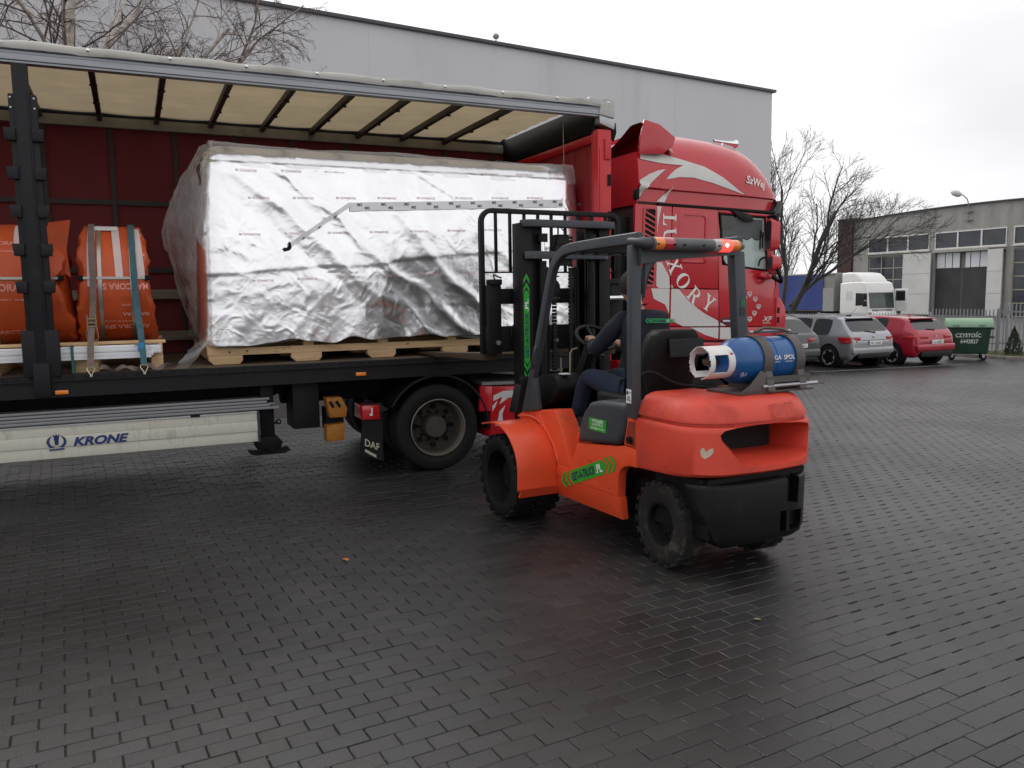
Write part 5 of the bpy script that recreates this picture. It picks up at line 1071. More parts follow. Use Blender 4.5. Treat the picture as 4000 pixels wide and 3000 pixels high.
fill(cs, [(-.455,.86),(-.44,.87),(-.432,.845),(-.415,.862),(-.40,.87),(-.395,.845),(-.41,.82),(-.435,.80),(-.452,.815)], lambda u, v: (u, cwy(u)-.002, v)); ob(cs, 'paint_chip', mat('bare chip', (.55,.45,.33), .7, dirt=((.2,.2,.2), .4, 60)), cw, fix=False)
# black lower bumper with pockets
def bring(z, ins):
    xl, xr = -.485+(.62-z)/.40*.12+ins, .515-ins-.10*max(0,(.32-z)/.1); O_ = []
    for k in range(25):
        x = xl+(xr-xl)*k/24; e = max(0, abs(x)-.235); O_.append((x, -2.150+ins+.27-math.sqrt(max(1e-4, .27**2-min(e,.268)**2))-.016*math.cos(x*3)))
    return [(x,y,z) for x,y in O_]+[(x,max(y+.05,-1.98),z) for x,y in reversed(O_)]
bp_ = ob(MB().loft([bring(z, i) for z, i in ((.215,.07),(.245,.03),(.29,.012),(.60,.0),(.618,.004),(.628,.018))]), 'rear_bumper', PLASTIC, ang=30)
k2 = ob(MB().prism([(.185,.47),(.285,.45),(.29,.62),(.30,.70),(.18,.70)], 'y', -2.3, -2.02), 'cut', PLASTIC); k3 = ob(MB().prism([(.13,.275),(.31,.27),(.34,.31),(.34,.40),(.13,.415)], 'y', -2.3, -2.04), 'cut', PLASTIC)
boolean(bp_, [k2, k3])
ob(MB().box(.19,.215,-2.15,-2.06,.272,.41), 'tow_pin_rib', PLASTIC, bp_)
ob(MB().box(-.40,.40,-2.08,-1.55,.28,.66), 'rear_frame', MASTB)
ob(MB().box(-.44,.44,-2.05,-1.75,.60,.66), 'bumper_gap', MASTB)
# overhead guard (slightly racked: right side sits a little further forward)
SKW = .13
AP = [(.02,.86),(-.09,1.13),(-.24,1.52),(-.40,1.93),(-.455,2.03),(-.54,2.10),(-.66,2.142),(-1.0,2.158),(-1.56,2.168)]
def sweep(mb, pts, w, h):
    pts = [Vector(p) for p in pts]; R_ = []
    for i, p in enumerate(pts):
        d = (pts[min(i+1,len(pts)-1)]-pts[max(0,i-1)]).normalized(); b = d.cross(Vector((1,0,0))).normalized()
        R_.append([p+Vector((sx*w/2,0,0))+b*(sz*h/2) for sx, sz in ((-1,-1),(1,-1),(1,1),(-1,1))])
    return mb.loft(R_)
for s, x, dy in ((-1,-.535,0),(1,.43,SKW)):
    path = [(x, p[0]+dy, p[1]) for p in smooth([(0,y,z) for y,z in AP][1:], 4) and [q[1:] for q in smooth([(0,y,z) for y,z in AP], 4)]]
    ob(sweep(MB(), path, .055, .075), 'guard_rail', FGREY, bevel=.014, seg=3)
    ob(MB().prism([(.085+dy,.835),(-.205+dy,.888),(-.155+dy,1.14),(-.05+dy,1.135)], 'x', x-.025, x+.02), 'pillar_gusset', FGREY, bevel=.01)
ob(MB().box(-.575,-.50,-1.525,-1.46,.985,2.125), 'rear_pillar', FGREY, bevel=.012)
rp_ = MB(); rp_.loft([[(x+.035*(2.1-z),y+.05*(2.1-z)*-1,z) for x,y in ((.37,-1.43),(.47,-1.43),(.47,-1.35),(.37,-1.35))] for z in (1.15,2.10)]); ob(rp_, 'rear_pillar', FGREY, bevel=.012)
hd = MB(); hd.loft([[(x,-1.56+SKW*(x+.53)/.96,z) for x,z in P]+[(x,-1.50+SKW*(x+.53)/.96,z) for x,z in reversed(P)] for P in ([(-.53,2.105),(-.2,2.105),(.2,2.105),(.43,2.105)],[(-.53,2.0),(-.2,2.035),(.2,2.06),(.43,2.075)])]); ob(hd, 'rear_header', FGREY, bevel=.0)
gs_ = MB(); gs_.prism(smooth([(-.475,1.78),(-.455,1.93),(-.38,2.02),(-.22,2.06)],4)+[(-.22,2.09),(-.475,2.09)], 'y', -1.53, -1.50); ob(gs_, 'header_gusset', FGREY)
for k in range(6):
    x = -.40+.135*k; ob(MB().bar((x,-.62+SKW*(x+.53),2.125),(x,-1.52+SKW*(x+.53),2.14),.03,.03), 'roof_bar', MASTB)
ob(MB().bar((-.53,-.64,2.125),(.43,-.64+SKW,2.125),.05,.04), 'front_header', FGREY)
# rear light bar
lx = lambda x: -1.625+SKW*(x+.53)
def lamp_seg(x0, x1, m, name, zr=(2.090,2.164), taper=1.0):
    b = MB(); R_ = []
    for x, k in ((x0,1),(x1,taper)):
        zc, h = sum(zr)/2, (zr[1]-zr[0])/2*k; R_.append([(x,lx(x)+.055*k*math.cos(R(a))*.9,zc+h*math.sin(R(a))*1.15) for a in range(0,360,20)])
    b.loft(R_); return ob(b, name, m, ang=50)
lbm = mat('light bar grey', (.085,.09,.095), .5, dirt=((.2,.19,.18), .4, 12))
el = MB(); el.tube(smooth([(-.535,-1.46,2.150),(-.536,-1.54,2.144),(-.528,-1.595,2.134),(-.505,-1.62,2.128),(-.47,-1.618,2.127)],4), [.036+.0*k for k in range(17)], 12); ob(el, 'guard_elbow', FGREY); lamp_seg(-.50,-.487,lbm,'lamp_housing'); lamp_seg(-.486,-.410,AMBER,'indicator_lamp'); lamp_seg(-.409,-.318,REDL,'brake_lamp'); lamp_seg(-.317,.058,lbm,'lamp_housing')
lamp_seg(.059,.128,mat('clear lens', (.35,.32,.31), .2, coat=.5),'reversing_lamp')
LIT = mat('lit red lens', (.9,.08,.04), .25, emit=((1.0,.035,.03), 2.2)); lamp_seg(.129,.233,LIT,'lit_brake_lamp'); hot = MB(); hot.lathe([(0,0),(.014,.002),(.012,.006),(0,.008)], (.165,lx(.165)-.052,2.128), (0,-1,0), 14); ob(hot, 'bulb_glow', mat('bulb', (1,.6,.4), .3, emit=((1,.55,.3), 5)))
lamp_seg(.234,.308,AMBER,'indicator_lamp'); lamp_seg(.309,.372,lbm,'lamp_housing',taper=.55)
for x in (-.475,-.33,-.24,-.06,.09): ob(MB().cyl((x,lx(x)-.058,2.122),(x,lx(x)-.04,2.122),.006,n=8), 'lamp_screw', BLACK)
# seat
SX = -.13
ob(MB().box(SX-.25,SX+.25,-1.28,-.78,.98,1.09), 'seat_cushion', SEATM, bevel=.04, seg=4)
bk = MB(); bk.loft([[(SX+x*k,-1.40+.10*(1-t)+dy,1.06+.50*t) for x,dy in ((-.235,.0),(-.20,-.055),(.0,-.075),(.20,-.055),(.235,.0),(.21,.08),(-.21,.08))] for t, k in ((0,.86),(.3,.95),(.6,1.0),(.8,.98),(.93,.86),(1.0,.66))]); ob(bk, 'backrest', SEATM, bevel=.012, ang=50)
pk = MB(); pk.loft([[(SX+x,-1.463-.012*math.sin((x+.2)/.4*math.pi)-dy,z) for x in (-.10,0,.10,.20)]+[(SX+x,-1.455-dy,z) for x in (.20,.10,0,-.10)] for z, dy in ((1.50,.0),(1.42,.012),(1.375,.02))]); ob(pk, 'document_flap', SEATM)
ob(MB().box(SX-.22,SX+.20,-1.28,-.85,.90,.98), 'seat_base', MASTB, bevel=.01)
# steering
ob(MB().bar((-.14,.0,.85),(-.14,-.36,1.40),.09,.09,(0,-1,0)), 'steering_column', SEATM, bevel=.02)
swl = MB(); C0 = Vector((-.14,-.42,1.465)); ax_ = Vector((0,-.52,.85)).normalized(); e1 = Vector((1,0,0)); e2 = ax_.cross(e1)
swl.tube([C0+(e1*math.cos(2*math.pi*k/36)+e2*math.sin(2*math.pi*k/36))*.165 for k in range(37)], .0135, 8, cap=False)
for a in (90,210,330): swl.tube([C0-ax_*.03, C0+(e1*math.cos(R(a))+e2*math.sin(R(a)))*.16], .011, 6)
swl.lathe([(0,0),(.05,0),(.05,.03),(0,.035)], C0-ax_*.045, ax_, 14); ob(swl, 'steering_wheel', SEATM)
da = MB(); da.prism(smooth([(.24,.72),(.22,1.07),(.05,1.13),(-.13,1.165),(-.24,1.15),(-.29,1.05),(-.20,.95),(-.02,.86),(.02,.72)],4), 'x', -.42, .40); ob(da, 'dashboard', SEATM, bevel=.015)
ob(MB().box(-.36,-.29,-.28,-.20,1.166,1.174).xf(Matrix.Identity(4)), 'dash_label', PAPER); ob(MB().bar((-.20,-.46,1.35),(-.12,-.40,1.38),.06,.02), 'display', mat('pale display', (.5,.5,.5), .3), bevel=.004)
for x in (-.05,.02,.09): lv = MB(); lv.tube([(x,-.12,1.13),(x+.01,-.15,1.28),(x+.01,-.16,1.30)], [.006,.006,.016], 8); ob(lv, 'lever', SEATM)
# mast
for s in (-1, 1):
    ob(MB().prism([(s*.455,.26),(s*.455,.41),(s*.34,.41),(s*.34,.385),(s*.43,.385),(s*.43,.285),(s*.34,.285),(s*.34,.26)], 'z', .30, 2.42), 'outer_mast_rail', MASTB, bevel=.003)
    ob(MB().prism([(s*.35,.30),(s*.35,.46),(s*.22,.46),(s*.22,.44),(s*.325,.44),(s*.325,.32),(s*.22,.32),(s*.22,.30)], 'z', .75, 2.39), 'inner_mast_rail', MASTB, bevel=.003)
    cy = MB(); cy.cyl((s*.245,.25,.45),(s*.245,.25,2.10),.034,n=14); cy.cyl((s*.245,.25,2.12),(s*.245,.25,2.17),.022,n=12); cy.cyl((s*.245,.25,2.26),(s*.245,.25,2.33),.045,n=12); ob(cy, 'lift_cylinder', MASTB); rd_ = MB(); rd_.cyl((s*.245,.25,2.16),(s*.245,.25,2.27),.02,n=12); ob(rd_, 'cylinder_rod', CHROME)
tb = MB(); tb.prism([(-.44,.24),(-.37,.19),(.37,.19),(.475,.22),(.475,.30),(-.44,.30)], 'z', 2.385, 2.445); ob(tb, 'top_tie', FGREY, bevel=.006)
tb = MB(); tb.prism([(-.425,.235),(-.36,.19),(.36,.19),(.42,.235),(.42,.25),(-.425,.25)], 'z', 2.115, 2.18); ob(tb, 'middle_tie', FGREY, bevel=.006)
ob(MB().box(-.42,.42,.25,.30,.45,.62), 'lower_tie', MASTB)
pu = MB(); pu.loft([[(-.055+w*x,.22+y,z) for x,y in ((-1,0),(1,0),(1,.1),(-1,.1))] for z, w in ((2.06,.09),(2.20,.085),(2.27,.062),(2.325,.05))]); pu.box(-.13,.02,.21,.33,2.245,2.252); pu.box(-.12,.01,.21,.33,2.318,2.325); ob(pu, 'chain_pulley', MASTB)
hk = MB(); hk.tube([(-.09,.23,2.40),(-.05,.23,2.36),(-.01,.23,2.40)], .006, 5); hk.tube([(-.09,.25,2.33),(-.09,.25,2.39)], .008, 5); ob(hk, 'top_anchor', MASTB)
for x in (-.135, .03):
    c_ = MB()
    for k in range(44): z = 1.0+k*.03; c_.box(x-.016-.003*(k%2), x+.016+.003*(k%2), .235, .26, z, z+.024)
    ob(c_, 'lift_chain', MASTB)
for x in (-.19,.085,.115): h_ = MB(); h_.tube([(x,.27,.8),(x+.006,.265,1.4),(x,.27,2.05)], .010, 6); ob(h_, 'hydraulic_hose', RUBBER)
pp = MB(); pp.tube([(.0,.22,.95),(.0,.21,1.30),(.02,.21,1.33),(.07,.21,1.34)], .008, 6); pp.tube([(-.09,.22,1.05),(-.09,.22,1.26)], .008, 6); ob(pp, 'hydraulic_pipe', mat('brass pipe', (.30,.27,.18), .4, .8))
# carriage, backrest, forks
ca_ = [('carriage_bar', (-.66,.73,.47,.56,1.735,1.868)), ('carriage_bar', (-.67,.74,.47,.56,1.32,1.54)), ('carriage_side', (-.665,-.54,.465,.57,1.30,1.90)), ('carriage_side', (.60,.735,.465,.57,1.30,1.90)), ('carriage_post', (-.34,-.20,.44,.56,1.0,1.95)), ('carriage_post', (.20,.34,.44,.56,1.0,2.05))]
for nm, b in ca_: ob(MB().box(*b), nm, MASTB, bevel=.006)
ob(MB().box(-.64,-.54,.44,.56,1.90,1.95), 'valve_block', MASTB, bevel=.008); ob(MB().box(.52,.74,.44,.56,1.90,1.95), 'valve_block', MASTB, bevel=.008)
hh = MB(); hh.tube(smooth([(-.60,.46,1.94),(-.63,.43,1.985),(-.58,.44,1.97),(-.56,.42,1.96)],4), .007, 6); hh.tube(smooth([(-.40,.42,1.58),(-.46,.42,1.53),(-.46,.42,1.44),(-.38,.42,1.40)],5), .009, 6); ob(hh, 'carriage_hose', RUBBER)
rod_ = MB(); rod_.cyl((.44,.42,1.772),(.72,.42,1.772),.024,n=14); ob(rod_, 'side_shift_rod', CHROME); ob(MB().box(.36,.45,.40,.47,1.73,1.82), 'rod_clevis', MASTB, bevel=.006)
for x in (-.58,.0): b_ = MB(); b_.cyl((x,.465,1.40),(x,.445,1.40),.022,n=6); ob(b_, 'carriage_bolt', STEEL)
fr_ = MB(); Fp = [(-.672,1.30)]+[(-.672+.10-.10*math.cos(R(a)),2.445+.10*math.sin(R(a))) for a in range(0,95,15)]+[(.66+.09*math.sin(R(a)),2.455+.09*math.cos(R(a))) for a in range(0,95,15)]+[(.75,1.88)]
fr_.loft([[(x+dx*math.copysign(1,-1) if False else x,.56+dy,z) for dy in ()] for x,z in ()], cap=False) if False else None
pts = [Vector((x,.575,z)) for x, z in Fp]; RG = []
for i, p in enumerate(pts):
    d = (pts[min(i+1,len(pts)-1)]-pts[max(0,i-1)]).normalized(); b = d.cross(Vector((0,1,0)))
    RG.append([p+b*.021+Vector((0,-.025,0)), p+b*.021+Vector((0,.025,0)), p-b*.021+Vector((0,.025,0)), p-b*.021+Vector((0,-.025,0))])
bkr = ob(MB().loft(RG), 'load_backrest', MASTB, bevel=.005)
for x in (-.532,-.392,-.25,-.11,.028,.174,.312,.46,.611): ob(MB().box(x-.0125,x+.0125,.565,.585,2.01,2.54), 'backrest_bar', MASTB, bkr)
rr_ = MB(); rr_.cyl((-.66,.58,2.013),(.74,.58,2.013),.007,n=8); ob(rr_, 'backrest_rod', MASTB, bkr)
FORK = mat('worn fork steel', (.10,.07,.045), .55, .5, dirt=((.2,.13,.07), .4, 7))
for x in (-.60, .66): ob(MB().prism([(.575,1.24),(.575,1.86),(.615,1.86),(.625,1.305),(2.25,1.225),(2.25,1.213),(1.6,1.215)], 'x', x-.065, x+.065), 'fork', FORK, bevel=.004)
# work lamp on the left pillar, tilt gear
wl = MB(); wl.lathe([(0,0),(.06,.0),(.068,.02),(.06,.05),(.03,.08),(0,.085)], (-.40,-.20,1.87), (.1,1,0), 16); wl.tube([(-.47,-.26,1.97),(-.44,-.22,1.96),(-.35,-.20,1.955)], .006, 5); wl.tube([(-.47,-.24,1.78),(-.34,-.2,1.78)], .006, 5); ob(wl, 'work_lamp', PLASTIC)
gb = MB(); gb.tube(smooth([(-.565,-.205,1.40),(-.585,-.21,1.36),(-.585,-.17,1.26),(-.565,-.14,1.22)],4), .011, 6); ob(gb, 'grab_handle', FGREY)
hl = MB(); hl.loft([[(-.47+.03*k+x,.22+y,.93+.12*k) for x,y in ((-.07,-.05),(.07,-.05),(.07,.08),(-.07,.08))] for k in (-1,-.4,.3,1)]); hl.box(-.5,-.4,.16,.24,1.02,1.12); ob(hl, 'headlamp', PLASTIC, bevel=.015)
hz = MB(); hz.tube(smooth([(-.42,-1.46,1.16),(-.45,-1.47,1.26),(-.38,-1.50,1.28),(-.22,-1.54,1.20),(.0,-1.60,1.165),(.12,-1.70,1.168)],6), .011, 8); ob(hz, 'gas_hose', RUBBER)
# wheels
f_t = wheel_mesh_tyre(.335,.215,.20, lugs=22, lugd=.008, n=44).mesh('tyre'); f_t.materials.append(RUBBER)
r_t = wheel_mesh_tyre(.282,.135,.17, lugs=22, lugd=.006, n=44).mesh('tyre'); r_t.materials.append(RUBBERD)
def fwheel(x, y, z, me, ri, h, rz=0, deep=.1, sx=-1):
    w = bpy.data.objects.new('wheel', None); COL.objects.link(w); w.parent = FL; w.location = (x,y,z); w.rotation_euler = (random.uniform(0,3),0,R(90)+rz); w.rotation_mode = 'XYZ'; w.rotation_euler = (0,0,(R(-90) if sx < 0 else R(90))+rz)
    o = bpy.data.objects.new('tyre', me); COL.objects.link(o); o.parent = w; o.rotation_euler = (0, random.uniform(0,3), 0)
    m = MB(); m.lathe([(ri,-h*.8),(ri+.012,-h*.9),(ri-.006,-h*.86),(ri-.02,-h*.86+deep),(ri*.62,-h*.86+deep+.015),(ri*.55,-h*.86+deep*.75),(ri*.5,-h*.86+deep*.6),(0,-h*.86+deep*.55),(0,h*.5),(ri,h*.8)], (0,0,0), (0,1,0), 36); m.obj('rim', MASTB, w)
    nb = MB()
    for k in range(6): a = 2*math.pi*k/6; q = ri*.78; nb.cyl((q*math.cos(a),-h*.86+deep+.01,q*math.sin(a)),(q*math.cos(a),-h*.86+deep-.02,q*math.sin(a)),.012,n=6)
    nb.obj('wheel_nuts', MASTB, w); return w
for s in (-1, 1):
    fwheel(s*.75,-.035,.343,f_t,.215,.10,0,.15,s); fwheel(s*.53,-.035,.343,f_t,.215,.10,0,.1,s)
    fwheel(s*.365,-1.66,.290,r_t,.135,.085,R(-3),.09,s)
ax2 = MB(); ax2.cyl((-.36,-1.66,.29),(.36,-1.66,.29),.07); ob(ax2, 'rear_axle', MASTB)
# decals: green arrow banner with chevrons
def banner(mb_g, mb_n, mb_w, fn, L, H, s1='GET-A-TRUCK', s2='.PL', cs=1.0):
    fill(mb_g, [(-L/2+H*.55,-H/2),(L/2-H*.55,-H/2),(L/2,0),(L/2-H*.55,H/2),(-L/2+H*.55,H/2),(-L/2,0)], lambda u, v: fn(u, v, 0))
    for sg in (-1, 1):
        for k in (0, 1):
            x = sg*(L/2+H*cs*(.20+.62*k)); q_ = H*cs; fill(mb_g, [(x,0),(x-sg*q_*.45,H*.55),(x-sg*q_*.12,H*.55),(x+sg*q_*.33,0),(x-sg*q_*.12,-H*.55),(x-sg*q_*.45,-H*.55)], lambda u, v: fn(u, v, 0))
    for mbx, st, x0, x1 in ((mb_n, s1, -.41*L, .20*L), (mb_w, s2, .215*L, .375*L)):
        g_ = tg(st, 1, .03); xs_ = [p[0] for p in g_[0]]; zs_ = [p[1] for p in g_[0]]; kx = (x1-x0)/(max(xs_)-min(xs_)); kz = H*.60/(max(zs_)-min(zs_))
        put(mbx, g_, lambda u, v: fn(x0+(u-min(xs_))*kx, (v-(max(zs_)+min(zs_))/2)*kz, .0015))
a, b, c = MB(), MB(), MB(); an = R(-20.5); ca2, sa2 = math.cos(an), math.sin(an)
banner(a, b, c, lambda u, v, o: (-.5335-o, -.905-(u*ca2+v*sa2*1.0), .505+(-u*sa2+v*ca2)), .56, .105)
dk = ob(a, 'side_decal', GREEN, fix=False); ob(b, 'decal_lettering', DNAVY, dk, fix=False); ob(c, 'decal_lettering', WHITEP, dk, fix=False)
a, b, c = MB(), MB(), MB(); banner(a, b, c, lambda u, v, o: (-.402-v, .2585-o, 1.535+u), .64, .055, cs=2.2)
dk = ob(a, 'mast_decal', GREEN, fix=False); ob(b, 'decal_lettering', DNAVY, dk, fix=False); ob(c, 'decal_lettering', WHITEP, dk, fix=False)
stk = ob(MB().box(-.5480,-.5455,-1.175,-.955,.835,.925), 'hood_sticker', GREEN)
a = MB()
for s_, z, sz in (('WYNAJEM',.905,.036),('tel. 42 207 50 60',.880,.024),('kontakt@get-a-truck.pl',.855,.021)): put(a, tg(s_, sz, .015, 0, .86), lambda u, v: (-.549, -1.065-u, z+v))
ob(a, 'sticker_lettering', LWHITE, stk, fix=False)
lb_ = ob(MB().box(-.5785,-.5755,-1.518,-1.465,1.088,1.18), 'noise_label', WHITEP); a = MB(); put(a, tg('100', .046, .006, 0, .62), lambda u, v: (-.5797, -1.489-u*.85, 1.118+v)); put(a, tg('dB', .018), lambda u, v: (-.5797, -1.51-u*.8, 1.103+v)); put(a, tg('LWA', .018, .004), lambda u, v: (-.5797, -1.505-u*.8, 1.158+v)); fill(a, circ(-1.478,1.158,.010,.015,6), lambda u, v: (-.5797, u, v)); ob(a, 'label_lettering', BLACK, lb_, fix=False)
for z, m_ in ((1.73,mat('green badge', (.02,.12,.05), .5)),(1.68,mat('dark label', (.03,.03,.03), .6)),(1.47,mat('green badge', (.02,.12,.05), .5))):
    q = MB(); (fill(q, circ(0,0,.028,.034,7), lambda u, v: (.43+.035*(2.1-z)+u, -1.434-.05*(2.1-z), z+v)) if z != 1.68 else q.box(.41,.46,-1.436-.05*.42,-1.434-.05*.42,1.64,1.70)); ob(q, 'pillar_badge', m_, fix=False)
# cradle for the gas bottle
CRA = mat('cradle grey-brown', (.085,.075,.07), .55, var=.12, dirt=((.16,.13,.10), .3, 8))
TY, TZ, TRD = -1.86, 1.365, .150
ob(MB().prism([(-.10,-2.02),(.54,-2.02),(.58,-1.95),(.58,-1.70),(-.10,-1.70)], 'z', 1.160, 1.175), 'cradle_plate', CRA, bevel=.003)
for x in (.145, .425):
    o_ = [(TY+(TRD+.022)*math.cos(R(a)), TZ+(TRD+.022)*math.sin(R(a))) for a in range(-35, 236, 10)]; i_ = [(TY+(TRD+.002)*math.cos(R(a)), TZ+(TRD+.002)*math.sin(R(a))) for a in range(235, -36, -10)]
    P = [(TY-.155,1.176)]+[(TY-(TRD+.012),TZ)]+[(TY+(TRD+.03)*math.cos(R(a)), TZ+(TRD+.03)*math.sin(R(a))) for a in range(170, 20, -10)]+[(TY+.13,1.176)]
    q = MB(); Rg = []
    for a in range(-60, 245, 8): Rg.append([(x-.038,TY+r*math.cos(R(a)),TZ+r*math.sin(R(a))) for r in (TRD+.003,TRD+.012)]+[(x+.038,TY+r*math.cos(R(a)),TZ+r*math.sin(R(a))) for r in (TRD+.012,TRD+.003)])
    q.loft(Rg); q.prism([(TY-.19,1.176),(TY+.19,1.176),(TY+.155,1.30),(TY+.135,1.30),(TY,1.205),(TY-.135,1.30),(TY-.155,1.30)], 'x', x-.03, x+.03); ob(q, 'bottle_clamp', CRA, bevel=.003)
q = MB(); q.prism([(-.10,1.176),(.12,1.176),(.11,1.29),(.07,1.31),(-.02,1.22)], 'y', TY-.168, TY-.158); ob(q, 'cradle_cheek', CRA, bevel=.004)
q = MB(); q.cyl((.08,-2.03,1.205),(.56,-2.03,1.205),.012,n=10); ob(q, 'cradle_rod', STEEL); q = MB(); q.cyl((.10,TY-.02,1.548),(.46,TY-.02,1.548),.010,n=8); ob(q, 'cradle_rod', STEEL); ob(MB().bar((.12,-2.02,1.245),(.50,-2.02,1.245),.02,.04), 'cradle_bar', CRA)
q = MB(); q.tube([(.14,TY-.03,1.55),(.2,TY-.05,1.575),(.34,TY-.05,1.565),(.42,TY-.04,1.545)], .012, 6); ob(q, 'cradle_latch', mat('rusty latch', (.16,.11,.08), .6, .4)); q = MB(); q.tube([(.56,-2.03,1.205),(.60,-2.05,1.20),(.62,-2.05,1.22)], .005, 5); ob(q, 'cradle_hook', mat('rusty latch', (.16,.11,.08), .6, .4))

# ================================================================ GAS BOTTLE lying in the cradle (a thing of its own)
GBL = mat('bottle blue', (.010,.085,.26), .35, var=.12, vs=5, dirt=((.05,.08,.13), .35, 7), coat=.2); GBW = mat('chipped white collar', (.72,.71,.68), .5, dirt=((.12,.08,.06), .3, 11))
GB = thing('gas_bottle', 'blue gas bottle with white open collar lying on the forklift', 'gas bottle', FL.matrix_basis @ Vector((0,0,0)), R(2))
gm = lambda mb, nm, m, **k: mb.obj(nm, m, GB, **k)
pr_ = [(.0,-.145),(.05,-.142),(.09,-.125),(.125,-.09),(.145,-.045),(TRD,.0),(TRD,.40),(.145,.44),(.12,.48),(.07,.51),(0,.52)]
q = MB(); q.lathe([(r, t) for r, t in pr_], (.02,TY,TZ), (1,0,0), 40); body_ = gm(q, 'bottle_body', GBL, ang=50)
q = MB(); q.lathe([(TRD+.002,.206),(TRD+.004,.209),(TRD+.002,.212)], (.02,TY,TZ), (1,0,0), 40); gm(q, 'weld_seam', GBL)
cl = MB(); n = 60; RA = .105
for k in range(n):
    a0, a1 = 2*math.pi*k/n, 2*math.pi*(k+1)/n; m_ = (k+.5)/n*360
    for x0, x1 in ((-.29,-.25),(-.25,-.14),(-.14,-.075)):
        if x0 == -.25 and (150 < m_ < 215 or 325 < m_ or m_ < 30): continue
        if 262 < m_ < 292: continue
        e = (.004*math.sin(k*.9)+.003*math.sin(k*2.3)) if x0 == -.29 else 0
        P = [(x+(e if x == -.29 else 0),TY+r*math.cos(a),TZ+r*math.sin(a)) for x in (x0,x1) for a in (a0,a1) for r in (RA,RA-.004)]
        cl.add(P, [(0,2,6,4),(1,5,7,3),(0,4,5,1),(2,3,7,6),(0,1,3,2),(4,6,7,5)])
col_ = gm(cl, 'collar', GBW, ang=50)
ci = MB(); ci.lathe([(RA-.0055,-.285),(RA-.0055,-.08)], (0,TY,TZ), (1,0,0), 40); 
vv = MB(); vv.cyl((-.15,TY,TZ),(-.21,TY,TZ),.02,n=10); vv.cyl((-.20,TY-.03,TZ-.01),(-.20,TY+.04,TZ+.01),.012,n=8); vv.cyl((-.20,TY+.05,TZ),(-.205,TY-.0,TZ),.026,n=10); gm(vv, 'valve', mat('dirty brass', (.14,.10,.06), .5, .8))
fb = MB(); fb.cyl((-.13,TY,TZ),(-.145,TY,TZ),.10,n=30); gm(fb, 'collar_base', GBL)
lab_f = lambda x, a, off=.002, r=RA: (x, TY-(r+off)*math.cos(a), TZ+(r+off)*math.sin(a))
lb2 = MB().grid(lambda u, v: lab_f(-.14+.055*u, -.55+1.1*v), 3, 12); gm(lb2, 'paper_label', PAPER, fix=False)
q = MB(); fill(q, [(-.112,.55-.10),(-.098,.55),(-.112,.65),(-.126,.55)], lambda u, v: lab_f(u, v, .004)); gm(q, 'hazard_diamond', mat('hazard red', (.5,.02,.03), .5), fix=False)
q = MB()
for s_, x, a in (('GA  SPOL',.285,.12),): put(q, tg(s_, .040, .014), lambda u, v: lab_f(x+u*1.05, a+v/TRD, .003, TRD))
fill(q, [(.20,.0),(.245,.0),(.245,.02),(.20,.02)], lambda u, v: lab_f(u+.0, v-.06, .003, TRD)); fill(q, [(.29,.0),(.355,.0),(.355,.02),(.29,.02)], lambda u, v: lab_f(u, v-.06, .003, TRD))
gm(q, 'bottle_lettering', LWHITE, fix=False)
q = MB(); put(q, tg('10.3', .042, .006, .1), lambda u, v: (-.045+u*.8+.0*v, TY-.128-.04*u-.0, 1.288+v*.9+.18*u)); gm(q, 'weight_mark', mat('faded mark', (.45,.4,.5), .6), fix=False)

# ================================================================ DRIVER
def skin(name, V, E, m, parent, sub=2, root=0):
    me = bpy.data.meshes.new(name); me.from_pydata([v[:3] for v in V], E, []); o = bpy.data.objects.new(name, me); COL.objects.link(o)
    md = o.modifiers.new('skin', 'SKIN'); md.use_smooth_shade = True
    for i, v in enumerate(V): d = me.skin_vertices[0].data[i]; d.radius = (v[3], v[4] if len(v) > 4 else v[3]); d.use_root = (i == root)
    sb = o.modifiers.new('sub', 'SUBSURF'); sb.levels = sub; sb.render_levels = sub
    bpy.context.view_layer.update(); me2 = bpy.data.meshes.new_from_object(o.evaluated_get(bpy.context.evaluated_depsgraph_get())); o.modifiers.clear(); o.data = me2; me2.name = name
    me2.materials.clear(); me2.materials.append(m); me2.shade_smooth(); o.parent = parent; return o
SK = mat('skin', (.46,.26,.18), .5, var=.08, vs=20); JK = mat('navy fleece', (.006,.008,.018), .85, var=.25, vs=10, bump=.5, bs=35); TRO = mat('dark blue trousers', (.009,.016,.042), .85, var=.2, vs=8, bump=.5, bs=25)
DRV = thing('person', 'driver in navy jacket and blue trousers seated on the forklift', 'person', FL.matrix_basis @ Vector((0,0,0)), R(2))
px0 = -.13
V = [(px0,-1.03,1.10,.08),(px0,-1.06,1.28,.08),(px0,-1.03,1.50,.085),(px0-.005,-.99,1.66,.06),(px0-.015,-.955,1.745,.052),(px0-.02,-.935,1.80,.068),(px0-.022,-.925,1.865,.084),(px0-.022,-.925,1.925,.070),  # 0-7 spine, head
     (px0-.17,-1.0,1.615,.04),(px0-.26,-.80,1.40,.032),(px0-.13,-.555,1.44,.030),(px0-.105,-.50,1.455,.026),(px0-.09,-.465,1.468,.024),                              # 8-12 left arm, palm
     (px0+.17,-1.0,1.615,.04),(px0+.27,-.82,1.38,.032),(px0+.17,-.56,1.40,.030),(px0+.14,-.50,1.42,.026),(px0+.13,-.46,1.43,.024),                                  # 13-17 right arm
     (px0-.09,-.97,1.08,.06),(px0-.11,-.45,1.165,.045),(px0-.11,-.29,.82,.035),(px0-.12,-.17,.735,.035),
     (px0+.09,-.97,1.08,.06),(px0+.14,-.45,1.155,.045),(px0+.16,-.25,.82,.035),(px0+.16,-.12,.735,.035),
     (px0-.025,-.835,1.835,.016),(px0-.105,-.935,1.85,.014),(px0+.062,-.935,1.85,.014)]
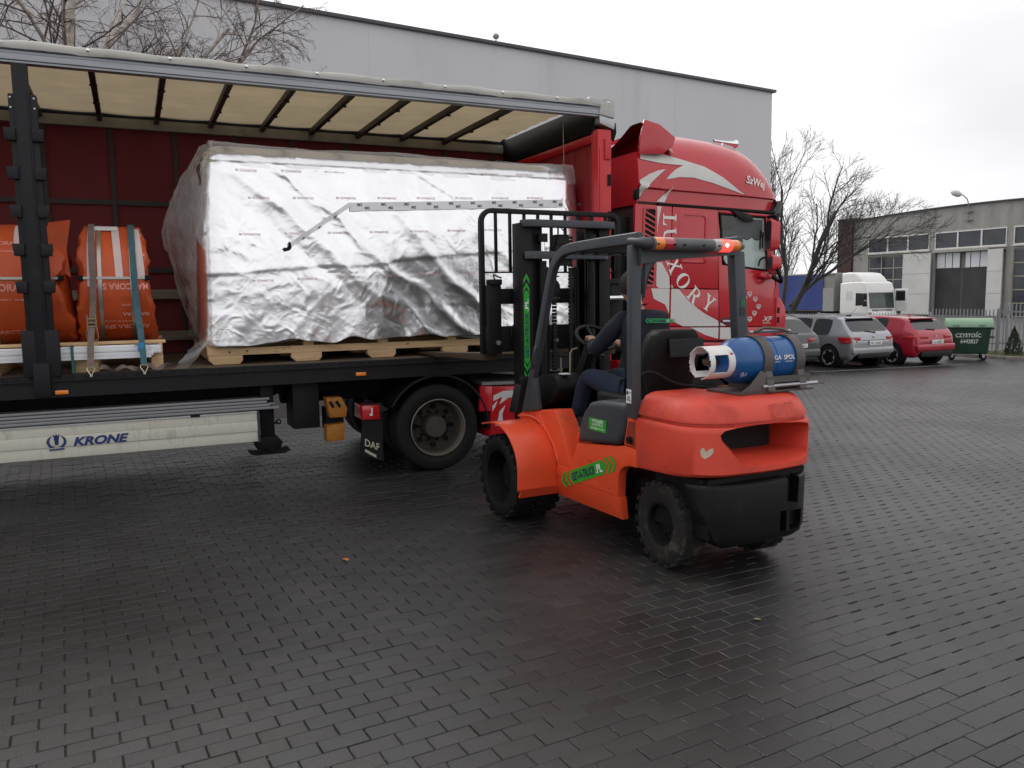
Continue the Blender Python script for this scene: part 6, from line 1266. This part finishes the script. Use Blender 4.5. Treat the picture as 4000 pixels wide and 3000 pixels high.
E = [(0,1),(1,2),(2,3),(3,4),(4,5),(5,6),(6,7),(2,8),(8,9),(9,10),(10,11),(11,12),(2,13),(13,14),(14,15),(15,16),(16,17),(0,18),(18,19),(19,20),(20,21),(0,22),(22,23),(23,24),(24,25),(6,26),(6,27),(6,28)]
def fingers(base, d, side, curl):
    "four fingers and a thumb closing on the wheel rim"
    for k, (o, L_) in enumerate(((-.030,.072),(-.010,.080),(.010,.076),(.028,.062))):
        b = len(V); p = Vector(base)+Vector(side)*o
        q1 = p+Vector(d)*L_*.4; q2 = q1+(Vector(d)*.6+Vector(curl)*.7)*L_*.4; q3 = q2+(Vector(d)*-.1+Vector(curl))*L_*.3
        V.extend([tuple(q1)+(.0092,), tuple(q2)+(.0086,), tuple(q3)+(.0078,)]); E.extend([(12 if base is BL else 17, b),(b,b+1),(b+1,b+2)])
    b = len(V); p = Vector(base)-Vector(d)*.03+Vector(side)*(-.04); V.extend([tuple(p)+(.0105,), tuple(p+Vector(d)*.035+Vector(side)*-.015+Vector(curl)*.012)+(.0095,)]); E.extend([(11 if base is BL else 16, b),(b,b+1)])
BL, BR = V[12][:3], V[17][:3]
fingers(BL, (.25,.95,.15), (-.9,.25,.1), (.1,.05,-1)); fingers(BR, (-.2,.95,.15), (.9,.2,.1), (-.1,.05,-1))
skin('body', V, E, SK, DRV, 2)
skin('jacket', [(px0,-1.03,1.085,.165,.13),(px0,-1.065,1.28,.16,.125),(px0,-1.04,1.48,.175,.125),(px0-.005,-1.0,1.62,.10,.09),(px0-.012,-.972,1.715,.070),(px0-.175,-1.005,1.615,.082),(px0-.225,-.91,1.50,.072),(px0-.265,-.80,1.395,.060),(px0-.19,-.66,1.42,.050),(px0-.14,-.575,1.438,.042),(px0+.175,-1.005,1.615,.082),(px0+.225,-.92,1.49,.072),(px0+.27,-.82,1.38,.060),(px0+.21,-.68,1.39,.050),(px0+.175,-.58,1.40,.042)],
     [(0,1),(1,2),(2,3),(3,4),(2,5),(5,6),(6,7),(7,8),(8,9),(2,10),(10,11),(11,12),(12,13),(13,14)], JK, DRV, 2)
skin('trousers', [(px0,-1.03,1.07,.14,.12),(px0-.10,-.95,1.08,.105),(px0-.11,-.68,1.135,.092),(px0-.11,-.46,1.165,.078),(px0-.11,-.39,1.06,.070),(px0-.11,-.31,.88,.062),(px0-.11,-.285,.80,.060),(px0+.10,-.95,1.08,.105),(px0+.12,-.68,1.13,.092),(px0+.14,-.46,1.155,.078),(px0+.15,-.36,1.04,.070),(px0+.16,-.27,.88,.062),(px0+.16,-.25,.80,.060)],
     [(0,1),(1,2),(2,3),(3,4),(4,5),(5,6),(0,7),(7,8),(8,9),(9,10),(10,11),(11,12)], TRO, DRV, 2)
BOOT = mat('worn boot', (.06,.05,.042), .8, var=.3, bump=.4)
for dx, dy in ((-.11,0),(.16,.04)):
    bt = MB(); bt.loft([[(px0+dx+x*w,y+dy,z) for x,z in ((-1,.695),(1,.695),(1,.71+h*.5),(.55,.71+h),(-.55,.71+h),(-1,.71+h*.5))] for y,w,h in ((-.36,.032,.06),(-.345,.04,.12),(-.28,.043,.13),(-.22,.045,.075),(-.13,.05,.055),(-.07,.046,.045),(-.045,.03,.03))]); bt.obj('boot', BOOT, DRV, bevel=.008)
HAIR = mat('short dark hair', (.022,.015,.011), .8, var=.4, vs=60, bump=1., bs=120)
hm_ = MB(); C1 = Vector((px0-.022,-.937,1.868))
def hairp(u, v):
    a = 2*math.pi*u; t = v*math.pi*(.68 if math.sin(a) < .2 else .68-.26*min(1,(math.sin(a)-.2)/.35)); r_ = .101
    return (C1.x+.097*math.sin(t)*math.cos(a), C1.y+.114*math.sin(t)*math.sin(a), C1.z+.116*math.cos(t))
hm_.grid(hairp, 40, 16); hm_.obj('hair', HAIR, DRV, fix=False, ang=80)
a, b, c = MB(), MB(), MB(); bx = lambda u, v, o: (px0+.075+u, -1.158-o+.35*(u+.02)**2*2, 1.612+v-.03*u); banner(a, b, c, bx, .20, .032)
dk = a.obj('jacket_print', mat('print green', (.02,.36,.12), .6), DRV, fix=False); b.obj('print_lettering', DNAVY, dk, fix=False); c.obj('print_lettering', WHITEP, dk, fix=False)
# ================================================================ PARKED CARS (local: x right, y forward, origin on the ground under the rear bumper)
def car_parts(t, L, Wd, H, tops, body, zb=.93, wr=.60, hatch=(.14,.52), pill=(.72,.80), sidewin=((.80,1.50),(1.56,2.40),(2.47,3.05)), wind=(3.05,3.80), kr=.86, tail=.0):
    "lofted body with real window openings; panes are the missing faces, built as parts"
    hw = Wd/2; ys = sorted(set([0,.02,.06,.10,hatch[0],hatch[1],.62,pill[0],pill[1],wind[0],wind[1],L-.5,L-.22,L-.08,L]+[y for a in sidewin for y in a]))
    def top(y):
        for a, b in zip(tops, tops[1:]):
            if y <= b[0]: return a[1]+(b[1]-a[1])*(y-a[0])/(b[0]-a[0])
        return tops[-1][1]
    def k(y): return kr+(1-kr)*min(1, (y/.40)**.6) if y < .4 else 1-(.14*max(0,(y-(L-.55))/.55)**2)
    def half(y):
        zt = top(y); q = k(y); b = min(zb, zt-.06); g = max(0, min(1, (zt-zb-.05)/(H-zb-.05))); w4 = (.84-.02)*hw/.9*(1-g)+(wr+.055)*g; zlow = .24+.16*max(0,1-y/.12)
        if zt < zb+.06: return [(.80*q*hw/.9,zlow),(hw*.985*q,zlow+.10),(hw*q,.58),(hw*.97*q,b),(hw*.93*q,b+.02),(hw*.85*q,zt),(0,zt+.012)]
        return [(.80*q*hw/.9,zlow),(hw*.985*q,zlow+.10),(hw*q,.60),(hw*.972*q,b),(w4*min(1,q+.05),zt-.05),((w4-.045)*min(1,q+.05),zt),(0,zt+.015)]
    rings = []
    for y in ys:
        h = half(y); rings.append([(x,y,z) for x,z in h]+[(-x,y,z) for x,z in reversed(h[:-1])])
    n = len(rings[0]); mb = MB(); vs = [p for r in rings for p in r]; fs = []; glass = {}
    inr = lambda m, rg: rg[0]-1e-6 <= m <= rg[1]+1e-6
    for i in range(len(ys)-1):
        m = (ys[i]+ys[i+1])/2
        for j in range(n-1):
            f = (i*n+j, i*n+j+1, (i+1)*n+j+1, (i+1)*n+j); key = None
            if j in (3, 8):
                for wi_, sw_ in enumerate(sidewin):
                    if inr(m, sw_): key = ('side_window', j, wi_)
            if j in (5, 6) and inr(m, hatch): key = ('rear_window', 0, 0)
            if j in (5, 6) and inr(m, wind): key = ('windscreen', 0, 0)
            (glass.setdefault(key, []) if key else fs).append(f)
    fs += [tuple(range(n-1,-1,-1)), tuple(range((len(ys)-1)*n, len(ys)*n))]
    keys = [k_ for k_ in glass]; allf = fs+[f for k_ in keys for f in glass[k_]]; idx_ = [0]*len(fs)+[1+i_ for i_, k_ in enumerate(keys) for f in glass[k_]]
    me = bpy.data.meshes.new('body'); me.from_pydata(vs, [], allf); me.polygons.foreach_set('material_index', idx_)
    bm = bmesh.new(); bm.from_mesh(me); bmesh.ops.recalc_face_normals(bm, faces=bm.faces); cl_ = bm.edges.layers.float.new('crease_edge')
    for e in bm.edges:
        zc = (e.verts[0].co.z+e.verts[1].co.z)/2; m_ = {f.material_index for f in e.link_faces}
        e[cl_] = .55 if len(m_) > 1 else (.8 if zc < .40 else .35)
    bm.to_mesh(me); bm.free(); tmp = bpy.data.objects.new('t', me); COL.objects.link(tmp)
    for _ in range(1+len(keys)): me.materials.append(body)
    md = tmp.modifiers.new('s', 'SUBSURF'); md.levels = 2; md.render_levels = 2; bpy.context.view_layer.update(); full = bpy.data.meshes.new_from_object(tmp.evaluated_get(bpy.context.evaluated_depsgraph_get())); bpy.data.objects.remove(tmp)
    for i_ in range(1+len(keys)):
        bm = bmesh.new(); bm.from_mesh(full); bmesh.ops.delete(bm, geom=[f for f in bm.faces if f.material_index != i_], context='FACES')
        for f in bm.faces: f.material_index = 0
        nm_ = 'body' if i_ == 0 else keys[i_-1][0]; m2 = bpy.data.meshes.new(nm_); bm.to_mesh(m2); bm.free(); m2.materials.append(body if i_ == 0 else GLASS); m2.shade_smooth(); m2.set_sharp_from_angle(angle=R(50))
        o = bpy.data.objects.new(nm_, m2); COL.objects.link(o); o.parent = t
    MB().box(-hw*.7,hw*.7,.5,L-.9,.6,.92).obj('interior', PLASTIC, t)
    return top, half
CTY = wheel_mesh_tyre(.315,.215,.20, n=36).mesh('tyre'); CTY.materials.append(RUBBER)
ALLOY = mat('alloy grey', (.50,.50,.51), .35, .25)
def car_wheel(t, x, y, spokes=5):
    w = bpy.data.objects.new('wheel', None); COL.objects.link(w); w.parent = t; w.location = (x, y, .315); w.rotation_euler = (0,0,R(-90) if x < 0 else R(90))
    o = bpy.data.objects.new('tyre', CTY); COL.objects.link(o); o.parent = w
    m = MB(); m.lathe([(.21,-.08),(.222,-.09),(.205,-.085),(.19,-.02),(.19,.05),(.21,.08)], (0,0,0), (0,1,0), 30); m.lathe([(0,-.075),(.035,-.072),(.04,-.04),(0,-.03)], (0,0,0), (0,1,0), 14)
    for k in range(spokes):
        for dd in (-.12, .12):
            a = 2*math.pi*k/spokes; m.bar((.03*math.cos(a),-.06,.03*math.sin(a)), (.205*math.cos(a+dd),-.075,.205*math.sin(a+dd)), .04, .03, (0,1,0))
    m.obj('rim', ALLOY, w); d = MB(); d.lathe([(.19,-.01),(0,-.01),(0,.02),(.19,.02)], (0,0,0), (0,1,0), 24); d.obj('brake_disc', PLASTIC, w)
def arches(t, hw, ys, r=.375):
    for y in ys:
        for s in (-1, 1): m = MB(); m.cyl((s*(hw-.22),y,.33),(s*(hw+.002),y,.33),r,n=30); m.obj('wheel_arch', PLASTIC, t)
def plate(t, x, y, z, s, tilt=0):
    p = MB().box(x-.26,x+.26,y-.008,y,z-.055,z+.055).obj('number_plate', WHITEP, t, bevel=.004); MB().box(x-.26,x-.225,y-.0105,y-.0085,z-.055,z+.055).obj('plate_band', mat('plate blue', (.01,.04,.3), .5), p)
    a = MB(); put(a, tg(s, .098, .006, 0, .92), lambda u, v: (x+.02+u, y-.011, z+v)); a.obj('plate_lettering', BLACK, p, fix=False)
def lamp(t, poly, z0, z1, m=REDL):
    for s in (-1, 1):
        b = MB(); b.prism([(s*x, y) for x, y in poly], 'z', z0, z1); b.obj('tail_lamp', m, t, bevel=.012)
def wiper(t, x0, x1, y0, z0, y1, z1): w = MB(); w.bar((x0,y0,z0),(x1,y1,z1),.02,.02); w.cyl((x0,y0+.03,z0-.01),(x0,y0-.012,z0),.03,n=10); w.obj('rear_wiper', PLASTIC, t)
def at_ground(t, x): t.location.z = gz(x)+.002
CG = 'cars parked side by side in the bays'
# silver estate
SLV = mat('silver paint', (.34,.35,.37), .28, .6, coat=.5, var=.04); c = thing('parked_car', 'silver-grey estate car, middle of the three parked cars', 'car', (18.95,16.42,0), 0, CG); at_ground(c, 19)
car_parts(c, 4.58, 1.80, 1.47, [(0,.76),(.03,.93),(.10,.99),(.52,1.395),(.75,1.445),(1.7,1.475),(2.6,1.46),(3.05,1.40),(3.80,.99),(4.36,.82),(4.58,.6)], SLV, wr=.62)
arches(c, .90, (.78,3.55)); [car_wheel(c, sx*.815, y) for sx in (-1,1) for y in (.78,3.55)]
lamp(c, [(.52,-.01),(.74,.02),(.84,.10),(.895,.26),(.91,.44),(.86,.44),(.5,.1)], .80, .90); lamp(c, [(.64,-.004),(.76,.02),(.86,.12),(.905,.28),(.91,.36),(.86,.36),(.6,.1)], .735, .80)
plate(c, .05, -.008, .72, 'WL 1562K'); wiper(c, .12, -.22, .10, 1.02, .15, 1.06)
MB().box(-.80,.80,-.03,.25,.42,.60).obj('rear_bumper', SLV, c, bevel=.05, seg=3); MB().box(-.62,.62,-.036,.2,.30,.42).obj('bumper_valance', PLASTIC, c, bevel=.02)
MB().box(-.54,.54,.44,.60,1.40,1.43).obj('roof_spoiler', SLV, c, bevel=.012)
for s in (-1, 1): r_ = MB(); r_.tube([(s*.60,.75,1.44),(s*.60,1.0,1.485),(s*.60,2.6,1.485),(s*.60,2.85,1.43)], .016, 8); r_.obj('roof_rail', ALLOY, c)
b = MB(); b.cyl((.0,.9,1.47),(-.03,.62,1.70),.006,.003,6); b.box(-.04,.04,.85,.98,1.465,1.49); b.obj('aerial', PLASTIC, c)
b = MB(); b.lathe([(0,0),(.04,0),(.04,.012),(0,.014)], (0,.022,.90), (0,-1,0), 8); b.obj('badge', CHROME, c)
for s in (-1,1): MB().box(s*.90-.01,s*.90+.01,1.2,1.38,.90,.93).obj('door_handle', SLV, c)
MB().box(-.45,.45,-.004,.015,.80,.812).obj('tailgate_seam', PLASTIC, c)
# red hatchback
CRD = mat('car red', (.36,.012,.03), .24, .2, coat=.7, var=.04); c = thing('parked_car', 'glossy red hatchback parked next to the green dustbin', 'car', (21.45,16.35,0), 0, CG); at_ground(c, 21.4)
car_parts(c, 4.47, 1.79, 1.45, [(0,.74),(.04,.90),(.14,1.02),(.50,1.33),(.66,1.405),(1.4,1.45),(2.4,1.44),(2.95,1.36),(3.75,.98),(4.3,.80),(4.47,.6)], CRD, zb=.96, wr=.56, hatch=(.16,.50), pill=(.74,1.12), sidewin=((1.12,1.58),(1.64,2.40),(2.47,2.98)), wind=(2.98,3.75), kr=.82)
arches(c, .895, (.80,3.50)); [car_wheel(c, sx*.81, y, 7) for sx in (-1,1) for y in (.80,3.50)]
lamp(c, [(.36,-.01),(.66,.02),(.80,.12),(.875,.28),(.90,.44),(.85,.44),(.36,.1)], .80, .89)
plate(c, .02, -.012, .70, 'EL 6G803'); wiper(c, .05, -.25, .15, 1.05, .17, 1.08); MB().box(-.50,.50,.42,.60,1.36,1.395).obj('roof_spoiler', CRD, c, bevel=.015)
MB().box(-.80,.80,-.04,.25,.44,.64).obj('rear_bumper', CRD, c, bevel=.06, seg=3); MB().box(-.66,.66,-.05,.2,.26,.43).obj('bumper_valance', PLASTIC, c, bevel=.03)
b = MB(); b.lathe([(.03,0),(.055,0),(.055,.012),(.03,.012),(.03,0)], (0,.03,.87), (0,-1,0), 18); b.tube(smooth([(-.045,.018,.89),(-.02,.018,.87),(0,.018,.85),(.02,.018,.87),(.045,.018,.89)],4), .006, 6); b.obj('badge', CHROME, c)
b = MB(); b.prism([(.9,1.455),(1.02,1.455),(.92,1.50)], 'x', -.02, .02); b.obj('roof_aerial', CRD, c)
for s in (-1, 1): MB().box(s*.52-.16,s*.52+.16,-.045,-.02,.52,.545).obj('bumper_reflector', REDL, c)
# dark grey car half hidden behind the cab
DGR = mat('dark grey paint', (.075,.078,.08), .3, .5, coat=.5, var=.04); c = thing('parked_car', 'dark grey car half hidden behind the gas bottle and red cab', 'car', (15.95,16.30,0), 0, CG); at_ground(c, 16)
car_parts(c, 4.93, 1.87, 1.47, [(0,.78),(.03,.96),(.10,1.00),(.60,1.40),(.80,1.445),(1.8,1.47),(2.8,1.44),(3.25,1.36),(4.0,.99),(4.7,.84),(4.93,.6)], DGR, wr=.63, hatch=(.13,.58), pill=(.76,.86), sidewin=((.86,1.55),(1.62,2.5),(2.57,3.2)), wind=(3.25,4.0), kr=.88)
arches(c, .935, (.95,3.87)); [car_wheel(c, sx*.85, y) for sx in (-1,1) for y in (.95,3.87)]
lamp(c, [(.42,-.01),(.72,.02),(.85,.10),(.93,.28),(.935,.36),(.88,.36),(.4,.1)], .78, .90); plate(c, .12, -.012, .70, 'EL 676TU'); wiper(c, .10, -.25, .11, 1.02, .14, 1.05)
MB().box(-.84,.84,-.04,.25,.40,.60).obj('rear_bumper', DGR, c, bevel=.05, seg=3); MB().box(-.70,.70,-.046,.2,.28,.40).obj('bumper_valance', PLASTIC, c, bevel=.02)
b = MB()
for k in range(4): b.lathe([(.024,0),(.032,0),(.032,.008),(.024,.008),(.024,0)], (-.06+.042*k,.018,.90), (0,-1,0), 14)
b.obj('badge', CHROME, c)
for s in (-1, 1): r_ = MB(); r_.tube([(s*.60,.80,1.44),(s*.60,1.1,1.485),(s*.60,2.8,1.475),(s*.60,3.0,1.42)], .016, 8); r_.obj('roof_rail', ALLOY, c)

# ================================================================ GREEN DUSTBIN
GRN = mat('bin green', (.018,.055,.030), .5, var=.15, vs=3, dirt=((.05,.09,.06), .4, 5)); GRNL = mat('bin lid pale green', (.20,.34,.22), .45, var=.1, dirt=((.35,.42,.36), .4, 4))
bn = thing('dustbin', 'large green four-wheeled dustbin with white stencilled lettering', 'dustbin', (24.35,17.45,gz(24)), R(-50)); bn.scale = (.92,.92,1)
q = MB(); q.loft([[(x*w,y*d,z) for x,y in ((-1,-1),(1,-1),(1,1),(-1,1))] for z,w,d in ((.20,.56,.38),(.30,.60,.42),(.98,.66,.50),(1.03,.68,.52))]); q.obj('tub', GRN, bn, bevel=.03, seg=3)
q = MB(); q.box(-.70,.70,-.54,.54,1.03,1.075); q.obj('rim', GRN, bn, bevel=.01)
q = MB(); q.loft([[(x,y,z) for y,z in ((-.56,1.06),(-.55,1.14),(-.46,1.24),(-.25,1.315),(.0,1.335),(.25,1.315),(.46,1.24),(.55,1.14),(.56,1.06))] for x in (-.72,-.70,.70,.72)]); q.obj('lid', GRNL, bn, bevel=.0)
for x in (-.4,.4): MB().box(x-.1,x+.1,-.58,-.52,1.10,1.15).obj('lid_handle', GRNL, bn, bevel=.008)
for s in (-1, 1): q = MB(); q.cyl((s*.70,0,1.0),(s*.80,0,1.0),.035,n=12); q.box(min(s*.66,s*.80),max(s*.66,s*.80),-.15,.15,.70,.76); q.obj('side_trunnion', GRN, bn)
for x in (-.48,.48):
    for y in (-.30,.30):
        w = bpy.data.objects.new('castor', None); COL.objects.link(w); w.parent = bn; w.location = (x,y,.10)
        q = MB(); q.lathe([(.03,-.025),(.09,-.028),(.10,-.015),(.10,.015),(.09,.028),(.03,.025)], (0,0,0), (.3,1,0), 20); q.obj('castor_wheel', RUBBER, w); q = MB(); q.prism([(-.06,.12),(.06,.12),(.03,-.02),(-.02,-.02)], 'y', -.045, -.035); q.obj('castor_fork', STEEL, w)
q = MB(); yf = lambda z: -.42-.08*(z-.30)/.68-.004
put(q, tg('CZYSTOSC', .17, .02, 0, .92), lambda u, v: (-.02+u, yf(.79+v), .79+v)); put(q, tg('6442827', .175, .02, 0, .88), lambda u, v: (.02+u, yf(.60+v), .60+v)); fill(q, [(.22,.875),(.25,.915),(.275,.905),(.245,.875)], lambda u, v: (u, yf(v), v)); q.obj('stencil_lettering', mat('stencil white', (.62,.66,.62), .7), bn, fix=False)

# ================================================================ WHITE LORRY behind the fence (drives towards -Y, its right side to the camera)
WT = mat('lorry white', (.74,.74,.72), .35, coat=.3, var=.03)
X0_, Y0_, Z0_ = 41.3, 36.3, -.62
wt = thing('white_lorry', 'white lorry cab with roof spoiler standing behind the palisade fence', 'lorry', (X0_,Y0_,Z0_))
def sec(y, z0, z1, x0=0, x1=2.46, r=.0): return [(x0,y,z0),(x1,y,z0),(x1,y,z1),(x0,y,z1)]
P = [(.0,1.05),(.02,.95),(2.25,.95),(2.25,2.9),(.60,2.98),(.34,2.88),(.20,2.55),(.13,2.15),(.03,1.4)]
MB().prism(P, 'x', 0, 2.46).obj('cab_body', WT, wt, bevel=.09, seg=4)
MB().prism([(.55,2.96),(2.25,2.88),(2.25,3.52),(1.7,3.57),(1.15,3.50),(.80,3.24)], 'x', .12, 2.34).obj('roof_spoiler', WT, wt, bevel=.12, seg=4)
MB().prism([(.66,3.02),(.80,3.10),(.90,3.20),(.76,3.18)], 'x', .3, 2.16).obj('sun_visor', GLASS, wt, bevel=.03)
MB().prism([(.0,1.30),(.135,2.28),(.175,2.28),(.04,1.30)], 'x', .16, 2.30).obj('windscreen', mat('far windscreen', (.05,.065,.06), .06, var=.5, vs=1.5), wt)
MB().prism([(.30,1.50),(.98,1.46),(.98,2.26),(.38,2.24)], 'x', -.006, .01).obj('door_window', GLASS, wt)
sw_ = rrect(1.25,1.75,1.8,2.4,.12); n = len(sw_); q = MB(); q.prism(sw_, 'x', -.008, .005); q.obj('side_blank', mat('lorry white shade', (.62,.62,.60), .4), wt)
for z0, z1, m_, nm in ((.60,.98,PLASTIC,'grille'),(1.0,1.24,mat('grey grille', (.2,.2,.2), .5),'grille')): MB().box(.35,2.11,-.03,.02,z0,z1).obj(nm, m_, wt, bevel=.02)
q = MB(); put(q, tg('SCANIA', .16, .01, 0, 1.3), lambda u, v: (1.23+u, -.035, 1.12+v)); q.obj('lettering', LWHITE, wt, fix=False)
MB().prism([(-.12,.35),(2.2,.35),(2.2,.98),(.9,.98),(.5,1.1),(-.05,1.12)], 'x', .02, 2.44).obj('bumper', WT, wt, bevel=.05)
for x, nm in ((-.28,'mirror'),(2.52,'mirror')):
    q = MB(); q.box(x,x+.24,.05,.22,1.82,2.24); q.box(x,x+.24,.05,.22,1.42,1.78); q.bar((x+.12,.15,2.42),(1.23 if x < 0 else 1.23,.3,2.5),.0,.0); q.obj(nm, PLASTIC, wt, bevel=.05)
d2 = MB().box(2.48,2.55,-.75,.2,1.1,2.5).xf(Matrix.Identity(4)).obj('open_door', WT, wt, bevel=.04); MB().box(2.472,2.479,-.62,.08,1.75,2.38).obj('door_window', GLASS, d2)
for y in (.95,): 
    for x in (.18,2.28): o = bpy.data.objects.new('wheel', tT); COL.objects.link(o); o.parent = wt; o.location = (x,y,.45); o.rotation_euler = (0,0,R(90))
MB().box(.7,1.8,1.5,6.0,.55,.85).obj('chassis', BLACK, wt)
BLU = mat('blue tarpaulin', (.015,.04,.20), .6, var=.12, vs=.8, bump=.4, bs=5)
bt = thing('blue_trailer', 'blue tarpaulin trailer standing behind the white lorry', 'trailer', (X0_,39.7,Z0_))
MB().grid(lambda u, v: (.02*math.sin(u*40)*math.sin(v*3),.28+13*u,1.15+2.36*v+.02*math.sin(u*9)), 90, 8).obj('side_tarpaulin', BLU, bt, fix=False, ang=60)
MB().box(.06,2.5,-.65,13.4,1.1,3.5).obj('box_body', mat('trailer grey', (.22,.22,.2), .7, var=.12, vs=1.5), bt)
MB().box(-.02,2.52,-.67,13.42,3.5,3.58).obj('roof', mat('trailer roof', (.35,.35,.33), .7), bt); MB().box(-.01,.05,-.64,.26,1.1,2.6).obj('front_panel', mat('trailer panel', (.3,.3,.29), .7), bt)
MB().box(.05,2.45,.1,13.3,.85,1.1).obj('chassis', BLACK, bt)
for y in (8.6,9.9,11.2):
    for x in (.2,2.3): o = bpy.data.objects.new('wheel', tT); COL.objects.link(o); o.parent = bt; o.location = (x,y,.45); o.rotation_euler = (0,0,R(90))
fr2 = MB(); fr2.bar((27.3,28.4,.55),(27.3,33.8,.45),.06,.06);
